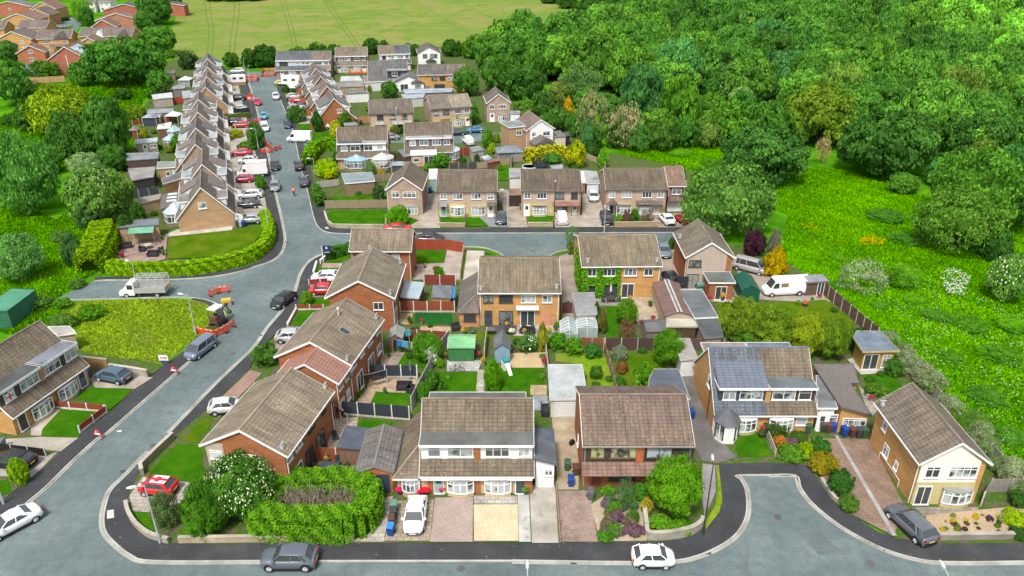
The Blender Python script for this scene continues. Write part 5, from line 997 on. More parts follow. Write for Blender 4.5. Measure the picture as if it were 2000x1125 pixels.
CR={'big':[crown(26,10,34,.32,.165,.043,.70,jit=.36) for _ in range(4)],'mid':[crown(16,9,30,.40,.2,.055,jit=.38) for _ in range(4)],'bush':[crown(13,9,46,.43,.21,.05,.58,jit=.4) for _ in range(4)],
'fine':[crown(22,10,32,.34,.21,.036,.68,jit=.55,core=.6) for _ in range(3)],'cone':[crown(16,8,30,.36,.2,.06,.62,'cone',.4) for _ in range(2)],'flame':[crown(16,8,28,.36,.2,.06,.62,'flame',.4) for _ in range(2)],'weep':[crown(20,10,30,.36,.2,.045,.66,'weep',.6) for _ in range(2)],
'leafy':[crown(22,11,80,.34,.18,.026,.68,jit=.42) for _ in range(2)],'ball':[crown(34,9,20,.20,.1,.045,.82,jit=.3,core=.86) for _ in range(2)],'thin':[crown(18,6,14,.4,.24,.04,.6,jit=1.,core=.25) for _ in range(2)]}
def trunk_mesh():
    m=MB(); m.tube((0,0,-.1),(.02,.01,.3),.075,.055,8).tube((.02,.01,.3),(.0,.03,.72),.055,.022,7)
    for i in range(6): a=i*1.05+.3; z=.26+.06*i; m.tube((.01,.01,z),(.42*math.cos(a),.42*math.sin(a),z+.28),.03,.01,5)
    return m.mesh('trunk',M['bark'])
TR_M=[trunk_mesh()]
def bbox_place(x0,x1,yt,yb,depth=.75):
    cx=(x0+x1)/2; g=P(cx,yb); dist=(g-Vector((0,0,CAM_H))).length; zc=g.y*_c+CAM_H*_s; r=(x1-x0)/2*zc/F_PX; y=g.y+r*depth; x=g.x*y/g.y if g.y else g.x
    lo,hi=.3,40.
    for _ in range(40):
        h=(lo+hi)/2; dz=h*.93-CAM_H; d=y*_c-dz*_s; vv=(-dz*_c-y*_s)/d; 
        if 562.5+F_PX*vv>yt: lo=h
        else: hi=h
    d=y*_c+(CAM_H-h*.6)*_s; x=(cx-1000)/F_PX*d; r=(x1-x0)/2*d/F_PX
    return x,y,r,h
def tree_at(x,y,r,h,kind,col,label,cat='tree',name='tree',group=None,base=.03,ry=None):
    t=thing(name,label,cat,(x,y,0),rng.uniform(0,6.28),group); k=put('trunk',TR_M[0],t); k.scale=(min(r,h*.5),min(r,h*.5),h)
    c=put('crown',CR[kind][rng.integers(len(CR[kind]))],t,(0,0,h*base),color=col); c.scale=(r,ry or r,h*(1-base)/1.03); return t
def tree(box,kind,col,label,cat='tree',name='tree',group=None,base=.03):
    x,y,r,h=bbox_place(*box); return tree_at(x,y,r/1.2,h,kind,col,label,cat,name,group,base)
def bush(box,kind,col,label,cat='bush',name='bush',group=None,z=.0,extra=None):
    x,y,r,h=bbox_place(*box); o=put(name,CR[kind][rng.integers(len(CR[kind]))],None,(x,y,z-h*.06),rng.uniform(0,6.28),col); o.scale=(r/1.17,r/1.17,h*1.0); tag(o,label,cat,group); return o
def blossom(o,col=(.75,.76,.62),n=260,r=None,size=.12,name='blossom',top=-.2,scale_parent=True):
    """flower heads scattered over a crown, in the crown's own unit space"""
    d=unit(n*3); d=d[d[:,2]>top][:n]; p=d*rng.uniform(.93,1.07,size=(len(d),1)); p[:,2]=np.clip((p[:,2]/1.08+1)/2,0,1.02)
    me=leaves_mesh(name,p,d+np.array([0,0,.4])+rng.normal(size=d.shape)*.3,size*rng.uniform(.6,1.3,size=len(d)),rng.uniform(.3,.7,size=len(d)),None,1.); c=put(name,me,o,color=col); return c
def hedge(label,pts,width,h,col,name='hedge',cat='hedge',dens=70,leaf=.16,px=True,k=4,z=.1,top=1.,group=None,rough=.12):
    w=[P(p[0],p[1]).to_2d() for p in pts] if px else [Vector(p).to_2d() for p in pts]
    w=crom(w,k) if k else w; seg=[(b-a).length for a,b in zip(w,w[1:])]; T=sum(seg); per=2*h+width; n=int(T*per*dens); cum=np.concatenate([[0],np.cumsum(seg)]); t=rng.uniform(-width*.3,T+width*.3,size=n); s=rng.uniform(0,per,size=n)
    A=np.array([(p.x,p.y) for p in w]); i=np.clip(np.searchsorted(cum,t)-1,0,len(seg)-1); dv=(A[i+1]-A[i]); ln=np.linalg.norm(dv,axis=1,keepdims=True); dv=dv/ln; P0=A[i]+dv*(t-cum[i])[:,None]; N=np.stack([-dv[:,1],dv[:,0]],1)
    off=np.where(s<h,-width/2,np.where(s<h+width,-width/2+(s-h),width/2)); zz=np.where(s<h,s,np.where(s<h+width,h,per-s))
    edge=np.clip(np.abs(off)/(width/2),0,1); zt=np.clip(zz/h,0,1); rnd3=np.where((edge>.8)&(zt>.8),-.12*min(width,h),0)
    nz=np.sin(t*2.1)+np.sin(t*3.7+1.3)+np.sin(t*.9+2); bump=(nz/3)*rough+rng.normal(size=n)*rough*.5
    endf=np.clip(np.minimum(t+width*.3,T+width*.3-t)/(width*.45),0,1)**.5; off=off*(.45+.55*endf); zz=zz*(.62+.38*endf)
    sg=np.sign(off+1e-6); side=(s<h)|(s>h+width); outx=np.where(side,sg,0.); outz=np.where(side,0.,1.)
    pos=np.zeros((n,3)); pos[:,:2]=P0+N*(off+outx*bump+rnd3*sg)[:,None]; pos[:,2]=z+zz+outz*bump*1.2+rnd3*(zt>.8)
    nr=np.zeros((n,3)); nr[:,:2]=N*outx[:,None]; nr[:,2]=outz; nr+=rng.normal(size=(n,3))*.5+np.array([0,0,.3]); c=A.mean(0); pos[:,:2]-=c
    rn=np.clip(.45+.2*np.sin(t*4.3+s*3)+rng.normal(size=n)*.2,0,1); o=put(name,leaves_mesh(name,pos,nr,leaf*rng.uniform(.6,1.4,size=n),rn),None,(c[0],c[1],0),0,col); tag(o,label,cat,group)
    m=ribbon('twigs',[(p.x-c[0],p.y-c[1]) for p in w],width*.78,z,z+h*.86,'leaf',0,tuple(x*.6 for x in col),True,None); m.parent=o; return o  # solid inner block in a darkened hedge colour, fills behind the leaves
DKG=(.034,.098,.016); MDG=(.045,.125,.018); BRG=(.065,.16,.02); LIM=(.15,.27,.018); OLV=(.075,.135,.022); GRY=(.10,.165,.075); SLV=(.15,.22,.125); GLD=(.42,.28,.014); PUR=(.05,.02,.03); TEAL=(.04,.125,.032); YGR=(.13,.22,.02)
# ---- left side trees
WL='trees on rough ground left of the estate'
for bx,k,c,l in (((-20,60,122,212),'big',MDG,'broad green tree at left edge below the newer estate'),((42,185,168,268),'weep',(.17,.27,.018),'golden-green willow on left rough ground'),((22,75,205,262),'mid',DKG,'dark round bush against golden willow'),((82,175,225,320),'weep',(.04,.105,.018),'dark drooping tree in front of golden willow'),((150,250,190,325),'big',DKG,'dark green tree behind shed gardens of left row'),
((160,312,76,178),'big',(.035,.11,.016),'huge dark tree in middle of left belt'),((128,190,118,172),'mid',MDG,'mid-green bush at foot of huge dark tree'),((268,345,50,112),'big',MDG,'tree beside red brick estate and hayfield'),((258,312,22,66),'mid',DKG,'dark tree between estate and hayfield'),((262,338,-12,52),'big',DKG,'dark tree at top beside hayfield corner'),((318,356,-12,28),'mid',DKG,'dark tree at top edge at hayfield corner'),((284,340,138,188),'mid',MDG,'tree next to far sheds of left row'),((344,386,100,138),'mid',(.03,.065,.018),'dark thorn by last chalet'),((270,325,100,150),'mid',MDG,'tree at right foot of huge dark tree'),
((138,182,0,52),'fine',BRG,'slender birch in newer estate'),((160,182,14,58),'mid',DKG,'dark tree behind estate birch'),((-10,36,80,126),'mid',(.04,.1,.02),'tree at left edge by orange estate gable'),((-30,112,268,432),'fine',(.055,.15,.028),'large grey-green willow filling left edge'),((62,120,285,345),'big',(.045,.125,.02),'grey-green tree behind large left willow'),((118,262,332,452),'big',(.06,.13,.022),'hawthorn with pale blossom left of the sheds'),((186,248,284,342),'mid',DKG,'dark tree by long shed'),((128,200,300,352),'fine',(.12,.19,.07),'pale flowering thorn behind pale-blossomed hawthorn'),((-30,82,462,566),'fine',(.07,.165,.04),'grey-green sallow at left edge above shipping container'),((114,160,460,528),'bush',(.03,.08,.02),'dark bush left of golden hedge'),((140,205,395,460),'bush',(.035,.085,.02),'dark scrub below pale-blossomed hawthorn')):
    t=tree(bx,k,tuple(v*(1. if 'golden' in l and 'willow on' in l else 1.6) for v in c),l)
    if 'pale blossom' in l: blossom(t.children[1],(.27,.34,.17),420,size=.024,top=.0)
    if 'pale flowering' in l: blossom(t.children[1],(.42,.48,.34),200,size=.03,top=-.1)
for bx,c,l in (((245,286,204,238),YGR,'yellow-green bush behind pale sheds'),((52,120,118,160),BRG,'bright bush by estate fence'),((225,262,420,470),DKG,'dark bush behind green-canopied patio'),((252,285,395,445),MDG,'fruit tree among row-end sheds'),((145,160,18,32),DKG,'clipped bush in estate cul-de-sac')): bush(bx,'bush',c,l)
# ---- wood to the right: front edge one by one
for bx,k,c,l in (((1328,1525,335,486),'fine',(.07,.155,.03),'large grey-green willow beside brown house extension'),((1398,1588,255,374),'big',(.036,.105,.02),'broad dark tree standing alone before the wood'),((1524,1692,168,295),'big',(.085,.15,.016),'broad yellow-topped oak at wood edge'),((1636,1835,222,362),'big',(.038,.105,.018),'massive dark oak at wood edge'),((1300,1345,325,372),'bush',OLV,'olive bush behind brown house extension'),
((1815,2030,298,470),'fine',(.055,.15,.018),'large olive willow at right edge'),((1792,1970,382,512),'fine',(.065,.15,.02),'olive thicket in front of large olive willow'),((1930,2020,500,600),'bush',(.075,.17,.03),'elder with white flowers at right edge of meadow'),((880,940,134,192),'mid',MDG,'round tree beside orange pair in far cluster'),((934,1012,108,184),'big',MDG,'tree behind small pink gable house'),((978,1072,128,202),'big',DKG,'dark tree at wood edge by pink gable house'),((1088,1185,130,210),'fine',(.075,.15,.04),'grey-green tree at wood edge'),((1122,1192,180,280),'thin',(.16,.18,.07),'pale sparse tree beside gold conifer'),((1182,1262,205,300),'thin',(.2,.2,.09),'straw-coloured bare-twigged tree at wood edge'),
((1205,1302,126,250),'big',TEAL,'tall blue-green tree at wood edge'),((1288,1372,150,268),'mid',(.06,.165,.016),'tall bright tree at wood edge'),((1385,1500,120,205),'fine',(.085,.165,.05),'domed grey-green willow in wood'),((1420,1478,172,226),'bush',(.11,.2,.05),'pale round bush in wood'),((1368,1480,195,290),'mid',(.06,.16,.018),'leafy tree at corner of wood glade'),((1450,1560,200,300),'mid',MDG,'leafy tree above lone dark tree'),((1592,1626,268,322),'thin',(.26,.22,.09),'small bare yellowish tree at glade edge'),((1730,1800,340,384),'bush',(.06,.16,.02),'low bush in shade of massive dark oak'),((1760,1840,225,330),'big',DKG,'dark tree right of massive oak'),((1840,1990,215,330),'big',(.035,.1,.018),'dark tree above large olive willow'),
((1052,1110,215,262),'bush',MDG,'scrub behind white gabled house'),((1130,1165,240,300),'bush',TEAL,'blue-green scrub left of straw-coloured tree'),((1240,1330,215,285),'mid',BRG,'bright scrub at meadow corner'),((1370,1420,205,262),'mid',DKG,'dark bush at meadow corner'),((1000,1050,195,232),'bush',BRG,'bright scrub beside pink gable house')):
    t=tree(bx,k,tuple(v*1.25 for v in c),l)
    if 'white flowers' in l: blossom(t.children[1],(.5,.55,.42),160,size=.03)
bush((1092,1128,187,232),'cone',(.40,.27,.02),'golden conifer at wood edge','conifer','conifer')
# ---- the wood behind
POLY=[(905,152),(960,133),(1060,106),(1150,77),(1220,44),(1300,12),(1390,-30),(2120,-70),(2420,60),(2300,330),(2060,330),(1950,322),(1830,300),(1640,280),(1560,235),(1400,190),(1300,225),(1200,185),(1100,165),(1000,165),(940,130)]
def inside(x,y,poly):
    r=False; j=len(poly)-1
    for i in range(len(poly)):
        xi,yi=poly[i]; xj,yj=poly[j]
        if (yi>y)!=(yj>y) and x<(xj-xi)*(y-yi)/(yj-yi)+xi: r=not r
        j=i
    return r
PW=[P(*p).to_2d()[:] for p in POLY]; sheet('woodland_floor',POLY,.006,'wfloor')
yy=150.
pal=[(DKG,3),(MDG,5),(BRG,2.5),((.04,.115,.018),3),(OLV,1.2),(TEAL,.8),((.055,.14,.02),3),((.034,.095,.016),2)]
WLAB=['dark green oak in the depth of the wood','mid-green tree in the depth of the wood','bright green tree in the depth of the wood','deep green tree in the depth of the wood','olive-green tree in the depth of the wood','blue-green tree in the depth of the wood','fresh green tree in the depth of the wood','very dark green tree in the depth of the wood']
far_x=[]
while yy<560:
    s=10.+max(0,yy-150)/42.; x=-60+rng.uniform(0,s)
    while x<380:
        X=x+rng.uniform(-.3,.3)*s; Y=yy+rng.uniform(-.35,.35)*s; x+=s
        if not inside(X,Y,PW): continue
        d=Y*_c+CAM_H*_s; px=1000+F_PX*X/d
        if px>2060+200*0: continue
        far_x.append((X,Y,s,px))
    yy+=s*.92
far_x.sort(key=lambda q:q[1])
for n_,(X,Y,s,px) in enumerate(far_x):
    i=rng.choice(len(pal),p=np.array([p[1] for p in pal])/sum(p[1] for p in pal)); c=pal[i][0]; lab=WLAB[i]; g='woodland trees, '+lab.split(' tree')[0].split(' oak')[0]
    if px>1500 and Y>330 and rng.random()<.75: c=SLV if rng.random()<.5 else (.13,.21,.085); lab='silvery poplar or willow far back in the wood'; g='silvery trees far back in the wood'; 
    if px>1840 and 225<Y<300 and rng.random()<.8: c=(.10,.24,.03); lab='bright lime tree in clearing at right of wood'; g='bright lime trees in the wood'
    g_=rng.uniform(1.25,1.9); c=tuple(v*g_ for v in c); r=s*rng.uniform(.46,.66); h=s*rng.uniform(.95,1.45)*(1.3 if 'silvery' in lab else 1)
    if n_<285: tree_at(X,Y,r,h,'fine' if 'silver' in lab else ('big' if Y<260 else rng.choice(['big','mid'])),c,lab,group=g,base=.0)
NWOOD=len(far_x); 
if NWOOD>285:      # the wood's farthest trees, past counting, as one mass
    fc=[crown(9,6,12,.44,.22,.12,.6,core=.66) for _ in range(3)]; PP=[];FF=[];RR=[];b=0
    for X,Y,s,px in far_x[285:]:
        me=fc[rng.integers(3)]; k=len(me.vertices); v=np.zeros(k*3); me.vertices.foreach_get('co',v); v=v.reshape(-1,3); a=np.zeros(k); me.attributes['rnd'].data.foreach_get('value',a); t=rng.uniform(0,6.28); r=s*rng.uniform(.5,.68); h=s*rng.uniform(1.,1.5); q=np.stack([(v[:,0]*math.cos(t)-v[:,1]*math.sin(t))*r+X,(v[:,0]*math.sin(t)+v[:,1]*math.cos(t))*r+Y-480,v[:,2]*h],1); PP.append(q); RR.append(np.clip(a*.8+rng.uniform(-.1,.25),0,1)); FF+=[tuple(i+b for i in p.vertices) for p in me.polygons]; b+=k
    me=bpy.data.meshes.new('far_woodland'); me.from_pydata(np.vstack(PP),[],FF); a=me.attributes.new('rnd','FLOAT','POINT'); a.data.foreach_set('value',np.concatenate(RR)); me.materials.append(M['leaf']); tag(put('far_woodland',me,None,(0,480,0),0,(.075,.17,.04)),'far edge of the wood merging into one mass','woodland',None,'stuff')
# scrub filling the wood's edge
SG='scrub and saplings along wood edge'
for x,y,s in ((1060,222,26),(1095,250,24),(1128,262,26),(1160,285,24),(1205,285,26),(1250,292,28),(1295,290,30),(1340,283,30),(1385,285,28),(1240,235,30),(1290,240,34),(1340,240,34),(1395,235,32),(1450,240,34),(1190,235,30),(1145,220,28),(1090,205,26),(1040,190,24),(1560,280,30),(1620,262,34),(1590,240,36),(1510,262,30),(1840,360,30),(1880,345,34),(1920,330,36),(1960,400,40),(1990,440,40),(1985,350,40),(1900,480,30),(1950,505,34),(1870,430,34),(1240,190,32),(1320,195,34),(1400,190,34)):
    c=pal[rng.integers(len(pal))][0]; tree((x-s,x+s,y-s*1.7,y+s*.35),'mid',tuple(v*rng.uniform(1.1,1.6) for v in c),'sapling or scrub tree along wood edge','tree','tree',SG,0.)
# hedge bushes round the hayfield
FH='bushes in hedge at foot of hayfield'
for i,(bx,c) in enumerate((((432,468,102,132),MDG),((468,500,94,135),DKG),((488,548,86,134),DKG),((560,600,92,122),MDG),((598,640,84,118),DKG),((636,668,86,108),MDG),((704,742,74,108),DKG),((738,760,78,100),MDG),((784,806,84,102),MDG),((796,822,86,110),DKG),((858,905,76,112),MDG),((900,962,70,118),BRG),((948,1010,66,120),(.04,.11,.02)),((1000,1052,52,96),DKG),((1030,1065,48,80),MDG),((1084,1142,40,90),DKG))): bush(bx,'mid',c,'bush in hedge at foot of hayfield',group=FH)
TH='dark bushes along top edge of hayfield'
for x0,x1,y0,y1 in ((395,440,-20,4),(430,480,-18,4),(470,520,-18,3),(1050,1095,-16,8),(1085,1130,-8,18),(1120,1175,-2,30),(1160,1230,-12,22)): bush((x0,x1,y0,y1),'mid',DKG,'dark bush along top edge of hayfield',group=TH)
# ================================================================ gardens, drives, small buildings
CONC=(.31,.285,.245); PALE=(.44,.42,.37); BLOCK=(.30,.225,.19); TANP=(.44,.33,.20); GREYP=(.36,.35,.33)
Z=[.128]
def G(nm,pts,mat,col=None,k=0):
    Z[0]=.128+((Z[0]-.128+.004)%.032); return sheet(nm,pts,Z[0],mat,k,col)
def LW(*pts,mat='lawn',k=0): return G('lawn',list(pts),mat,None,k)
def DR(*pts,mat='conc',col=CONC): return G('driveway',list(pts),mat,col)
def PT(*pts,mat='paving',col=TANP): return G('patio',list(pts),mat,col)
# bottom-left corner plot
LW((347,866),(390,869),(402,943),(375,941),(288,931),(318,893)); LW((354,860),(400,817),(416,819),(388,865),mat='lawn_yellow'); LW((258,1003),(289,1000),(302,1034),(296,1042),(272,1025))
DR((278,931),(289,932),(404,946),(398,965),(302,1000),(286,1000),(258,998),(253,968),mat='paving',col=(.37,.34,.30))
garden_wall('low stone wall with pale coping beside corner lawn',[(339,857),(308,886),(277,917),(279,929)],.75,.3,(.30,.26,.19),(.45,.41,.33),group=None)
garden_wall('curved low concrete wall round corner plot with red striped car',[(247,986),(252,1006),(266,1028),(289,1047),(313,1056),(330,1060)],.5,.25,(.36,.33,.27),(.42,.39,.33),k=4); garden_wall('low rendered wall under tall bright privet hedge',[(350,1059),(500,1057),(692,1056)],.55,.25,(.42,.34,.22),(.42,.37,.28))
DR((692,1058),(698,985),(768,968),(764,986),(749,1058),mat='paving',col=(.40,.37,.32)); DR((750,1056),(771,978),(848,975),(840,1056),mat='paving',col=(.33,.28,.21)); DR((840,1058),(850,972),(924,970),(923,1058),mat='gravel',col=(.34,.27,.23)); DR((926,1056),(925,985),(1011,985),(1013,1056),mat='gravel',col=(.56,.46,.30)); DR((926,984),(925,968),(1010,968),(1011,984),mat='paving',col=GREYP); DR((1014,1058),(1011,966),(1033,966),(1037,1058),col=(.42,.42,.39)); DR((1039,1060),(1034,948),(1084,946),(1091,1060),col=(.38,.35,.30)); DR((1095,1058),(1089,958),(1152,958),(1168,1058),mat='block',col=(.33,.255,.215)); DR((1088,935),(1088,956),(1130,956),(1130,815),(1078,815),col=(.36,.29,.2))
G('gravel_bed',[(1154,985),(1180,968),(1262,958),(1258,1010),(1264,1056),(1172,1057)],'gravel',(.38,.31,.22))
garden_wall('low curved stone wall below round lime tree',[(1258,1003),(1262,1036),(1268,1052),(1310,1051),(1350,1042),(1368,1030),(1371,1021)],.75,.28,(.36,.33,.27),(.40,.37,.31),k=3)
fence('thin timber edging fence between concrete strip and brick drive',[(1086,950),(1094,1058)],.45,(.3,.22,.14),(.3,.22,.14),gravel=False)
DR((1326,735),(1367,735),(1398,852),(1441,893),(1400,905),(1372,900),(1342,850),col=(.14,.13,.125)); DR((1358,858),(1402,858),(1441,893),(1392,902),col=(.40,.34,.27)); LW((1434,856),(1490,846),(1509,892),(1442,893)); G('verge_strip',[(1398,908),(1404,908),(1411,975),(1405,1000),(1378,1034),(1372,1028),(1398,985),(1402,950)],'verge'); DR((1372,905),(1397,908),(1398,960),(1376,1010),(1370,960),col=(.25,.24,.23))
fence('short grey picket fence between front lawn and flower bed',[(1492,838),(1513,892)],.85,(.42,.38,.3),(.42,.38,.3),gravel=False,span=1.5)
G('flower_bed',[(1492,838),(1600,850),(1600,905),(1578,906),(1514,893)],'soil'); DR((1556,855),(1700,858),(1765,985),(1746,1047),(1668,1006),(1634,975),(1604,935),(1590,900),mat='block',col=(.27,.195,.15)); DR((1630,850),(1636,850),(1752,1046),(1743,1046),col=(.33,.34,.33))
garden_wall('low kerb wall along drive under clipped round bushes',[(1603,938),(1628,974),(1656,1000)],.3,.2,(.35,.32,.27),(.4,.37,.32)); G('gravel_bed',[(1808,1006),(2010,986),(2020,1046),(1836,1049),(1810,1022)],'gravel',(.40,.30,.195)); DR((1786,990),(1912,990),(1906,1006),(1803,1008),mat='paving',col=(.27,.24,.2)); garden_wall('low brown stone wall before gravel garden at bottom right',[(1832,1053),(1905,1052),(1978,1051)],.55,.3,(.25,.22,.18),(.33,.3,.25))
# gardens behind the bottom row
LW((862,727),(932,727),(929,772),(842,772)); DR((933,722),(946,722),(946,774),(929,774),mat='paving',col=(.40,.37,.32)); PT((873,704),(942,704),(933,725),(873,725),col=(.42,.42,.41)); G('gravel_bed',[(982,690),(1067,688),(1063,718),(978,718)],'gravel',(.46,.35,.2)); LW((976,719),(1062,719),(1064,772),(974,772)); PT((1040,772),(1070,772),(1072,802),(1042,802),col=(.28,.31,.34),mat='paving'); PT((1036,752),(1068,752),(1068,771),(1036,771))
LW((1085,690),(1180,690),(1205,770),(1150,770),(1138,712),(1085,705),mat='verge'); LW((1200,690),(1290,690),(1300,720),(1265,745),(1265,770),(1212,770),mat='lawn_yellow'); DR((1316,728),(1366,726),(1372,760),(1342,762),col=(.24,.22,.2))
LW((725,788),(735,766),(811,769),(799,793)); PT((692,790),(716,760),(722,739),(818,739),(812,768),(734,765),(722,790),col=(.42,.32,.22)); LW((700,818),(768,823),(760,840),(698,838)); PT((640,846),(655,815),(700,815),(696,838),(735,840),(735,850),(640,880),col=(.42,.35,.26)); PT((598,950),(626,893),(706,899),(700,965),(598,965),col=(.33,.30,.25))
LW((773,716),(791,689),(838,691),(838,720)); PT((744,720),(745,690),(791,688),(773,717),col=(.30,.24,.19)); LW((812,610),(882,612),(884,634),(809,631),mat='turf_art'); PT((781,612),(807,612),(800,634),(779,632),col=(.48,.37,.22)); PT((822,637),(882,638),(878,654),(820,652),col=(.48,.34,.22))
LW((814,488),(871,490),(867,512),(813,514)); DR((873,488),(904,493),(898,546),(798,546),(812,516),(868,513),col=(.36,.31,.26)); DR((912,489),(946,490),(944,545),(904,548),col=(.46,.42,.35)); LW((947,492),(973,500),(976,520),(945,514)); DR((1092,500),(1118,492),(1130,560),(1128,600),(1098,600),col=(.28,.23,.19)); G('weeds',[(902,496),(912,492),(905,548),(896,548)],'verge')
LW((640,508),(686,499),(686,512),(638,513)); DR((630,514),(668,514),(660,523),(628,523),mat='paving',col=(.38,.30,.22)); LW((620,524),(662,524),(655,536),(617,537)); DR((607,537),(660,537),(645,578),(604,581),mat='conc',col=(.28,.25,.22)); LW((583,597),(600,580),(642,583),(642,600),(584,603)); LW((566,634),(590,607),(625,607),(603,637)); DR((528,684),(560,638),(604,639),(575,684),mat='block',col=(.31,.245,.21)); LW((494,705),(528,686),(560,690),(520,722)); DR((405,803),(488,723),(512,728),(428,815),mat='block',col=(.36,.24,.20))
garden_wall('low white wall along pavement by lawn and white hatchback',[(619,516),(613,536)],.5,.2,WHITE,WHITE,'render'); garden_wall('white L-shaped wall around corner lawn with agent board',[(626,515),(640,503),(655,494)],.55,.2,(.6,.58,.5),WHITE,'render'); garden_wall('pale concrete edging wall of front lawn below red-brown panels',[(562,637),(579,606)],.35,.18,(.6,.55,.47),(.62,.58,.5))
fence('low red-brown fence with white posts in street front garden',[(579,606),(632,605)],.75,(.24,.065,.035),(.72,.70,.66),gravel=True,board=(.6,.56,.5)); fence('short red-brown fence between white hatchback and red car',[(604,557),(648,553)],.8,(.24,.04,.04),(.72,.70,.66),gravel=False)
# left bottom
LW((150,778),(178,756),(262,758),(214,801)); LW((80,851),(83,837),(118,800),(183,803),(158,845),(153,854)); DR((186,757),(172,735),(205,725),(278,735),(299,737),(263,759),col=(.36,.31,.26)); DR((0,858),(80,853),(153,855),(118,882),(0,868),col=(.33,.30,.25)); DR((0,930),(0,884),(95,888),(113,882),(78,918),(62,932),col=(.34,.32,.28)); LW((-5,940),(14,936),(20,960),(-5,972)); DR((60,850),(80,851),(118,800),(102,797),(60,830),col=(.38,.34,.29))
fence('red-panelled low fence with white posts running out from chalet pair',[(104,797),(206,805)],.85,(.25,.055,.03),(.72,.70,.66),board=(.62,.58,.52)); fence('red-panelled low fence with white posts along left pavement',[(209,806),(157,846)],.85,(.25,.055,.03),(.72,.70,.66),board=(.62,.58,.52)); fence('black scalloped-top low fence beside black hatchback',[(-8,880),(25,884),(58,888),(91,892)],.9,(.018,.018,.02),(.45,.42,.36),gravel=False,span=2.2)
garden_wall('tan brick wall behind dark blue hatchback',[(160,716),(214,722)],1.35,.25,(.36,.24,.12),(.33,.29,.23),'brick'); garden_wall('grey block wall with end pier beside roadworks verge',[(215,724),(262,731),(290,736)],.85,.25,(.33,.31,.27),(.4,.37,.32))
sheet('verge',[(95,592),(175,587),(325,583),(374,586),(403,592),(418,612),(424,626),(410,646),(378,664),(318,712),(300,710),(215,702),(165,695),(140,650),(95,625)],.02,'verge')
# left row grounds
G('patio',[(214,513),(228,480),(242,463),(327,461),(323,506),(300,511)],'block',(.36,.265,.22)); LW((327,505),(330,463),(452,449),(512,440),(514,452),(490,480),(440,497),(380,504),mat='lawn_yellow'); DR((318,460),(345,448),(456,440),(453,449),(331,462),col=PALE)
DR((455,441),(462,400),(452,330),(445,300),(440,240),(425,140),(465,163),(473,198),(486,248),(496,288),(506,324),(518,390),(524,425),col=(.34,.31,.265)); LW((450,240),(487,236),(488,246),(452,252)); LW((446,290),(496,284),(500,296),(448,306)); LW((460,378),(480,375),(482,392),(462,396)); LW((436,172),(470,170),(472,178),(437,182),mat='lawn_yellow')
LW((238,290),(315,280),(318,298),(240,304)); LW((230,420),(250,405),(260,425),(235,440),mat='verge')
# right of the street and behind
LW((644,440),(641,412),(752,409),(748,437)); LW((640,404),(640,386),(740,374),(757,386),(752,402)); LW((580,243),(613,240),(609,252),(586,253)); LW((600,259),(650,256),(652,271),(612,277)); DR((575,155),(610,150),(640,240),(583,242),(560,195),col=(.36,.33,.29)); LW((930,325),(994,320),(996,352),(972,352),(972,330)); DR((655,420),(1340,415),(1343,445),(1000,445),(750,446),(750,440)) if False else None
DR((752,443),(752,420),(825,420),(822,446),col=(.32,.27,.21)); LW((754,441),(800,441),(818,430),(800,424),(756,426)); DR((823,380),(853,378),(860,445),(820,446),col=(.36,.32,.26)); LW((862,424),(904,424),(906,439),(857,439)); LW((911,425),(936,424),(954,441),(909,442)); DR((936,424),(971,420),(991,444),(955,443),col=(.22,.23,.25)); DR((972,372),(1018,372),(1031,444),(993,444),col=(.34,.29,.24)); LW((1033,421),(1079,421),(1079,437),(1032,439)); DR((1081,424),(1137,420),(1137,365),(1176,365),(1197,443),(1082,444),col=(.36,.32,.27)); G('flower_bed',[(1198,421),(1285,418),(1290,438),(1200,440)],'soil'); DR((1262,418),(1330,416),(1342,444),(1285,444),mat='block',col=(.34,.27,.22))
garden_wall('brick wall in front of shrub bed, mid row',[(1200,442),(1290,441)],.7,.22,(.38,.28,.18),(.42,.36,.27),'brick'); garden_wall('low wall round lawn of pink detached house corner',[(634,418),(640,436),(650,444),(700,445),(748,445)],.55,.2,(.42,.37,.28),(.46,.42,.34),k=0); garden_wall('low brick wall by lawns of pink semi pair',[(856,441),(908,442)],.5,.2,(.38,.3,.2),(.42,.37,.28),'brick'); garden_wall('low tan wall by small lawn and white van',[(1031,441),(1080,441)],.55,.2,(.42,.35,.25),(.46,.4,.3),'brick')
LW((1400,592),(1480,592),(1575,588),(1612,584),(1672,632),(1660,645),(1405,640),mat='lawn_yellow'); DR((1440,500),(1500,520),(1590,560),(1612,580),(1570,590),(1480,585),(1380,570),(1290,560),(1290,478),(1318,480),(1330,545),(1440,545),col=(.31,.26,.21)); PT((1380,575),(1440,580),(1436,592),(1382,588),col=(.42,.37,.3)); PT((1570,582),(1600,575),(1622,588),(1590,598),col=(.45,.38,.3)); PT((1222,580),(1285,575),(1285,640),(1262,655),(1238,620),col=(.42,.34,.24)); LW((1185,597),(1208,597),(1216,658),(1184,658)); DR((1098,560),(1122,556),(1130,640),(1098,645),col=(.32,.27,.22)); PT((1160,582),(1225,582),(1222,597),(1165,597),col=(.3,.28,.25)); PT((1000,632),(1100,632),(1120,660),(1060,660),(1000,655),col=(.38,.36,.34)); PT((950,634),(1010,632),(1008,650),(948,650),col=(.09,.09,.09)); LW((885,652),(1015,650),(1018,662),(885,664),mat='lawn_yellow')
DR((1655,702),(1682,731),(1738,729),(1720,700),(1690,690),col=(.42,.39,.34)); LW((1683,733),(1742,724),(1768,764),(1702,772)); DR((1676,752),(1700,772),(1715,800),(1704,812),(1690,790),mat='paving',col=(.33,.29,.24))
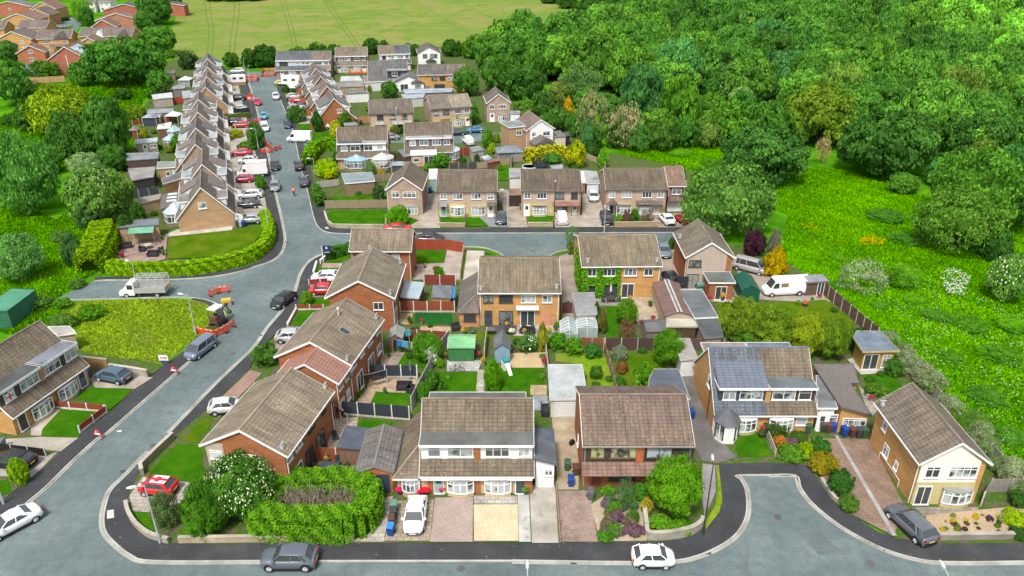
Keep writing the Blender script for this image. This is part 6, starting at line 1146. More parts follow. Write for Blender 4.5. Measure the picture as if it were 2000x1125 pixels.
# the estate far left
sheet('road',[(38,160),(45,118),(66,92),(100,85),(106,60),(118,38),(150,30),(162,45),(140,70),(125,95),(105,110),(95,140),(90,160)],.012,'road'); sheet('lawn',[(58,156),(128,152),(126,160),(60,162)],.016,'lawn'); sheet('lawn',[(115,58),(145,48),(130,66),(116,66)],.016,'lawn')
# ---------------------------------------------------------------- fences
RBF=(.25,.07,.035); BRF=(.13,.085,.055); SLF=(.035,.045,.06); GYF=(.33,.32,.30); TNF=(.36,.27,.17)
for lb,pts,h,c,pc in (('red-brown fence with white posts between two back gardens, behind artificial lawn',[(782,610),(888,610)],1.55,RBF,(.70,.68,.64)),('red-brown fence behind brown garden shed and washing line',[(787,665),(873,670)],1.55,(.2,.06,.035),(.62,.6,.55)),('slate-grey fence behind decked patio with washing',[(722,738),(815,738)],1.6,SLF,(.72,.71,.68)),('slate-grey fence with concrete posts below square lawn',[(667,810),(800,821)],1.65,SLF,(.60,.57,.5)),('red-brown fence behind dark patio table',[(614,900),(703,907)],1.6,(.24,.075,.03),(.60,.5,.38)),
('bright red-brown fence round corner back garden by the cross street',[(811,488),(872,488),(906,494)],1.7,(.30,.06,.03),(.32,.1,.05)),('dark red fence behind pale blue lean-to roof',[(829,556),(890,557)],1.5,(.22,.05,.035),(.65,.62,.58)),('red-brown fence panel behind overgrown greenhouse garden',[(1132,681),(1179,683)],1.5,(.24,.08,.055),(.4,.36,.3)),('dark brown fence behind spiky silver shrub',[(1181,684),(1276,684)],1.6,(.085,.05,.045),(.42,.39,.34)),('brown fence stretch behind white-doored garage',[(1345,684),(1412,684)],1.5,(.12,.085,.07),(.4,.36,.3)),
('brown meadow fence with pale posts beside van lawn',[(1606,572),(1628,592),(1658,618),(1685,642),(1712,664)],1.65,(.115,.075,.055),(.5,.46,.4)),('weathered fence between cabin garden and meadow',[(1768,722),(1800,752),(1832,786),(1868,830)],1.4,(.27,.25,.22),(.45,.42,.37)),('thin fence along meadow behind white gable house',[(1880,842),(1930,892),(1990,958)],1.5,(.24,.23,.2),(.48,.45,.4)),('grey timber pen right of white gable house',[(1915,988),(1930,962),(2010,962)],1.5,(.24,.215,.19),(.45,.42,.38)),
('rough grey-brown fence along top of corner lawn',[(636,408),(757,406)],1.5,(.27,.21,.14),(.3,.24,.17)),('dark slate fence in row-end gardens',[(252,388),(313,382)],1.6,(.05,.06,.075),(.3,.3,.3)),('tan timber fence behind newer estate',[(55,164),(128,160)],1.8,(.45,.28,.14),(.4,.2,.1)),('bright red fence across shed garden of left row',[(303,206),(358,202)],1.6,(.36,.055,.025),(.36,.06,.03)),('brown fence by blue-grey gazebo',[(260,248),(286,244)],1.5,RBF,(.4,.36,.3)),('red fence below white shed roof in left row',[(322,240),(337,238)],1.5,(.3,.08,.05),(.4,.3,.2)),
('long black fence panel in front drive of left row',[(434,222),(488,220)],1.2,(.02,.024,.03),(.05,.05,.06)),('brown slatted fence below white camper',[(446,168),(480,167)],1.0,(.3,.2,.11),(.3,.22,.13)),('low timber rail fence by maroon car',[(455,306),(492,303)],.8,(.4,.28,.15),(.45,.4,.33)),('dark fence behind roofs of middle row',[(878,336),(932,330)],1.5,(.075,.07,.068),(.36,.3,.24)),('pale timber fence behind long lawn of middle row',[(934,330),(994,322)],1.3,TNF,(.4,.31,.2)),('tall weathered fence round paddling pool and trampoline',[(998,330),(1000,318),(1055,312)],1.7,(.3,.27,.23),(.36,.31,.25)),('pale rail fence curving along meadow behind middle row',[(1145,310),(1163,318),(1182,330)],1.2,(.4,.33,.22),(.42,.36,.26)),('grey fence by red-topped store in corner garden',[(620,368),(662,363)],1.3,(.36,.33,.29),(.4,.37,.32)),('olive board fence below the two conservatories',[(728,357),(770,352)],1.5,(.24,.21,.13),(.36,.33,.27)),('maroon fence beside tent-roofed shed in upper gardens',[(893,305),(917,302)],1.6,(.28,.06,.04),(.42,.2,.12)),('slate-black gates beside black hatchback and pink gable house',[(1312,572),(1320,563),(1342,564)],1.8,(.035,.036,.042),(.05,.05,.06)),('orange-tan fence beside red brick gable chalet',[(697,242),(722,240)],1.7,(.42,.25,.1),(.45,.3,.15))):
    fence(lb,pts,h,c,pc,gravel=h>1.45 and c in(RBF,SLF))
fence('long grey concrete fence slanting between two back gardens',[(878,668),(852,702),(836,738),(804,801)],1.65,GYF,(.42,.41,.38)); fence('pale concrete side fence of corner back garden',[(906,496),(899,548)],1.5,(.42,.36,.27),(.5,.46,.38)); fence('thin leaning post fence down side of overgrown garden',[(1180,688),(1190,720),(1203,772)],1.2,(.2,.13,.09),(.36,.25,.17),gravel=False); fence('grey timber fence beside corrugated garage roof',[(1066,692),(1071,740),(1076,800)],1.3,(.36,.35,.31),(.45,.43,.38),gravel=False); fence('bleached short fence between green shed and blue shed',[(946,702),(951,662)],1.5,(.42,.36,.27),(.55,.48,.38),gravel=False)
fence('dark brown panel fence by grey-roofed side shed',[(1097,612),(1118,612)],1.5,(.12,.05,.05),(.3,.2,.15),gravel=False)
# ---------------------------------------------------------------- garages, sheds, outbuildings
def FB_(label,cat,pts,h,wall,roof,mat='brick',fas=WHITE,rm='felt',feats=(),name=None,ov=.12):
    t,wi=flat_building(name or cat.replace(' ','_'),label,cat,pts,h,wall,roof,mat,fas,ov,None,rm); a,b=front_edge(wi); L=(Vector(b)-Vector(a)).length
    for f in feats:
        w=min(f[3],L*.96); wall_feature(t,a,b,f[0],L*f[1],f[2],w,f[4],*(f[5:6] or [WHITE]))
    return t
DRK=(.10,.07,.055)
t,W,D=house('garage','red brick garage with grey tiled pitched roof and dark navy door',(694,925),(770,924),2.45,6.0,.6,'y',(.42,.14,.065),(.20,.185,.175),oh=.16,ohg=.14,barge=(.2,.2,.2),gut=(.12,.12,.13),cat='garage',tile='tile',ang=0); garage_door(t,W,D,'F',W/2,2.5,2.05,(.035,.05,.075))
FB_('dark blue-grey flat-roofed garden room behind red-brown fence','garden room',[(658,873),(709,877),(736,838),(676,832)],2.3,(.2,.12,.08),(.075,.09,.115),'wood',(.1,.1,.11))
FB_('long dark slate-coloured flat roof extension behind hung-tile pair','house extension',[(1277,721),(1325,721),(1347,779),(1266,771),(1268,742)],2.6,(.4,.25,.15),(.085,.105,.13),'brick',(.5,.5,.5))
t=FB_('corrugated white-grey garage with broad white door beside white dormer pair','garage',[(1071,712),(1137,712),(1148,779),(1074,780)],2.4,(.55,.55,.53),(.42,.44,.44),'render',(.6,.6,.58),'corr',[('gdoor',.5,.1,2.9,2.1,(.66,.67,.65))])
t=FB_('grey-roofed garage with white door below leafy garden tree','garage',[(1316,661),(1346,661),(1363,700),(1329,703)],2.4,(.5,.5,.47),(.33,.31,.28),'render',(.5,.48,.42),'corr',[('gdoor',.5,.1,2.0,2.0,(.70,.71,.69))])
t=shed('bright green shed with pale green felt roof and bicycles before it',(874,683),(927,683),1.9,3.1,.45,'x',(.045,.17,.06),(.17,.40,.19),barge=(.6,.62,.5)); t=shed('pale blue shed with grey pitched roof in play garden',(964,686),(998,685.5),1.85,3.0,.65,'y',(.22,.34,.42),(.12,.125,.135),doorcol=(.2,.32,.4)); t=shed('small brown shed with grey roof beside washing line',(757,664),(787,664),1.75,2.4,.45,'y',(.27,.13,.06),(.25,.27,.26),doorcol=(.05,.03,.02))
FB_('pale blue see-through lean-to roof on posts','lean-to',[(791,549),(829,552),(818,582),(782,579)],2.2,(.16,.1,.07),(.36,.46,.50),'wood',(.5,.5,.48),'poly'); FB_('grey felt-roofed shed with orange-brown front','shed',[(846,556),(884,558),(881,582),(842,580)],2.1,(.36,.19,.08),(.15,.165,.185),'wood',None); FB_('narrow bright blue sheeted store beside grey felt shed','store',[(884,559),(890,560),(889,581),(882,581)],1.9,(.02,.12,.32),(.03,.19,.42),'paint',None,'plastic')
FB_('grey-roofed side shed beside ivy house','shed',[(1116,572),(1160,571),(1166,613),(1126,614)],2.3,(.4,.4,.37),(.27,.28,.28),'render',(.4,.4,.37),'corr',[('win',.6,1.0,1.2,.7)])
t,W,D=house('workshop','long maroon corrugated workshop with pale ridge strip',(1298,621),(1355,621),2.3,9.3,.55,'y',(.42,.34,.26),(.17,.10,.085),oh=.15,ohg=.1,barge=None,gut=None,cat='workshop',tile='corr',dp=False,ang=0); MB().box(W/2-.35,W/2+.35,-.1,D,2.98,3.03).obj('ridge_strip',M['corr'],t,color=(.45,.47,.46))
t=FB_('open timber lean-to with cloudy plastic roof before maroon workshop','lean-to',[(1303,622),(1358,622),(1362,638),(1301,638)],2.1,(.09,.06,.04),(.45,.44,.36),'wood',(.4,.3,.2),'poly')
FB_('long dark felt flat-roofed garage with white front fascia','garage',[(1325,566),(1371,566),(1402,619),(1357,621)],2.55,(.42,.36,.28),(.125,.14,.145),'brick',WHITE); FB_('lower dark flat roof at near end of long felt garage','outbuilding',[(1358,622),(1403,620),(1412,657),(1376,660)],2.3,(.3,.22,.16),(.075,.085,.09),'wood',(.2,.2,.19))
t=shed('dark grey-roofed garden store beside workshop yard',(1262,652),(1304,650),1.6,3.0,.55,'x',(.2,.16,.13),(.10,.10,.105))
t=FB_('ochre timber garden cabin with white french doors at meadow edge','cabin',[(1667,660),(1686,687),(1757,685),(1720,647),(1673,646)],2.65,(.42,.27,.06),(.15,.19,.23),'wood',(.48,.36,.16),'felt',[('patio',.27,.1,1.7,2.0,WHITE),('win',.78,.3,1.0,1.7)],ov=.3)
o=P(1570,540,0); t=FB_('grey-roofed open store with clutter beside white panel van','store',[(1563,537),(1607,536),(1620,549),(1576,552)],2.2,(.12,.08,.06),(.22,.23,.24),'wood',(.15,.13,.12),'felt',[('patio',.7,.1,1.0,1.9,WHITE)])
t,W,D=house('tent','dark green fabric garage tent beside white panel van',(1448,571),(1484,570),1.65,4.6,.75,'y',(.012,.085,.055),(.012,.09,.06),oh=.03,ohg=.03,barge=None,gut=None,cat='tent',wallmat='plastic',tile='plastic',dp=False,ang=-2)
t=shed('green-roofed wooden bin store by red brick extension',(1362,562),(1376,562),1.0,.8,.15,'x',(.1,.3,.2),(.08,.25,.18),name='store',cat='store')
# greenhouses
def greenhouse(label,A,B,d,he=1.4,rh=.6,ang=0):
    a=P(*A,he); b=P(*B,he); w=(b-a).length; t=thing('greenhouse',label,'greenhouse',(a.x,a.y,0),R(ang)); gable_walls(w,d,he,he+rh,'y').obj('glazing',M['poly'],t,color=(.30,.36,.35)); m=MB()
    for i in range(5):
        y=d*i/4
        for q,r in (((0,y,.1),(0,y,he)),((0,y,he),(w/2,y,he+rh)),((w/2,y,he+rh),(w,y,he)),((w,y,he),(w,y,.1))): m.tube(q,r,.035,.035,4)
    for q in ((0,he),(w/2,he+rh),(w,he),(0,.1),(w,.1)): m.tube((q[0],0,q[1]),(q[0],d,q[1]),.04,.04,4)
    m.tube((0,0,he),(w,0,he),.035,.035,4).tube((w/2,0,.1),(w/2,0,he+rh),.035,.035,4); m.obj('frame',M['paint'],t,color=(.68,.7,.7)); return t
greenhouse('small white-framed greenhouse with dark panes by paved patio',(1096,652),(1128,652),3.2); greenhouse('cloudy greenhouse full of pots below grey side shed',(1128,640),(1167,640),2.4,1.5,.35)
# left row outbuildings
for lb,pts,h,w,r,m_,f in (('long grey-roofed dark timber shed in left gardens',[(243,299),(311,297),(309,309),(247,313)],2.5,(.09,.06,.05),(.20,.22,.235),'wood',None),('cream shed with pale green-blue roof in left gardens',[(262,273),(308,268),(307,277),(264,281)],2.3,(.4,.34,.24),(.36,.43,.42),'render',[('win',.8,1.,1.2,.9),('door',.4,.1,.9,1.9)]),('moss-roofed garage with dark open front in left gardens',[(249,329),(304,325),(300,345),(257,353)],2.6,(.05,.045,.045),(.24,.235,.22),'wood',None),('tan flat-roofed rear extension with dark window, left row',[(308,316),(343,316),(342,326),(306,329)],2.7,(.42,.30,.18),(.22,.24,.22),'brick',[('win',.65,1.,1.3,1.)]),('slate mono-pitch rear room with two rooflights, left row',[(316,349),(352,336),(374,342),(318,359)],2.7,(.46,.27,.12),(.11,.12,.13),'brick',None),('tan brick store behind row-end chalet',[(270,386),(315,378),(313,388),(272,398)],2.2,(.36,.28,.17),(.26,.24,.2),'brick',None),('white-roofed long shed behind red fence',[(296,185),(336,180),(337,190),(298,194)],2.3,(.4,.35,.3),(.46,.48,.48),'render',None),('grey long roof of shed row in upper left gardens',[(289,213),(339,211),(338,219),(287,221)],2.3,(.2,.18,.16),(.25,.26,.27),'wood',None),('cream-roofed small shed in upper left gardens',[(286,224),(314,222),(313,228),(285,230)],2.1,(.3,.25,.2),(.5,.46,.4),'wood',None),('white-roofed brown shed by glass-domed conservatories',[(309,243),(335,238),(333,250),(306,252)],2.4,(.18,.1,.07),(.62,.60,.55),'wood',None),('grey flat garage at far end of left row',[(320,138),(342,136),(341,142),(321,144)],2.3,(.36,.26,.2),(.3,.24,.21),'brick',None),('dark grey felt shed roof by white garden tent',[(335,166),(362,164),(361,172),(337,174)],2.2,(.2,.2,.2),(.24,.25,.27),'wood',None),('low grey garage behind wide chalet',[(355,178),(372,176),(374,190),(357,192)],2.5,(.4,.36,.3),(.3,.32,.33),'render',None),('small grey shed below fruit tree in row-end gardens',[(214,398),(240,397),(238,407),(215,409)],2.0,(.14,.15,.17),(.32,.36,.39),'wood',None)):
    t=FB_(lb,'extension' if 'rear' in lb else ('garage' if 'garage' in lb else ('store' if 'store' in lb else 'shed')),pts,h,w,r,m_,WHITE if 'rear' in lb else None,'felt',f or ())
t=FB_('brown tiled lean-to extension with three rooflights at row-end chalet','house extension',[(316,380),(346,373),(352,394),(311,410)],2.7,(.42,.30,.18),(.17,.145,.125),'brick',(.1,.1,.1),'tilenew')
for i in range(3):
    q=P(337-i*1.2,379+i*6.5,2.74); MB().box(-.75,.75,-.35,.35,-.02,.06).obj('rooflight',M['paint'],t,(q.x-t.location.x,q.y-t.location.y,2.74),R(20),(.72,.74,.75))
t=FB_('brick garden bar hut with long dark flat roof on patio','garden bar',[(229,432),(310,426),(310,439),(230,445)],2.5,(.40,.30,.19),(.14,.155,.175),'brick',(.1,.1,.11))
q=[P(*p,2.3) for p in ((249,457),(252,445),(301,441),(299,454))]; c=sum(q,Vector())/4; t=thing('canopy','green translucent canopy on posts before garden bar','canopy',(c.x,c.y,0)); m=MB(); m.prism([(p.x-c.x,p.y-c.y) for p in q],2.27,2.33); m.obj('canopy_sheet',M['poly'],t,color=(.16,.42,.26)); m=MB()
for p in q: MB().box(-.06,.06,-.06,.06,0,2.27).obj('post',M['wood'],t,(p.x-c.x,p.y-c.y,0),color=(.2,.13,.08))
# upper and middle garages
for lb,pts,h,w,r,m_,fa,f in (('flat grey-roofed brown brick garage in corner garden',[(667,339),(726,336),(732,353),(674,358)],2.6,(.24,.17,.115),(.19,.23,.24),'brick',WHITE,()),('dark felt brown timber shed beside sunroom',[(775,292),(794,289),(809,302),(789,307)],2.3,(.16,.08,.05),(.16,.19,.185),'wood',None,()),('white-fronted tall garage between two pink pairs',[(994,328),(1018,328),(1018,346),(994,347)],3.6,(.72,.71,.68),(.27,.265,.26),'render',None,()),('brown carport roof under white-fronted garage',[(993,368),(1019,368),(1019,380),(993,381)],2.3,(.05,.04,.035),(.25,.18,.12),'wood',None,()),('teal-doored garage with pale roof beside pink detached house',[(838,330),(854,330),(853,349),(838,349)],2.5,(.55,.55,.52),(.48,.50,.51),'render',WHITE,[('gdoor',.5,.1,1.9,2.0,(.25,.40,.37))]),('white-doored garage up a long drive, mid row',[(1140,333),(1165,335),(1171,358),(1146,358)],2.6,(.6,.6,.58),(.30,.30,.30),'render',(.6,.6,.58),[('gdoor',.5,.1,2.2,2.05,(.62,.68,.74))]),('clear lean-to roof with red brick front beside white-doored garage',[(1134,333),(1139,333),(1145,357),(1136,357)],2.4,(.35,.16,.1),(.5,.56,.58),'brick',None,()),
('grey flat-roofed tan garage cluster behind right-hand chalets',[(657,161),(709,158),(712,168),(655,171)],2.6,(.42,.29,.18),(.24,.22,.2),'brick',None,[('win',.6,1,1.6,.9)]),('pale flat-roofed garage behind tan garage cluster',[(666,149),(702,148),(709,157),(664,159)],2.5,(.36,.3,.24),(.4,.43,.43),'brick',None,()),('brown-roofed bungalow wing with two rooflights in far cluster',[(709,148),(758,148),(760,158),(712,161)],2.7,(.6,.6,.58),(.22,.19,.17),'render',WHITE,()),('low white-walled store with dark door behind chalets',[(672,178),(718,176),(721,181),(676,183)],2.5,(.70,.70,.68),(.16,.17,.17),'render',None,()),('long blue-grey garage roof in front of orange pair',[(787,174),(886,172),(882,180),(790,183)],2.5,(.35,.3,.26),(.30,.36,.41),'brick',(.08,.08,.09),()),('second blue-grey garage roof, shorter and nearer',[(783,184),(831,182),(827,190),(790,193)],2.4,(.5,.48,.45),(.32,.36,.40),'render',None,()),('small brick store with brown door beside upper street',[(671,240),(696,238),(700,244),(672,246)],2.3,(.42,.3,.18),(.2,.22,.21),'brick',None,[('gdoor',.5,.1,1.6,1.6,(.14,.08,.06))]),('white low garage beyond small pink gable house',[(996,216),(1016,216),(1016,222),(996,222)],2.8,(.7,.71,.72),(.25,.26,.27),'render',None,()),('brown lean-to extension right of white gabled house',[(1082,256),(1094,254),(1106,266),(1082,268)],2.7,(.6,.55,.42),(.17,.15,.14),'render',None,()),('black felt-roofed shed at wood edge behind white gabled house',[(1090,262),(1110,259),(1114,264),(1096,267)],2.2,(.04,.04,.045),(.08,.09,.10),'wood',None,()),('tan tent-roofed shed beside maroon fence',[(917,288),(936,284),(946,292),(922,297)],2.1,(.42,.43,.36),(.2,.235,.23),'wood',None,()),('low grey-roofed store among upper gardens',[(940,306),(952,302),(962,309),(948,314)],1.6,(.3,.16,.12),(.36,.42,.45),'wood',None,()),('low red-roofed store beside grey hipped pavilion',[(950,313),(973,309),(977,313),(953,318)],1.5,(.2,.08,.06),(.27,.12,.10),'wood',None,()),('grey shed behind gold tree in middle row gardens',[(1075,323),(1098,320),(1100,330),(1078,331)],2.0,(.3,.26,.22),(.26,.28,.31),'wood',None,()),('white-trimmed small shed left of white camper van drive',[(1318,322),(1330,322),(1330,328),(1318,328)],2.0,(.4,.3,.18),(.45,.3,.2),'wood',None,()),('small flat-topped white store behind bottom-left chalet pair',[(94,638),(135,637),(148,650),(112,655)],2.4,(.42,.35,.26),(.35,.34,.31),'brick',WHITE,())):
    FB_(lb,'garage' if 'garage' in lb else ('carport' if 'carport' in lb else ('house extension' if 'wing' in lb or 'extension' in lb else ('lean-to' if 'lean-to' in lb else ('store' if 'store' in lb else 'shed')))),pts,h,w,r,m_,fa,'felt',f)
# hipped pavilions and gazebos
def pavilion(label,px,py,w,d,he,rh,roof,wall=None,posts=True,ang=0,name='gazebo',cat='gazebo'):
    o=P(px,py); t=thing(name,label,cat,(o.x,o.y,0),R(ang)); e=[(-w/2,-d/2,he),(w/2,-d/2,he),(w/2,d/2,he),(-w/2,d/2,he)]; k=max(0,(d-w)/2); k2=max(0,(w-d)/2); a=(-k2,-k,he+rh); b=(k2,k,he+rh); m=MB()
    if w>=d: m.poly([e[0],e[1],b,a]).poly([e[1],e[2],b]).poly([e[2],e[3],a,b]).poly([e[3],e[0],a])
    else: m.poly([e[0],e[1],a]).poly([e[1],e[2],b,a]).poly([e[2],e[3],b]).poly([e[3],e[0],a,b])
    m.poly(e[::-1]); m.obj('roof',M['felt'],t,color=roof)
    for x,y,_ in e: MB().box(-.05,.05,-.05,.05,0,he).obj('post',M['paint'],t,(x*.93,y*.93,0),color=(.5,.5,.5))
    if wall: MB().box(-w*.44,w*.44,-d*.44,d*.44,0,he-.05).obj('wall',M['wood'],t,color=wall)
    m=MB()
    for i in range(4):
        p,q=Vector(e[i]),Vector(e[(i+1)%4]); m.tube(p,q,.05,.05,4)
    m.obj('valance',M['paint'],t,color=tuple(x*.9 for x in roof)); return t
pavilion('grey hipped garden pavilion in upper gardens',995,312,5.6,4.2,2.1,1.0,(.17,.20,.225),(.2,.19,.18),ang=8,name='pavilion',cat='pavilion'); pavilion('small grey hipped shelter beside pink detached house',782,338,3.2,2.6,1.9,.5,(.24,.28,.29),(.08,.08,.08)); pavilion('white garden tent by far sheds of left row',365,168,3.4,3.4,2.0,.9,(.66,.72,.71),(.3,.33,.33)); pavilion('second white garden tent, mid left gardens',342,240,3.2,3.2,2.0,.9,(.66,.71,.70),None); pavilion('blue-grey gazebo with open sides in left gardens',299,244,3.6,3.2,2.1,.8,(.28,.31,.37),(.05,.06,.08)); pavilion('small red-sided summerhouse in left gardens',265,268,2.4,2.4,1.8,.7,(.17,.145,.13),(.24,.06,.045),name='summerhouse',cat='summerhouse')
# conservatories
o=P(694,335); conservatory('white conservatory with blue-tinted glass roof, left of two',(o.x,o.y+3.0),4.5,4.7,3.0,2.1,.8,(.22,.42,.52)); o=P(744,334); conservatory('white conservatory with pale roof and drawn blinds',(o.x,o.y+3.0),4.5,4.4,3.0,2.2,.95,(.46,.47,.45),blind=(.5,.48,.42)); o=P(880,317); conservatory('white hexagonal conservatory at end of sunroom chalet pair',(o.x,o.y+2.8),5,3.4,2.8,2.2,.9,(.42,.47,.48)); o=P(331,442); conservatory('white glazed gable conservatory at row-end chalet beside lawn',(o.x+.5,o.y+3.2),8,3.6,3.3,2.1,1.3,(.45,.55,.6)); o=P(339,275); conservatory('blue-glass conservatory behind left row, upper of two',(o.x,o.y+2),0,2.6,2.4,2.1,1.,(.28,.48,.55)); o=P(332,292); conservatory('blue-glass conservatory behind left row, lower of two',(o.x,o.y+2),0,2.8,2.4,2.1,.9,(.3,.5,.56))
# ivy on the back wall
t,W,D=IVY; n=3600; u=rng.uniform(0,5.05,n); z=rng.uniform(.1,4.75,n); keep=~(((abs(u-1.3)<.62)|(abs(u-3.6)<.85))&(z>3.3)&(z<4.5))&~((abs(u-3.9)<.95)&(z<2.15))&~((abs(u-1.4)<.5)&(z>.9)&(z<2.1)); u=u[keep];z=z[keep]; pos=np.stack([u,-rng.uniform(.05,.3,len(u)),z],1); side=np.stack([-rng.uniform(.05,.3,1600),rng.uniform(0,7,1600),rng.uniform(.1,4.7,1600)],1); pos=np.vstack([pos,side]); nr=np.tile([0,-1,.4],(len(u),1)); nr=np.vstack([nr,np.tile([-1,0,.4],(1600,1))])+rng.normal(size=(len(pos),3))*.45
put('ivy',leaves_mesh('ivy',pos,nr,rng.uniform(.1,.24,len(pos)),rng.uniform(0,1,len(pos))),t,color=(.07,.2,.016))
# ================================================================ hedges
hedge('tall bright privet hedge ring with bare dead middle at bottom-left corner',[(-21.2,48.9),(-17,48.6),(-13.2,48.8),(-12.3,50.4),(-12.6,52.4),(-14,53.4),(-17,53.5),(-20.3,53.2),(-21.4,51.5),(-21.2,49.2)],2.3,2.3,(.085,.215,.016),px=False,dens=260,leaf=.085,rough=.15)
m=MB(); e=random.Random(3)
for i in range(750):
    x=-19.8+e.random()*6.2; y=49.6+e.random()*2.9; a=e.random()*6.28; l=.5+e.random()*.9; z=.7+e.random()*1.0; m.tube((x,y,z),(x+math.cos(a)*l*.6,y+math.sin(a)*l*.6,z+.3+e.random()*.75),.03,.008,4)
tag(m.obj('dead_twigs',M['paint'],color=(.22,.17,.13)),'bare dead twigs inside privet hedge ring','twigs')
hedge('long clipped bright hedge curving round corner lawn of left row',[(218,531),(260,537),(320,537),(380,534),(430,525),(478,513),(506,499),(522,482),(528,458),(518,428)],1.7,1.75,(.15,.29,.014),dens=170,leaf=.11,rough=.09)
hedge('broad golden-green hedge beside patio and rough ground',[(207,470),(199,498),(182,530)],4.2,3.2,(.14,.26,.012),dens=110,leaf=.14,rough=.25)
hedge('bright hedge at lane corner beside chalet pair',[(604,322),(610,305),(628,294),(656,291)],2.4,2.3,(.10,.24,.012),dens=60,leaf=.2,rough=.2); hedge('dark clipped hedge behind corner lawn and agent board',[(642,505),(668,498),(690,494)],1.8,1.5,(.04,.13,.02),dens=70); hedge('yellow conifer hedge behind upper white gabled house',[(1030,318),(1062,312),(1102,309)],2.2,2.6,(.30,.32,.02),dens=50,leaf=.2,rough=.25); hedge('olive box hedge between two left-row drives',[(441,232),(488,229)],1.2,1.0,(.10,.14,.03),dens=50); hedge('small green hedge beside corner garden store',[(617,378),(622,392),(628,404)],1.8,1.7,MDG,dens=60); hedge('brownish hedge along foot of left-row drive',[(450,162),(480,161)],1.0,.8,(.16,.12,.05),dens=50); hedge('green hedge above white van in right-hand drives',[(553,180),(590,182)],1.2,1.2,(.05,.1,.03),dens=50); hedge('hedge in newer estate court',[(110,44),(133,40)],2,1.6,DKG,dens=40); hedge('low hedge at foot of row-end drive',[(460,438),(488,436),(512,432)],1.4,1.2,(.14,.27,.015),dens=60)
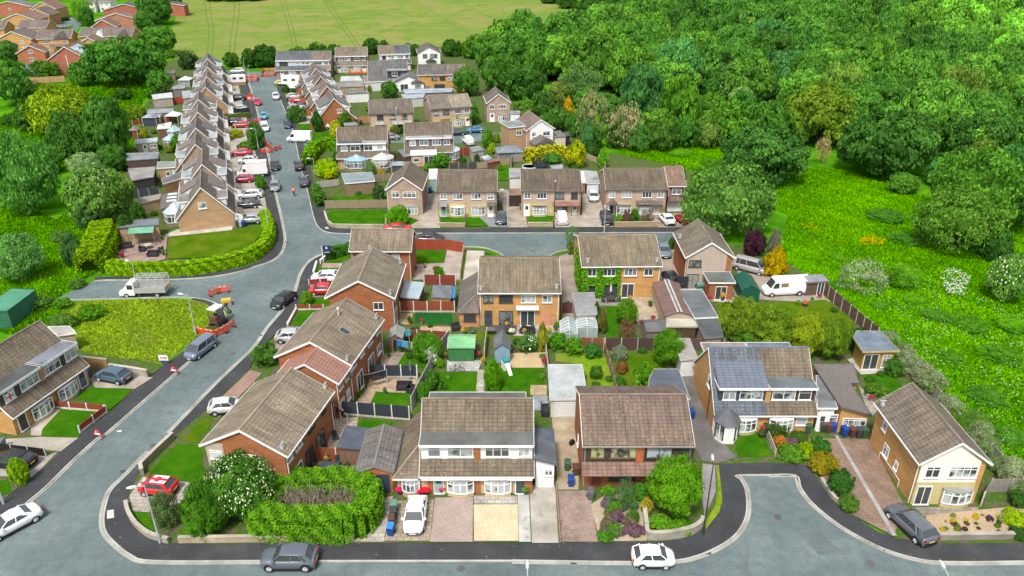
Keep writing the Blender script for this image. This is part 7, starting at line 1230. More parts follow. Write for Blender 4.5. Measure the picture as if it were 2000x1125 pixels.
# ================================================================ shrubs and garden trees
for bx,k,c,l in (((345,442,945,1063),'leafy',(.06,.17,.016),'smooth bright green bush left of flowering elder'),((288,345,962,1042),'fine',(.10,.155,.055),'variegated grey-green bush behind lamp post at corner'),((12,52,895,954),'bush',(.16,.29,.016),'lime bush beside black hatchback on left drive'),((490,546,674,722),'bush',(.06,.15,.025),'leafy bush at street side of reddish-tiled house'),((1250,1279,974,1009),'bush',(.26,.23,.03),'yellow shrub under round lime tree'),((1234,1270,946,987),'bush',(.05,.17,.02),'green bush left of round lime tree'),((1578,1627,858,896),'ball',(.035,.12,.018),'clipped green ball, farthest of bush row beside drive'),((1580,1642,889,936),'ball',(.19,.17,.014),'clipped golden ball in bush row beside drive'),((1616,1672,920,976),'ball',(.03,.095,.016),'clipped dark green ball, nearest of bush row'),((1640,1680,968,1006),'bush',(.06,.14,.02),'rough small bush at end of bush row'),((1560,1592,862,902),'bush',(.20,.30,.015),'lime bush beside farthest clipped ball'),((1488,1545,822,862),'bush',(.045,.09,.02),'dark spreading shrub before bay window'),((1540,1582,846,872),'bush',(.05,.11,.02),'low shrub by green bin'),((1508,1538,852,882),'bush',(.32,.15,.03),'orange azalea in flower bed'),((1540,1560,856,878),'bush',(.2,.09,.15),'pink flowering shrub in flower bed'),((1515,1575,872,908),'bush',(.075,.19,.02),'green shrub at pavement end of flower bed'),
((1955,2012,1000,1036),'bush',(.20,.31,.016),'lime shrub at right edge of gravel garden'),((1970,2012,1034,1060),'bush',(.035,.09,.02),'dark dome shrub on wall at right edge'),((1975,2015,960,1000),'bush',DKG,'dark shrub before grey timber pen'),((943,981,702,772),'leafy',(.085,.24,.014),'upright bright bush beside garden path'),((1010,1052,654,694),'bush',(.05,.14,.02),'white rose bush beside blue shed'),((1046,1074,628,692),'flame',(.17,.20,.02),'olive column conifer beside patio'),((1154,1176,590,632),'flame',(.035,.10,.016),'dark green column conifer, left of two'),((1166,1189,602,656),'flame',(.09,.10,.02),'brownish column conifer, right of two'),((1204,1246,625,672),'thin',(.13,.06,.04),'reddish sparse shrub under lime-green tree'),((800,866,650,716),'leafy',(.06,.18,.016),'big bush behind washing garden'),((826,858,674,718),'bush',(.4,.45,.33),'white blossomed bush by slanting fence'),((850,868,700,722),'bush',(.09,.24,.015),'small bright bush beside bicycles'),((828,862,724,768),'bush',(.05,.15,.02),'shrub along slanting fence, upper'),((812,842,748,790),'bush',(.06,.18,.018),'shrub along slanting fence, lower'),
((1068,1110,650,690),'bush',(.06,.19,.016),'leafy bush beside overgrown garden, left'),((1100,1142,660,700),'bush',(.075,.2,.018),'leafy bush beside overgrown garden, right'),((1138,1178,670,706),'bush',(.05,.16,.03),'tall weeds bush by red-brown fence panel'),((1194,1230,676,710),'fine',(.15,.2,.12),'silver spiky shrub by dark brown fence'),((1202,1228,705,735),'bush',(.2,.1,.03),'bronze shrub in middle garden'),((1200,1226,736,768),'bush',(.045,.15,.02),'green shrub by leaning fence'),((1236,1282,706,768),'bush',(.085,.22,.016),'bright lime-green bush by slate extension'),((1150,1180,715,745),'bush',(.05,.14,.02),'wild shrub in overgrown garden'),((847,869,520,544),'bush',(.06,.2,.016),'round bush on concrete back yard'),((583,612,570,600),'bush',(.10,.22,.02),'flowering shrub beside red car drive'),((750,803,405,444),'bush',(.07,.23,.012),'large bright dome bush before pink detached house'),((612,660,312,350),'bush',(.20,.33,.012),'lime bush on corner lawn below lane hedge'),((628,658,330,352),'bush',(.30,.36,.012),'golden-lime bush nearest corner store'),((648,672,292,330),'mid',DKG,'dark tree against chalet pair side wall'),((712,736,316,345),'fine',(.11,.2,.05),'grey-green small tree between two conservatories'),((735,750,330,350),'bush',(.35,.26,.03),'golden palm-like plant between conservatories'),((725,752,360,395),'bush',(.05,.1,.03),'shrub by pink detached house side'),((841,882,300,330),'bush',(.06,.18,.02),'leafy bush before sunroom'),((826,848,318,336),'bush',(.08,.2,.02),'low bush left of sunroom bush'),
((642,668,236,272),'bush',(.30,.32,.03),'yellow bush by upper brick store'),((760,782,245,265),'bush',(.10,.14,.02),'olive bush before mottled-roof pair'),((780,792,246,262),'bush',DKG,'dark bush beside olive bush, upper row'),((880,906,218,248),'bush',(.08,.2,.018),'bright bush before two-tone roofed pair'),((940,965,252,292),'bush',(.07,.18,.02),'upright bush by back lane'),((962,978,260,280),'bush',(.14,.25,.02),'yellow-green hedge plant by tall tan block'),((952,970,280,302),'bush',(.2,.3,.02),'lime bush behind hipped pavilion'),((925,938,300,318),'bush',(.06,.09,.05),'dull shrub by low grey store'),((800,818,640,652),'bush',(.1,.05,.05),'flowers along artificial lawn end'),((1203,1216,418,436),'bush',(.09,.24,.02),'lime shrub in front bed, mid row'),((1216,1232,412,436),'bush',(.16,.08,.06),'russet shrub in front bed, mid row'),((1230,1250,408,436),'bush',(.05,.13,.02),'green shrub in front bed, mid row'),((1252,1280,408,438),'thin',(.12,.07,.06),'purple-brown shrub in front bed, mid row'),((1205,1228,384,398),'bush',(.05,.16,.02),'climber over porch, mid row'),((905,920,410,424),'bush',(.16,.2,.03),'small yellow shrub on divided front lawn'),((1102,1132,442,475),'thin',(.07,.17,.03),'thin young tree by ivy house corner'),((1106,1124,468,500),'bush',(.10,.17,.03),'flowering shrubs at corner of ivy house'),
((1450,1502,450,505),'mid',PUR,'purple-leaved tree behind silver people carrier'),((1500,1530,450,500),'weep',(.14,.15,.09),'greyish weeping tree by purple tree'),((1305,1320,464,490),'bush',DKG,'clipped dark hedge bush beside blue-grey saloon'),((1655,1700,640,690),'bush',DKG,'dark bush behind garden cabin'),((1730,1768,700,742),'mid',(.05,.14,.02),'leafy tree at cabin corner'),((1690,1740,752,778),'bush',(.085,.19,.025),'garden plants before garage, right'),((478,516,240,292),'mid',(.05,.15,.02),'leafy tree beside white van on long street'),((446,476,252,272),'bush',(.26,.30,.02),'yellow bush under red car'),((462,500,276,298),'bush',(.06,.17,.02),'green garden shrubs above crimson car'),((496,520,342,374),'mid',(.07,.2,.02),'small street tree by maroon car'),((556,598,206,242),'mid',(.055,.14,.025),'small round tree by upper street lawn'),((606,630,214,260),'flame',(.03,.1,.018),'dark upright conifer before white hatchback'),((654,690,214,252),'mid',(.05,.16,.018),'tree at corner of red brick gable chalet'),((560,574,130,150),'ball',(.14,.19,.02),'clipped round bush before far terrace'),((553,565,165,182),'bush',(.05,.12,.03),'bush by white van in right drives'),((740,780,158,194),'mid',(.05,.15,.02),'tree before white bungalow'),((893,940,198,246),'mid',(.055,.17,.02),'tree before two-tone roofed pair'),((716,726,166,180),'bush',(.2,.2,.02),'yellowish bush by white-walled store'),((330,362,262,300),'mid',(.06,.17,.02),'tree between left-row sheds'),((270,290,252,272),'bush',(.2,.25,.02),'yellow-green bush by small summerhouse'),((240,275,290,304),'bush',(.14,.22,.06),'pale flowering shrubs above long shed'),((318,345,282,300),'bush',(.16,.22,.03),'yellow bush beside garden swing, left row'),
((1024,1040,300,318),'bush',OLV,'olive shrub left of paddling pool fence'),((1060,1100,300,322),'bush',(.06,.18,.03),'shrub mass behind trampoline'),((1165,1190,295,330),'bush',(.09,.24,.02),'bright scrub by pale rail fence'),((1145,1172,280,310),'bush',DKG,'dark bush by meadow behind gold tree')):
    t=bush(bx,k,c,l,'tree' if 'tree' in l else 'bush','tree' if 'tree' in l and k in('mid','weep','thin') else 'bush')
    if 'white rose' in l: blossom(t,(.78,.78,.74),70,size=.06).parent=t
t=tree((386,546,902,1040),'leafy',(.055,.155,.02),'flowering elder full of creamy blossom at bottom-left corner',base=.02); blossom(t.children[1],(.50,.54,.38),620,size=.02,top=-.25)
tree((1262,1383,902,1040),'leafy',(.08,.215,.014),'round lime-green tree before hung-tile pair',base=.1); tree((1200,1249,587,645),'leafy',(.08,.2,.016),'lime-green tree in patio garden',base=.1); tree((1270,1340,648,728),'leafy',(.07,.19,.016),'bright leafy tree above white-doored garage',base=.08)
for bx,c,l in (((1403,1492,588,678),(.13,.21,.02),'leftmost olive-green conifer in garden clump'),((1462,1562,604,700),(.12,.21,.02),'broad middle conifer in garden clump'),((1535,1622,612,712),(.17,.24,.018),'golden-tipped conifer in garden clump'),((1590,1668,622,715),(.10,.19,.018),'rightmost conifer in garden clump by cabin'),((1425,1510,640,690),(.06,.15,.018),'low dark conifer at front of garden clump')): tree(bx,'leafy',c,l,'conifer','conifer',base=.03)
bush((1484,1552,478,550),'cone',(.27,.21,.01),'golden conifer beside white panel van','conifer','conifer'); bush((1103,1152,274,332),'flame',(.26,.30,.015),'gold-green conifer behind middle row','conifer','conifer')
# flower bed plants in front of the hung-tile pair, gravel garden plants, meadow scrub
FG='small plants in front garden of hung-tile pair'; e=random.Random(5)
for i in range(30):
    x=1178+e.random()*82; y=972+e.random()*80; s=7+e.random()*9; c=e.choice([(.05,.14,.02),(.08,.2,.02),(.13,.08,.10),(.15,.09,.12),(.12,.14,.04),(.06,.13,.05),(.14,.12,.07)]); bush((x-s,x+s,y-s*1.5,y+s*.5),'bush',c,'small plant in front garden of hung-tile pair',group=FG)
bush((1200,1240,935,1000),'thin',(.06,.13,.05),'grey-green tall shrub before hung-tile window'); bush((1165,1203,1035,1062),'bush',(.05,.18,.015),'low green cushion shrub by pavement'); bush((1305,1358,1018,1048),'bush',(.07,.2,.015),'low shrub on curved stone wall'); bush((1262,1312,1012,1046),'bush',(.09,.24,.018),'low bright shrub behind curved stone wall')
GG='small plants dotted over gravel garden'
for i in range(26):
    x=1825+e.random()*130; y=1008+e.random()*36; s=3+e.random()*5; c=e.choice([(.05,.14,.02),(.4,.34,.02),(.08,.05,.05),(.14,.2,.04),(.10,.07,.05)]); bush((x-s,x+s,y-s*1.2,y+s*.5),'bush',c,'small plant dotted in gravel garden',group=GG)
MS='whitish scrub along meadow side of fence'
for i in range(24):
    t=i/23; x=1722+t*300+e.uniform(-8,14); y=668+t*330+e.uniform(-22,8); s=16+e.random()*14; bush((x-s,x+s,y-s*1.3,y+s*.6),'fine',e.choice([(.14,.22,.08),(.10,.21,.04),(.2,.25,.13),(.08,.19,.02)]),'pale scrub bush along meadow side of fence',group=MS)
MW='green weed clumps in right meadow'
for x,y,s in ((1640,505,20),(1735,425,40),(1770,470,34),(1830,620,30),(1900,640,40),(1960,700,44),(1860,700,26),(1790,590,26),(1930,780,40),(1985,640,40),(1640,560,22),(1720,600,20),(1890,860,36),(1975,860,34),(1480,340,30),(1390,320,26),(1330,300,24)): bush((x-s,x+s,y-s*.7,y+s*.35),'fine',e.choice([(.065,.2,.016),(.08,.24,.015),(.06,.18,.02)]),'green weed clump in right meadow',group=MW).scale.z*=.55
bush((1642,1742,512,582),'thin',(.20,.24,.13),'pale leafless-looking shrub in meadow beyond van'); bush((1735,1800,520,570),'fine',(.09,.24,.02),'bright bramble clump in meadow')
LS='scrub clumps on left rough ground'
for x,y,s in ((40,330,22),(120,470,24),(80,600,26),(120,640,30),(150,560,18),(210,330,20),(170,290,26),(230,300,20),(20,240,20),(245,260,14),(60,180,24),(200,150,22),(240,190,20),(330,110,12),(300,190,14),(175,620,28),(120,600,20),(95,300,30),(100,690,16)): bush((x-s,x+s,y-s*.8,y+s*.35),'bush',e.choice([MDG,(.07,.2,.015),DKG,(.08,.18,.03)]),'low scrub clump on left rough ground',group=LS)
BG='odd shrubs filling back gardens'
for x,y,s in ((1010,672,9),(1078,740,8),(1090,640,9),(1135,740,12),(1165,760,12),(1190,745,9),(1225,770,9),(1110,600,9),(860,600,7),(840,640,6),(1255,690,10),(1300,690,9),(1290,740,7),(800,700,8),(875,740,8),(868,760,9),(1060,700,8),(1060,740,9),(1700,745,10),(1720,735,9),(1670,740,9),(668,405,8),(700,380,8),(760,340,8),(812,310,7),(905,318,8),(930,312,7),(975,332,8),(1110,322,9),(1125,330,9),(680,280,7),(720,215,8),(836,240,7),(700,182,6),(640,170,6),(790,160,7),(650,155,5),(300,260,6),(310,290,7),(285,320,7),(300,372,8),(262,372,10),(280,410,10),(300,420,8),(480,246,7),(455,262,7),(476,330,6),(452,208,5),(1440,560,8),(1420,600,9),(1560,596,8),(1630,610,8),(1650,650,10)): bush((x-s,x+s,y-s*1.1,y+s*.4),'bush',e.choice([MDG,(.07,.19,.015),DKG,(.09,.2,.03),(.05,.15,.02)]),'odd shrub filling a back garden',group=BG)
# ================================================================ rough grass, flowers (countless)
def scatter_pts(poly,n):
    pw=[P(*p).to_2d()[:] for p in poly]; a=np.array(pw); lo,hi=a.min(0),a.max(0); out=[]
    while len(out)<n:
        q=rng.uniform(lo,hi,size=(n,2)); x,y=q[:,0],q[:,1]; ins=np.zeros(n,bool); j=len(pw)-1
        for i in range(len(pw)):
            xi,yi=pw[i]; xj,yj=pw[j]; c=((yi>y)!=(yj>y))&(x<(xj-xi)*(y-yi)/(yj-yi+1e-12)+xi); ins^=c; j=i
        out+=list(q[ins])
    return np.array(out[:n])
def flower_stuff(name,poly,n,h,r,col,label):
    q=scatter_pts(poly,n); c=q.mean(0); k=np.sin(q[:,0]*.5)*np.cos(q[:,1]*.43+1)+rng.normal(size=n)*.4; q=q[k>-.2]; n=len(q); pos=np.column_stack([q-c,h*rng.uniform(.75,1.2,size=n)]); nr=np.tile([0,-.25,1.],(n,1))+rng.normal(size=(n,3))*.25
    return tag(put(name,leaves_mesh(name,pos,nr,r*rng.uniform(.6,1.4,size=n),rng.uniform(.2,.6,size=n),None,.9),None,(c[0],c[1],0),0,col),label,'wild flowers',None,'stuff')
def grass_stuff(name,poly,n,h,w,col,label,cat='grass',z=0.,clump=.0):
    q=scatter_pts(poly,n); hh=h*rng.uniform(.45,1.3,size=n)
    f=np.sin(q[:,0]*.35+np.sin(q[:,1]*.21)*2)*np.cos(q[:,1]*.4+1.7)+.6*np.sin(q[:,0]*1.1+q[:,1]*.9); hh*=1+.35*f
    f=f+.9*np.sin(q[:,0]*.11+1.3*np.sin(q[:,1]*.07))*np.cos(q[:,1]*.09+.5)
    a=rng.uniform(0,6.28,size=n); d=np.stack([np.cos(a),np.sin(a)],1); ww=w*rng.uniform(.5,1.4,size=n)
    pos=np.zeros((n,4,3)); lean=rng.normal(size=(n,2))*hh[:,None]*.45
    pos[:,0,:2]=q-d*ww[:,None]; pos[:,1,:2]=q+d*ww[:,None]; pos[:,2,:2]=q+d*ww[:,None]*.6+lean; pos[:,3,:2]=q-d*ww[:,None]*.6+lean; pos[:,:2,2]=z; pos[:,2,2]=z+hh; pos[:,3,2]=z+hh*.85
    c=q.mean(0); pos[:,:,:2]-=c; v=pos.reshape(-1,3); me=bpy.data.meshes.new(name); me.vertices.add(len(v)); me.vertices.foreach_set('co',v.astype(np.float32).ravel()); me.loops.add(n*4); me.loops.foreach_set('vertex_index',np.arange(n*4,dtype=np.int32)); me.polygons.add(n); me.polygons.foreach_set('loop_start',np.arange(n,dtype=np.int32)*4); me.polygons.foreach_set('loop_total',np.full(n,4,dtype=np.int32)); me.update()
    at=me.attributes.new('rnd','FLOAT','POINT'); at.data.foreach_set('value',np.repeat(np.clip(.45+.22*f/1.6+rng.normal(size=n)*.24,0,1),4).astype(np.float32)); me.materials.append(M['leaf'])
    return tag(put(name,me,None,(c[0],c[1],0),0,col),label,cat,None,'stuff')
MEAD=[(1170,268),(1260,285),(1330,268),(1400,272),(1590,332),(1640,332),(1850,396),(2060,450),(2060,600),(2080,1010),(2000,965),(1880,842),(1770,722),(1712,660),(1610,572),(1520,500),(1540,420),(1440,385),(1350,332),(1230,306)]
grass_stuff('meadow_grass',MEAD,110000,.3,.105,(.08,.245,.006),'long bright meadow grass on right'); grass_stuff('meadow_grass',[(-60,400),(0,380),(110,430),(230,360),(300,180),(330,110),(300,190),(240,300),(215,420),(205,520),(105,585),(140,650),(60,660),(-60,640)],45000,.36,.12,(.075,.225,.007),'long rough grass on left ground'); grass_stuff('meadow_grass',[(-60,250),(60,210),(160,150),(330,110),(250,255),(130,330),(-60,420)],16000,.5,.22,(.055,.17,.005),'rough grass among left trees')
grass_stuff('verge_grass',[(98,593),(175,589),(325,585),(374,588),(402,593),(417,612),(422,626),(408,646),(376,664),(318,710),(300,708),(215,700),(170,690),(150,640),(95,625)],26000,.17,.08,(.19,.29,.022),'tall yellowing grass on roadworks verge')
flower_stuff('cow_parsley',[(1700,560),(1800,540),(1950,600),(2060,650),(2080,1000),(1990,955),(1880,840),(1770,715),(1720,660)],1700,.5,.065,(.34,.38,.28),'white cow parsley through meadow grass'); flower_stuff('white_flowers',[(1828,540),(1862,528),(1895,548),(1880,585),(1850,580)],420,.6,.10,(.40,.43,.36),'dense white flower patch in meadow'); flower_stuff('yellow_flowers',[(1676,470),(1700,462),(1730,470),(1722,482),(1685,485)],260,.45,.11,(.40,.27,.004),'dense yellow flower patch in meadow'); flower_stuff('yellow_flowers',[(1560,442),(1580,438),(1602,455),(1590,462)],120,.45,.11,(.30,.24,.008),'smaller yellow flower patch in meadow')
flower_stuff('yellow_flowers',[(1560,400),(1700,430),(1640,520),(1560,490)],350,.45,.11,(.17,.22,.008),'scattered yellow meadow flowers')
# tramlines in the hayfield
for pts in ([(398,-20),(402,20),(408,60),(404,110)],[(407,-20),(411,20),(417,60),(413,110)],[(460,-20),(457,30),(451,70),(447,112)],[(470,-20),(466,30),(461,70),(457,112)],[(548,0),(560,40),(572,88)],[(556,0),(568,40),(580,88)],[(620,-20),(655,35),(700,98)],[(628,-20),(664,35),(708,98)],[(810,0),(880,45),(930,75)],[(890,0),(980,45),(1020,60)]):
    ribbon('tractor_track',pts,.5,.0,.02,'track',4)
# ================================================================ bins, lamps, signs, works, people, garden things
def bin_meshes():
    b=MB().loft([[(-.22,-.26,.06),(.22,-.26,.06),(.22,.24,.06),(-.22,.24,.06)],[(-.28,-.34,.95),(.28,-.34,.95),(.28,.33,.95),(-.28,.33,.95)]])
    l=MB().hexa([(-.3,-.37,.955),(.3,-.37,.955),(.3,.38,.955),(-.3,.38,.955),(-.27,-.33,1.03),(.27,-.33,1.03),(.25,.3,1.09),(-.25,.3,1.09)]).tube((-.22,.39,1.0),(.22,.39,1.0),.03,.03,6)
    w=MB().tube((-.04,0,0),(.04,0,0),.11,.11,10); return b.mesh('body',M['plastic']),l.mesh('lid',M['plastic']),w.mesh('wheel',M['rubber'])
def wbin(px,py,col,label,rz=0,group=None,lid=None):
    b,l,w=cached('bin',bin_meshes); o=P(px,py,.5); t=thing('wheelie_bin',label,'wheelie bin',(o.x,o.y,.12),R(rz+rng.uniform(-10,10)),group); put('body',b,t,color=col); put('lid',l,t,color=lid or col)
    for s in(-1,1): put('wheel',w,t,(s*.26,.27,.11))
BB=(.01,.05,.24); BN=(.10,.045,.03); BK=(.045,.05,.055); BGn=(.04,.10,.05)
for px,py,c,l,*r in ((763,1037,BB,'blue bin with lighter lid, front of bin queue by white hatchback'),(765,1020,BN,'brown bin in queue by white hatchback'),(768,1005,BK,'black bin in queue by white hatchback'),(770,993,(.10,.24,.15),'pale green bin, rearmost of queue by white hatchback'),(1115,942,BB,'blue bin beside hung-tile pair'),(1153,967,(.10,.11,.125),'grey bin by front door of hung-tile pair'),(1108,911,BGn,'green bin up side passage of hung-tile pair'),(1125,920,BN,'brown bin up side passage of hung-tile pair'),(1350,811,BB,'blue bin at far side of hung-tile pair'),(1578,838,BGn,'green bin apart from others, under bay window'),(1606,836,BK,'black bin by white half-glazed door'),(1617,837,BN,'brown bin by white half-glazed door'),(1627,836,BB,'blue bin by white half-glazed door'),(1649,845,BB,'blue bin under four-pane garage window'),(1664,846,BN,'brown bin under four-pane garage window'),(1677,847,BK,'black bin under four-pane garage window'),(1688,847,BGn,'green bin under four-pane garage window'),(172,733,BB,'blue bin at corner of bottom-left chalet pair'),(1290,557,BB,'blue bin between ivy house and black hatchback'),(1297,552,(.02,.03,.06),'near-black bin next to blue bin by ivy house'),(475,438,BB,'blue bin at row-end chalet corner'),(470,438,(.35,.4,.36),'pale bin at row-end chalet corner'),(465,438,BK,'black bin at row-end chalet corner'),(840,372,BB,'blue bin beside pink detached house passage'),(562,196,CNV,'navy bin beside grey car on right drives'),(705,240,CNV,'navy bin by orange-tan fence'),(975,396,(.1,.25,.27),'teal bin behind dark grey hatchback'),(4,870,(.12,.14,.18),'grey bin by black scalloped fence'),(1018,406,(.1,.14,.2),'bluish bin under carport')): wbin(px,py,c,l,lid=(.03,.2,.5) if 'lighter lid' in l else None)
def lamp(px,py,h,ang,label,col=(.42,.44,.45),base=None,arm=.7):
    o=P(px,py) if base is None else base; t=thing('street_lamp',label,'street lamp',(o.x,o.y,.1),R(ang)); MB().tube((0,0,0),(0,0,1.2),.10,.10,8).tube((0,0,1.2),(0,0,h),.07,.045,8).tube((0,0,h),(arm,0,h+.12),.04,.035,6).obj('pole',M['paint'],t,color=col); MB().box(-.12,.12,-.09,.09,.35,.95).obj('access_door',M['paint'],t,color=tuple(c*.8 for c in col))
    MB().loft([[(arm-.1,-.09,h+.06),(arm-.1,.09,h+.06),(arm-.1,.07,h+.2),(arm-.1,-.07,h+.2)],[(arm+.25,-.13,h+.07),(arm+.25,.13,h+.07),(arm+.25,.09,h+.24),(arm+.25,-.09,h+.24)],[(arm+.6,-.07,h+.12),(arm+.6,.07,h+.12),(arm+.6,.05,h+.2),(arm+.6,-.05,h+.2)]]).obj('lantern',M['paint'],t,color=(.55,.57,.58))
DKP=(.05,.04,.035)
for px,py,h,a,l,*c in ((313,1062,6.0,200,'grey street lamp on corner before variegated bush'),(383,655,5.4,170,'grey street lamp at edge of roadworks verge'),(1373,1046,7.2,80,'dark street lamp beside curved stone wall',DKP),(1082,446,8.2,270,'tall dark brown lamp column before pink semi pair',DKP),(273,579,4.9,150,'grey street lamp in front of caged truck'),(616,346,3.6,190,'pale street lamp at lane corner of long street'),(505,292,4.4,180,'pale street lamp among leafy trees on long street'),(478,137,3.4,90,'pale lamp at dead end near hayfield, left of two'),(489,165,5.,90,'pale lamp beside left red barriers at dead end'),(526,461,4.6,160,'grey street lamp inside curved clipped hedge'),(992,443,6.2,180,'pale lamp column between pink semi pairs'),(1180,455,4.,90,'grey post beside cross street near young tree'),(776,262,5.6,90,'tall lamp before mottled-roof pink pair'),(8,986,6.2,200,'grey lamp post cut by left picture edge'),(1003,75,4,90,'pale lamp far off by wood edge')): lamp(px,py,h,a,l,c[0] if c else (.42,.44,.45))
for px,l in ((1030,'street lamp whose head just enters bottom edge, left of two'),(1840,'street lamp whose head just enters bottom edge, right of two')): o=P(px,1106,5.6); lamp(0,0,5.5,90,l,base=Vector((o.x,o.y-.9,0)))
# roadworks: orange barriers
def barrier_meshes():
    p=MB(); L=1.86
    p.box(-L/2,L/2,-.03,.03,.82,1.0).box(-L/2,L/2,-.03,.03,.16,.26); p.box(-L/2,L/2,-.025,.025,.5,.58)
    for i in range(9): x=-L/2+.05+i*(L-.1)/8; p.box(x-.045,x+.045,-.02,.02,.26,.82)
    r=MB().box(-.5,-.1,-.036,.036,.84,.98).box(.1,.5,-.036,.036,.84,.98); f=MB().box(-.06,.06,-.4,.4,0,.16); return p.mesh('panel',M['plastic']),r.mesh('reflector',M['paint']),f.mesh('foot',M['rubber'])
def barriers(pts,where,closed=False,group=None):
    p,r,f=cached('bar',barrier_meshes); w=[P(*q) for q in pts]; w=w+[w[0]] if closed else w; n=0
    for a,b in zip(w,w[1:]):
        L=(b-a).length; k=max(1,round(L/1.95))
        for i in range(k):
            c=a.lerp(b,(i+.5)/k); t=thing('safety_barrier','orange plastic barrier '+where,'barrier',(c.x,c.y,.03),math.atan2(b.y-a.y,b.x-a.x)+rng.uniform(-.06,.06),'orange barriers '+where); q=put('panel',p,t,color=(.72,.075,.015)); put('reflector',r,q,color=(.75,.6,.55)); put('foot',f,t,(-.7,0,0)); put('foot',f,t,(.7,0,0))
barriers([(413,579),(427,573),(445,571)],'standing alone at side road mouth'); barriers([(383,651),(400,656),(420,659),(440,651),(460,637)],'curving round mini digger dig'); barriers([(480,160),(503,159),(504,153),(482,153)],'around hole at left of dead end',True); barriers([(512,150),(538,148),(540,139),(514,140)],'around hole at top of dead end',True); barriers([(507,300),(530,298),(548,291)],'along trench by leafy tree'); barriers([(513,266),(517,284),(528,290)],'down trench side by leafy tree'); barriers([(685,146),(716,145)],'before far chalet pair'); barriers([(488,190),(493,189)],'at left kerb by red car'); barriers([(499,240),(505,239)],'at left kerb by white van')
def tri_sign(px,py,label):
    o=P(px,py); t=thing('roadworks_sign',label,'road sign',(o.x,o.y,.05),R(-12)); z=.2; s=.52
    tri=lambda k,y0,y1,m: m.extr([(-s*k,z+.12+s*(1-k)*.58),(s*k,z+.12+s*(1-k)*.58),(0,z+.12+s*.58+s*k*1.16-.0)],y0,y1,'y')
    tri(1,-.02,.02,MB()).obj('plate',M['paint'],t,color=(.62,.02,.02)); b=tri(.68,-.03,-.021,MB()).obj('face',M['paint'],t,color=(.78,.78,.76)); MB().box(-.05,.06,-.036,-.031,z+.45,z+.85).box(.06,.2,-.036,-.031,z+.42,z+.6).box(-.18,-.05,-.036,-.031,z+.42,z+.5).obj('pictogram',M['paint'],b,color=(.02,.02,.02)); MB().box(-.5,-.44,-.25,.4,0,.06).box(.44,.5,-.25,.4,0,.06).tube((-.47,.02,.05),(-.47,.02,z+.2),.03,.03,5).tube((.47,.02,.05),(.47,.02,z+.2),.03,.03,5).obj('stand',M['paint'],t,color=(.3,.05,.04))
tri_sign(341,731,'red triangular men-at-work sign at kerb near red-and-white board'); tri_sign(193,856,'red triangular men-at-work sign on left pavement lower down')
o=P(322,712); t=thing('works_board','white board with red lettering blocks on pavement by verge','road sign',(o.x,o.y,.1),R(-5)); MB().box(-.55,.55,-.02,.02,.45,1.15).obj('board',M['paint'],t,color=(.76,.75,.73)); MB().box(-.4,-.1,-.03,-.021,.72,.88).box(-.04,.4,-.03,-.021,.72,.88).obj('lettering',M['paint'],t,color=(.5,.02,.02)); MB().box(-.4,.4,-.03,.03,0,.44).obj('stand',M['paint'],t,color=(.06,.08,.13))
o=P(492,222); t=thing('works_sign','red works sign on pole beside black-panelled drive','road sign',(o.x,o.y,.1),R(-10)); MB().tube((0,0,0),(0,0,4.3),.05,.05,6).obj('pole',M['paint'],t,color=(.2,.2,.2)); MB().box(-.75,.75,-.04,-.06,3.3,4.5).obj('board',M['paint'],t,color=(.66,.06,.04)); MB().box(-.4,.4,-.075,-.061,3.7,4.1).obj('lettering',M['paint'],t,color=(.75,.65,.6))
# mini digger and roller in the dig
o=P(428,634); t=thing('mini_digger','white-roofed mini digger standing in dug-up corner','digger',(o.x,o.y,.1),R(70))
for s in(-1,1):
    m=MB(); pr=[(-.95,.12),(-.8,0),(.8,0),(.95,.12),(.95,.34),(.8,.46),(-.8,.46),(-.95,.34)]; m.extr(pr,s*.55-.15,s*.55+.15,'y') if False else None
    n=len(pr); y0,y1=s*.55-.15,s*.55+.15; m.v=[(x,y0,z) for x,z in pr]+[(x,y1,z) for x,z in pr]; m.f=[tuple(range(n)),tuple(range(n,2*n))[::-1]]+[(i,n+i,n+(i+1)%n,(i+1)%n) for i in range(n)]; m.obj('track',M['rubber'],t)
MB().box(-.9,.5,-.55,.55,.46,1.0).box(-.95,-.3,-.5,.5,1.0,1.35).obj('body',M['plastic'],t,color=(.13,.06,.05)); MB().box(-.3,.1,-.25,.25,1.0,1.2).box(-.35,-.25,-.25,.25,1.2,1.7).obj('seat',M['rubber'],t)
c=MB().box(-1.0,.65,-.6,.6,2.38,2.5).obj('canopy',M['paint'],t,color=(.78,.78,.76)); MB().tube((-.9,.5,1.3),(-.9,.5,2.4),.04,.04,6).tube((-.9,-.5,1.3),(-.9,-.5,2.4),.04,.04,6).tube((.55,.5,.9),(.55,.5,2.4),.04,.04,6).tube((.55,-.5,.9),(.55,-.5,2.4),.04,.04,6).obj('canopy_frame',M['paint'],c,color=(.06,.06,.06))
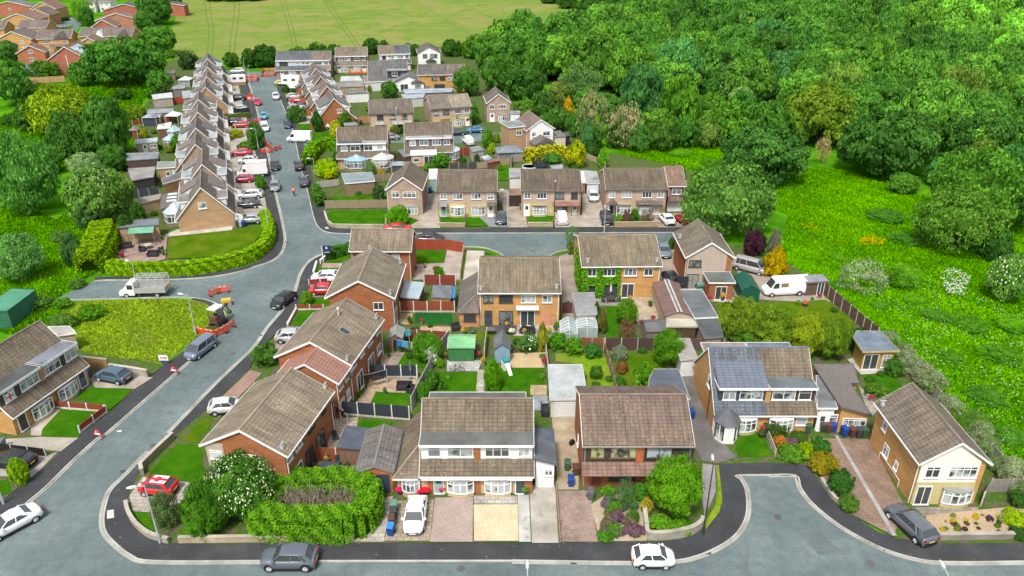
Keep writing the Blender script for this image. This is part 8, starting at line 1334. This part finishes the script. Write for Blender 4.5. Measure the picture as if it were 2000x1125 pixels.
MB().hexa([(.5,-.1,.8),(.65,-.1,.7),(.65,.1,.7),(.5,.1,.8),(1.3,-.09,2.2),(1.5,-.09,2.1),(1.5,.09,2.1),(1.3,.09,2.2)]).obj('boom',M['plastic'],t,color=(.2,.2,.2)); MB().hexa([(2.1,-.07,.9),(2.25,-.07,.95),(2.25,.07,.95),(2.1,.07,.9),(1.3,-.07,2.15),(1.5,-.07,2.25),(1.5,.07,2.25),(1.3,.07,2.15)]).obj('dipper_arm',M['plastic'],t,color=(.2,.2,.2)); m=MB(); pr=[(2.0,.95),(2.35,.9),(2.4,.5),(2.05,.4),(1.85,.6)]; n=5; m.v=[(x,-.22,z) for x,z in pr]+[(x,.22,z) for x,z in pr]; m.f=[tuple(range(n)),tuple(range(n,2*n))[::-1]]+[(i,n+i,n+(i+1)%n,(i+1)%n) for i in range(n)]; m.obj('bucket',M['paint'],t,color=(.12,.09,.08)); MB().box(.85,.95,-.6,.6,.1,.45).obj('dozer_blade',M['paint'],t,color=(.12,.1,.1))
o=P(443,596); t=thing('road_roller','small yellow pedestrian roller beside side road','roller',(o.x,o.y,.03),R(20))
for x in(-.4,.4): MB().tube((x,-.4,.28),(x,.4,.28),.28,.28,14).obj('drum',M['paint'],t,color=(.3,.28,.24))
MB().box(-.6,.6,-.44,.44,.5,.85).obj('body',M['plastic'],t,color=(.55,.36,.04)); MB().tube((-.6,-.3,.7),(-1.5,-.3,1.1),.03,.03,5).tube((-.6,.3,.7),(-1.5,.3,1.1),.03,.03,5).tube((-1.5,-.3,1.1),(-1.5,.3,1.1),.03,.03,5).obj('handle',M['paint'],t,color=(.1,.1,.1))
tag(bush((400,428,636,652),'bush',(.1,.08,.05),'x'),'heap of dug soil inside barriers by mini digger','soil heap').name='soil_heap'; bpy.data.objects['soil_heap'].scale=(1.3,1.0,.45); bpy.data.objects['soil_heap'].data=bpy.data.objects['soil_heap'].data.copy(); bpy.data.objects['soil_heap'].data.materials[0]=M['soil']
sheet('excavation',[(404,632),(425,622),(438,630),(432,645),(408,650)],.121,'soil')
# walker in hi-vis
def person(px,py,rz,label):
    o=P(px,py); t=thing('person',label,'person',(o.x,o.y,.03),R(rz)); bm=bmesh.new()
    J=dict(pel=(0,0,.95),bel=(0,.01,1.12),che=(0,.02,1.34),nec=(0,.01,1.50),hea=(0,-.02,1.60),top=(0,-.01,1.74),hl=(.10,0,.90),kl=(.11,-.20,.50),al=(.11,-.10,.09),tl=(.12,-.27,.04),hr=(-.10,0,.90),kr=(-.11,.06,.49),ar=(-.11,.32,.14),tr=(-.12,.20,.03),sl=(.19,.02,1.42),el=(.26,.14,1.16),wl=(.26,.02,.94),fl=(.26,-.04,.86),sr=(-.19,.02,1.42),er=(-.26,-.10,1.17),wr=(-.25,-.26,1.0),fr=(-.25,-.33,.95))
    r=dict(pel=.145,bel=.13,che=.155,nec=.06,hea=.095,top=.085,hl=.095,kl=.062,al=.045,tl=.04,hr=.095,kr=.062,ar=.045,tr=.04,sl=.07,el=.045,wl=.035,fl=.035,sr=.07,er=.045,wr=.035,fr=.035)
    ks=list(J); E_=[('pel','bel'),('bel','che'),('che','nec'),('nec','hea'),('hea','top'),('pel','hl'),('hl','kl'),('kl','al'),('al','tl'),('pel','hr'),('hr','kr'),('kr','ar'),('ar','tr'),('che','sl'),('sl','el'),('el','wl'),('wl','fl'),('che','sr'),('sr','er'),('er','wr'),('wr','fr')]
    def skinned(name,keys,mat,col,grow=0.,parent=t):
        me=bpy.data.meshes.new(name); kk=[k for k in ks if k in keys]; me.from_pydata([J[k] for k in kk],[(kk.index(a),kk.index(b)) for a,b in E_ if a in kk and b in kk],[]); ob=put(name,me,parent,color=col); ob.modifiers.new('skin','SKIN'); sv=me.skin_vertices[0].data
        for i,k in enumerate(kk): sv[i].radius=(r[k]+grow,)*2
        sv[0].use_root=True; sub=ob.modifiers.new('sub','SUBSURF'); sub.levels=2; sub.render_levels=2; me.materials.append(mat); return ob
    body=skinned('body',ks,M['skin'],None); skinned('jacket',('pel','bel','che','sl','el','wl','sr','er','wr'),M['paint'],(.85,.16,.03),.022,t); skinned('trousers',('pel','hl','kl','al','hr','kr','ar'),M['paint'],(.03,.04,.06),.016,t)
    for k in('tl','tr'): x,y,z=J[k]; MB().loft([[(x-.05,y-.06,0),(x+.05,y-.06,0),(x+.05,y-.06,.06),(x-.05,y-.06,.06)],[(x-.055,y+.22,0),(x+.055,y+.22,0),(x+.05,y+.2,.12),(x-.05,y+.2,.12)]]).obj('shoe',M['rubber'],t)
    v,f=ico(.105,2,(1,1.08,.8),(0,.0,1.70)); m=MB(); m.v=[tuple(a) for a in v]; m.f=[tuple(a) for a in f]; m.obj('hair',M['bark'],t,smooth=True); MB().box(-.012,.012,-.135,-.105,1.60,1.64).obj('nose',M['skin'],body)
    for s in(-1,1): MB().box(s*.035-.012,s*.035+.012,-.118,-.1,1.645,1.66).obj('eye',M['rubber'],body)
    for z in(1.05,1.25): MB().loft([[(.165*math.cos(a)*k,.02+.165*math.sin(a)*k,zz) for a in [i*math.pi/5 for i in range(10)]] for k,zz in((1.02,z),(1.05,z+.05))]).obj('reflective_band',M['paint'],t,color=(.75,.75,.72))
person(575,383,8,'walker in orange hi-vis jacket and dark trousers in middle of street')
# shipping container
q=[P(*p,2.6) for p in ((-42,604),(14,607),(69,566),(26,562))]; t,wi=flat_building('shipping_container','long green corrugated shipping container on left rough ground','shipping container',[(-40,606),(14,607),(69,566),(22,564)],2.6,(.03,.16,.09),(.07,.27,.16),'corr',(.03,.15,.085),.03,None,'corr')
# garden furniture
def chair_meshes():
    s=MB().box(-.24,.24,-.24,.24,.42,.47); b=MB().hexa([(-.24,.2,.47),(.24,.2,.47),(.24,.24,.47),(-.24,.24,.47),(-.24,.3,.95),(.24,.3,.95),(.24,.34,.95),(-.24,.34,.95)]); l=MB().box(-.02,.02,-.02,.02,0,.42); return s.mesh('seat',M['paint']),b.mesh('backrest',M['paint']),l.mesh('leg',M['paint'])
def chair(x,y,rz,label,group,col=(.03,.035,.045)):
    s,b,l=cached('chair',chair_meshes); t=thing('garden_chair',label,'chair',(x,y,.135),R(rz),group); put('seat',s,t,color=col); put('backrest',b,t,color=col)
    for i in(-.2,.2):
        for j in(-.2,.2): put('leg',l,t,(i,j,0),color=col)
def table(x,y,rz,label,w=1.6,d=.95,col=(.05,.06,.075)):
    t=thing('garden_table',label,'table',(x,y,.135),R(rz)); MB().box(-w/2,w/2,-d/2,d/2,.7,.75).obj('tabletop',M['paint'],t,color=col)
    for i in(-1,1):
        for j in(-1,1): MB().box(-.03,.03,-.03,.03,0,.7).obj('leg',M['paint'],t,(i*(w/2-.1),j*(d/2-.1),0),color=col)
def sofa(px,py,rz,label,w=1.5,col=(.03,.03,.035)):
    o=P(px,py,.4); t=thing('garden_sofa',label,'sofa',(o.x,o.y,.135),R(rz)); MB().box(-w/2,w/2,-.4,.4,.05,.42).obj('seat',M['paint'],t,color=col); MB().box(-w/2,w/2,.3,.42,.42,.85).obj('backrest',M['paint'],t,color=col)
    for s in(-1,1): MB().box(-.06,.06,-.4,.3,.42,.62).obj('arm',M['paint'],t,(s*(w/2-.06),0,0),color=col)
o=P(643,912,.7); table(o.x,o.y,-8,'dark patio table beside red brick corner house',1.7,1.1)
for i,(dx,dy,a) in enumerate(((-.2,-1.0,180),(-1.2,.2,90),(1.3,.3,-70),(.6,.95,10),(-.5,1.,0))): chair(o.x+dx,o.y+dy,a,'dark folding chair round patio table of corner house','dark chairs round patio table')
o=P(655,855,.4); chair(o.x,o.y,30,'single black chair on tan patio behind corner house',None)
o=P(958,645,.7); table(o.x,o.y,0,'small dark table on black decking behind awning pair',1.1,.9,(.12,.12,.12)); chair(o.x-2.2,o.y-.1,0,'left chair on lawn edge below hipped extension',None,(.1,.09,.08)); chair(o.x+2.0,o.y,0,'right chair on black decking by dark patio doors',None,(.05,.05,.05))
for px,py,rz,l,w in ((278,487,100,'black rattan armchair left of round table on pink patio',1.0),(298,497,5,'black rattan sofa at front of pink patio',1.5),(313,489,-80,'black rattan armchair right on pink patio',1.0),(247,481,20,'black lounger by garden bar',1.6),(230,485,80,'dark garden seat by golden-green hedge',1.0),(1064,802,90,'dark corner sofa on grey decking beside white dormer pair',1.6),(790,756,0,'dark sofa with cushions on tan patio',1.7),(802,760,80,'dark armchair on tan patio by slanting fence',1.),(890,640,20,'dark stacked furniture by artificial lawn',1.1),(1030,648,-25,'folded dark sunbed on grey patio',1.8)): sofa(px,py,rz,l,w)
o=P(289,482,.4); t=thing('garden_table','pale round table in middle of pink patio','table',(o.x,o.y,.135)); MB().lathe([(.6,.62),(.6,.67)],16).obj('tabletop',M['paint'],t,color=(.4,.4,.36)); MB().tube((0,0,0),(0,0,.62),.08,.05,8).obj('pedestal',M['paint'],t,color=(.2,.2,.2))
o=P(1193,583,.7); table(o.x,o.y,0,'dark bistro table behind ivy house',1.2,.9,(.05,.05,.05)); chair(o.x-1,o.y,90,'chair left of bistro table behind ivy house',None); chair(o.x+1,o.y,-90,'chair right of bistro table behind ivy house',None)
def parasol(px,py,label,col,h=2.4):
    o=P(px,py); t=thing('closed_parasol',label,'parasol',(o.x,o.y,.13)); MB().tube((0,0,0),(0,0,h),.025,.025,6).obj('pole',M['paint'],t,color=(.3,.3,.3)); MB().lathe([(.03,h),(.10,h-.4),(.17,h-1.3),(.12,h-1.45)],8).obj('fabric',M['paint'],t,color=col); MB().lathe([(.28,0),(.28,.07)],10).obj('base',M['paint'],t,color=(.1,.1,.1))
parasol(803,741,'closed grey parasol by slate fence',(.16,.15,.17)); parasol(1192,584,'closed cream parasol behind ivy house',(.65,.6,.5))
# washing lines
def washing(a,b,label,items,h=1.9,group=None):
    A=P(*a); B=P(*b); d=B-A; L=d.length; ang=math.atan2(d.y,d.x); t=thing('washing_line',label,'washing line',(A.x,A.y,.1),ang); MB().tube((0,0,h),(L,0,h),.012,.012,4).obj('line',M['paint'],t,color=(.6,.6,.55))
    for x in(0,L): MB().tube((0,0,0),(0,0,h+.1),.035,.035,6).obj('post',M['paint'],t,(x,0,0),color=(.4,.4,.38))
    ca,sa=math.cos(ang),math.sin(ang)
    for i,(f,kind,col,nm) in enumerate(items):
        m=MB()
        if kind=='trousers': m.box(-.2,.2,-.02,.02,-.25,0).box(-.2,-.02,-.02,.02,-1.0,-.25).box(.02,.2,-.02,.02,-1.0,-.25)
        elif kind=='shirt': m.box(-.22,.22,-.02,.02,-.62,0).hexa([(-.42,-.02,-.3),(-.22,-.02,-.22),(-.22,.02,-.22),(-.42,.02,-.3),(-.36,-.02,-.08),(-.22,-.02,0),(-.22,.02,0),(-.36,.02,-.08)]).hexa([(.22,-.02,-.22),(.42,-.02,-.3),(.42,.02,-.3),(.22,.02,-.22),(.22,-.02,0),(.36,-.02,-.08),(.36,.02,-.08),(.22,.02,0)])
        else: m.box(-.4,.4,-.02,.02,-.85,0)
        x=L*f; g=m.obj('garment' if kind!='towel' else 'towel',M['paint'],None,(A.x+x*ca,A.y+x*sa,.1+h-.01),ang+rng.uniform(-.15,.15),col); tag(g,nm,'clothing' if kind!='towel' else 'towel')
washing((712,764),(757,752),'washing line hung with dark clothes over tan patio',[(.12,'shirt',(.015,.015,.02),'black top, first on line of dark clothes'),(.28,'shirt',(.02,.02,.03),'black top, second on line of dark clothes'),(.44,'trousers',(.05,.02,.02),'dark maroon trousers on line of dark clothes'),(.6,'trousers',(.02,.025,.05),'navy trousers on line of dark clothes'),(.76,'trousers',(.015,.015,.02),'black trousers on line of dark clothes'),(.9,'trousers',(.02,.03,.035),'charcoal trousers, last on line of dark clothes')])
washing((768,690),(818,700),'washing line with blue towels across small lawn',[(.3,'towel',(.03,.16,.42),'mid-blue towel on garden washing line'),(.5,'towel',(.08,.3,.5),'pale blue towel on garden washing line'),(.85,'towel',(.5,.55,.48),'off-white cloth at end of garden washing line')]); washing((757,682),(800,672),'washing line with teal cloth near brown garden shed',[(.95,'towel',(.05,.4,.42),'teal cloth on upper washing line')])
washing((655,820),(682,842),'line of dark clothes behind corner house',[(.25,'trousers',(.015,.015,.02),'black trousers behind corner house'),(.6,'shirt',(.02,.02,.05),'navy top behind corner house')])
# toys, bicycles, pots
def bicycle(px,py,rz,label,lean=8):
    o=P(px,py,.4); t=thing('bicycle',label,'bicycle',(o.x,o.y,.14),R(rz)); m=MB(); r=.33
    def wheel(x):
        w=MB(); pts=[(r*math.cos(a),0,r*math.sin(a)) for a in [i*2*math.pi/18 for i in range(19)]]; w.path(pts,.025,5); w.tube((0,-.03,0),(0,.03,0),.03,.03,6)
        for i in range(6): a=i*math.pi/3; w.tube((0,0,0),(r*math.cos(a),0,r*math.sin(a)),.005,.005,3)
        w.obj('wheel',M['rubber'],t,(x,0,r))
    wheel(-.52); wheel(.52); m.tube((-.52,0,.33),(-.1,0,.33),.02,.02,5).tube((-.1,0,.33),(-.22,0,.8),.02,.02,5).tube((-.1,0,.33),(.38,0,.78),.02,.02,5).tube((-.2,0,.75),(.38,0,.78),.02,.02,5).tube((.52,0,.33),(.36,0,.95),.02,.02,5).tube((-.52,0,.33),(-.2,0,.75),.015,.015,5).obj('frame',M['paint'],t,color=(.03,.03,.035)); MB().tube((.36,-.28,.97),(.36,.28,.97),.02,.02,5).obj('handlebar',M['rubber'],t); MB().box(-.34,-.1,-.07,.07,.8,.86).obj('saddle',M['rubber'],t)
bicycle(888,699,10,'dark bicycle standing before green shed'); bicycle(893,722,-12,'dark bicycle at front of grey paved yard')
o=P(988,722); t=thing('play_slide','white plastic slide with teal tower in play garden','slide',(o.x,o.y,.135),R(-70)); MB().box(-.45,.45,-.4,.4,.0,.95).obj('tower',M['plastic'],t,color=(.65,.65,.62)); MB().box(-.4,.4,-.35,.35,.96,1.25).obj('tower_top',M['plastic'],t,color=(.03,.25,.24)); MB().hexa([(.45,-.22,.85),(1.7,-.2,.05),(1.7,.2,.05),(.45,.22,.85),(.45,-.22,.95),(1.7,-.2,.13),(1.7,.2,.13),(.45,.22,.95)]).obj('chute',M['plastic'],t,color=(.75,.72,.7))
o=P(1055,331); t=thing('trampoline','navy trampoline with black net behind middle row','trampoline',(o.x,o.y,.1)); MB().lathe([(1.6,.75),(1.6,.85)],18).obj('mat',M['paint'],t,color=(.02,.03,.07))
for i in range(6): a=i*math.pi/3; MB().tube((1.55*math.cos(a),1.55*math.sin(a),0),(1.6*math.cos(a),1.6*math.sin(a),2.5),.04,.04,5).obj('post',M['paint'],t,color=(.03,.03,.05))
m=MB()
for k in range(7): z=.9+k*.26; m.path([(1.6*math.cos(a),1.6*math.sin(a),z) for a in [i*2*math.pi/18 for i in range(19)]],.025,3)
for i in range(30): a=i*2*math.pi/30; m.tube((1.6*math.cos(a),1.6*math.sin(a),.85),(1.6*math.cos(a),1.6*math.sin(a),2.5),.02,.02,3)
m.obj('net',M['rubber'],t)
o=P(1034,332); t=thing('paddling_pool','round turquoise paddling pool with white rim behind middle row','pool',(o.x,o.y,.1)); MB().lathe([(1.5,0),(1.5,.75),(1.38,.75),(1.38,.6)],20).obj('wall',M['plastic'],t,color=(.65,.68,.68)); MB().lathe([(1.38,.55),(1.38,.6)],20).obj('water',M['plastic'],t,color=(.05,.42,.42))
def pot(px,py,label,fl,r=.22):
    o=P(px,py); t=thing('flower_pot',label,'plant pot',(o.x,o.y,.135)); MB().lathe([(r*.7,0),(r,.4),(r*.9,.4)],10).obj('pot',M['plastic'],t,color=(.06,.05,.05)); q=put('flowers',CR['bush'][0],t,(0,0,.3),0,fl); q.scale=(r*1.4,r*1.4,.5)
for px,py,l,f in ((782,966,'pot of pink flowers left of bay, white dormer pair',(.55,.04,.12)),(822,968,'pot of red flowers between window and green door',(.6,.03,.04)),(833,967,'pot of scarlet flowers beside green door',(.62,.04,.05)),(863,963,'pot of pink flowers right of green door',(.6,.08,.2)),(1027,966,'pot of mixed flowers by navy door',(.1,.2,.04)),(1572,600,'terracotta planter on van lawn edge',(.4,.15,.08)),(1487,856,'dark pot below bay window by low shrub',(.05,.08,.03)),(1000,655,'pot of daisies at decking corner',(.5,.5,.4))): pot(px,py,l,f,.28)
for px,l in ((775,'left climber'),(822,'right climber')): o=P(px,963); c=put('climbing_plant',CR['bush'][1],None,(o.x,o.y+.2,.1),1,(.06,.15,.02)); c.scale=(.35,.3,2.0); tag(c,'narrow green climber at %s of small bay, white dormer pair'%('left' if px<800 else 'right'),'climber')
o=P(1117,868,.2); t=thing('old_tyre','old car tyre leaning in side passage','tyre',(o.x,o.y,.45),R(40)); m=MB().lathe([(.2,-.1),(.33,-.1),(.33,.1),(.2,.1)],14); m.v=[(x,z,y) for x,y,z in m.v]; m.f=[f[::-1] for f in m.f]; m.obj('tread',M['rubber'],t)
# boards and plates
o=P(632,513); t=thing('agent_board','navy estate agent board on white post','sign',(o.x,o.y,.1),R(6)); MB().box(-.05,.05,-.05,.05,0,2.6).obj('post',M['paint'],t,color=WHITE); b=MB().box(.05,1.25,-.02,.02,1.85,2.6).box(.05,1.25,-.02,.02,1.35,1.8).obj('board',M['paint'],t,color=(.02,.03,.11)); MB().box(.5,.8,-.03,-.021,2.1,2.4).box(.25,1.05,-.03,-.021,1.53,1.62).obj('lettering',M['paint'],b,color=(.6,.6,.62))
o=P(747,445.5); t=thing('street_nameplate','white street nameplate on two short posts by corner lawn','sign',(o.x,o.y,.1)); MB().box(-.55,.55,-.02,.02,.3,.5).obj('plate',M['paint'],t,color=(.75,.75,.73)); MB().box(-.4,.4,-.028,-.021,.37,.43).obj('lettering',M['paint'],t,color=(.05,.05,.05))
for x in(-.4,.4): MB().box(-.04,.04,.021,.08,0,.5).obj('post',M['paint'],t,(x,0,0),color=(.08,.08,.08))
sheet('access_cover',[(209,997),(222,995),(223,1011),(209,1013)],.119,'conc',0,(.55,.53,.47)); sheet('access_cover',[(634,444.5),(640,443),(643,446),(637,447)],.119,'conc',0,(.5,.48,.44)); sheet('road_marking',[(229,841),(238,840),(237,843.5),(228,844)],.026,'paint',0,(.6,.6,.58)); 
# roof vents, dishes, aerials on the houses
def on_roof(label,px,py,z,kind='vent'):
    best=None
    o=P(px,py,z)
    hs_=[h for h in bpy.data.objects if h.parent is None and h.type=='EMPTY' and h.get('category') in('house',)]
    h=min(hs_,key=lambda q:(Vector(q.location[:2])+Vector((4*math.cos(q.rotation_euler.z)-4*math.sin(q.rotation_euler.z),4*math.sin(q.rotation_euler.z)+4*math.cos(q.rotation_euler.z)))-o.to_2d()).length)
    mw=Matrix.Translation(h.location)@Matrix.Rotation(h.rotation_euler.z,4,'Z'); l=mw.inverted()@o
    if kind=='vent': MB().box(-.16,.16,-.16,.16,-.25,.06).box(-.09,.09,-.09,.09,.06,.28).box(-.3,.3,-.05,.05,.28,.34).obj('roof_vent',M['paint'],h,l,color=(.40,.41,.40))
    else: MB().lathe([(.02,0),(.25,.06),(.38,.16)],14).obj('satellite_dish',M['paint'],h,l,color=(.12,.12,.13)).rotation_euler=(R(60),0,R(200))
for px,py,z in ((551,872,5.3),(635,754,5.4),(678,700,5.3),(735,618,5.4),(782,511,5.4),(762,572,5.4),(722,484,6.9),(939,563,5.3),(1087,560,5.3),(1148,509,5.4),(1283,508,5.4),(1328,462,5.4),(1724,788,5.3)): on_roof('',px,py,z)
for px,py,z in ((566,898,4.2),(690,735,3.6),(652,782,4.3)): on_roof('',px,py,z,'dish')

# pots and planters scattered about the gardens
e=random.Random(11); PG='small potted plants dotted about back gardens and patios'
for x,y in ((1024,655),(1040,650),(1005,690),(1072,655),(1085,648),(870,700),(935,700),(944,715),(1063,716),(990,640),(920,650),(905,655),(700,760),(705,775),(752,772),(815,765),(760,700),(780,690),(800,634),(824,634),(815,650),(1165,600),(1215,600),(1230,592),(1240,610),(1252,640),(1270,600),(1275,628),(1130,585),(1385,590),(1410,588),(1440,592),(1585,590),(1600,585),(1690,775),(1700,785),(1710,770),(1515,850),(1490,850),(640,905),(690,935),(620,930),(226,500),(240,505),(260,470),(318,470),(320,500),(850,535),(830,525),(812,530),(700,380),(745,395),(770,392),(880,345),(905,340),(860,330),(890,325),(820,320)):
    o=P(x,y); r=e.uniform(.15,.27); t=thing('flower_pot','small potted plant in a back garden or on a patio','plant pot',(o.x,o.y,.135),e.uniform(0,6),PG)
    pm=cached(('pot',),lambda:MB().lathe([(.14,0),(.2,.4),(.18,.4)],10).mesh('pot',M['plastic'])); q=put('pot',pm,t,color=e.choice([(.35,.13,.06),(.06,.06,.06),(.3,.28,.25),(.12,.2,.3)])); q.scale=(r/.2,)*3
    q=put('flowers',CR['mid'][0],t,(0,0,.3*r/.2),0,e.choice([(.05,.14,.02),(.08,.2,.02),(.35,.06,.08),(.4,.3,.05),(.06,.12,.04)])); q.scale=(r*1.3,r*1.3,e.uniform(.35,.8))
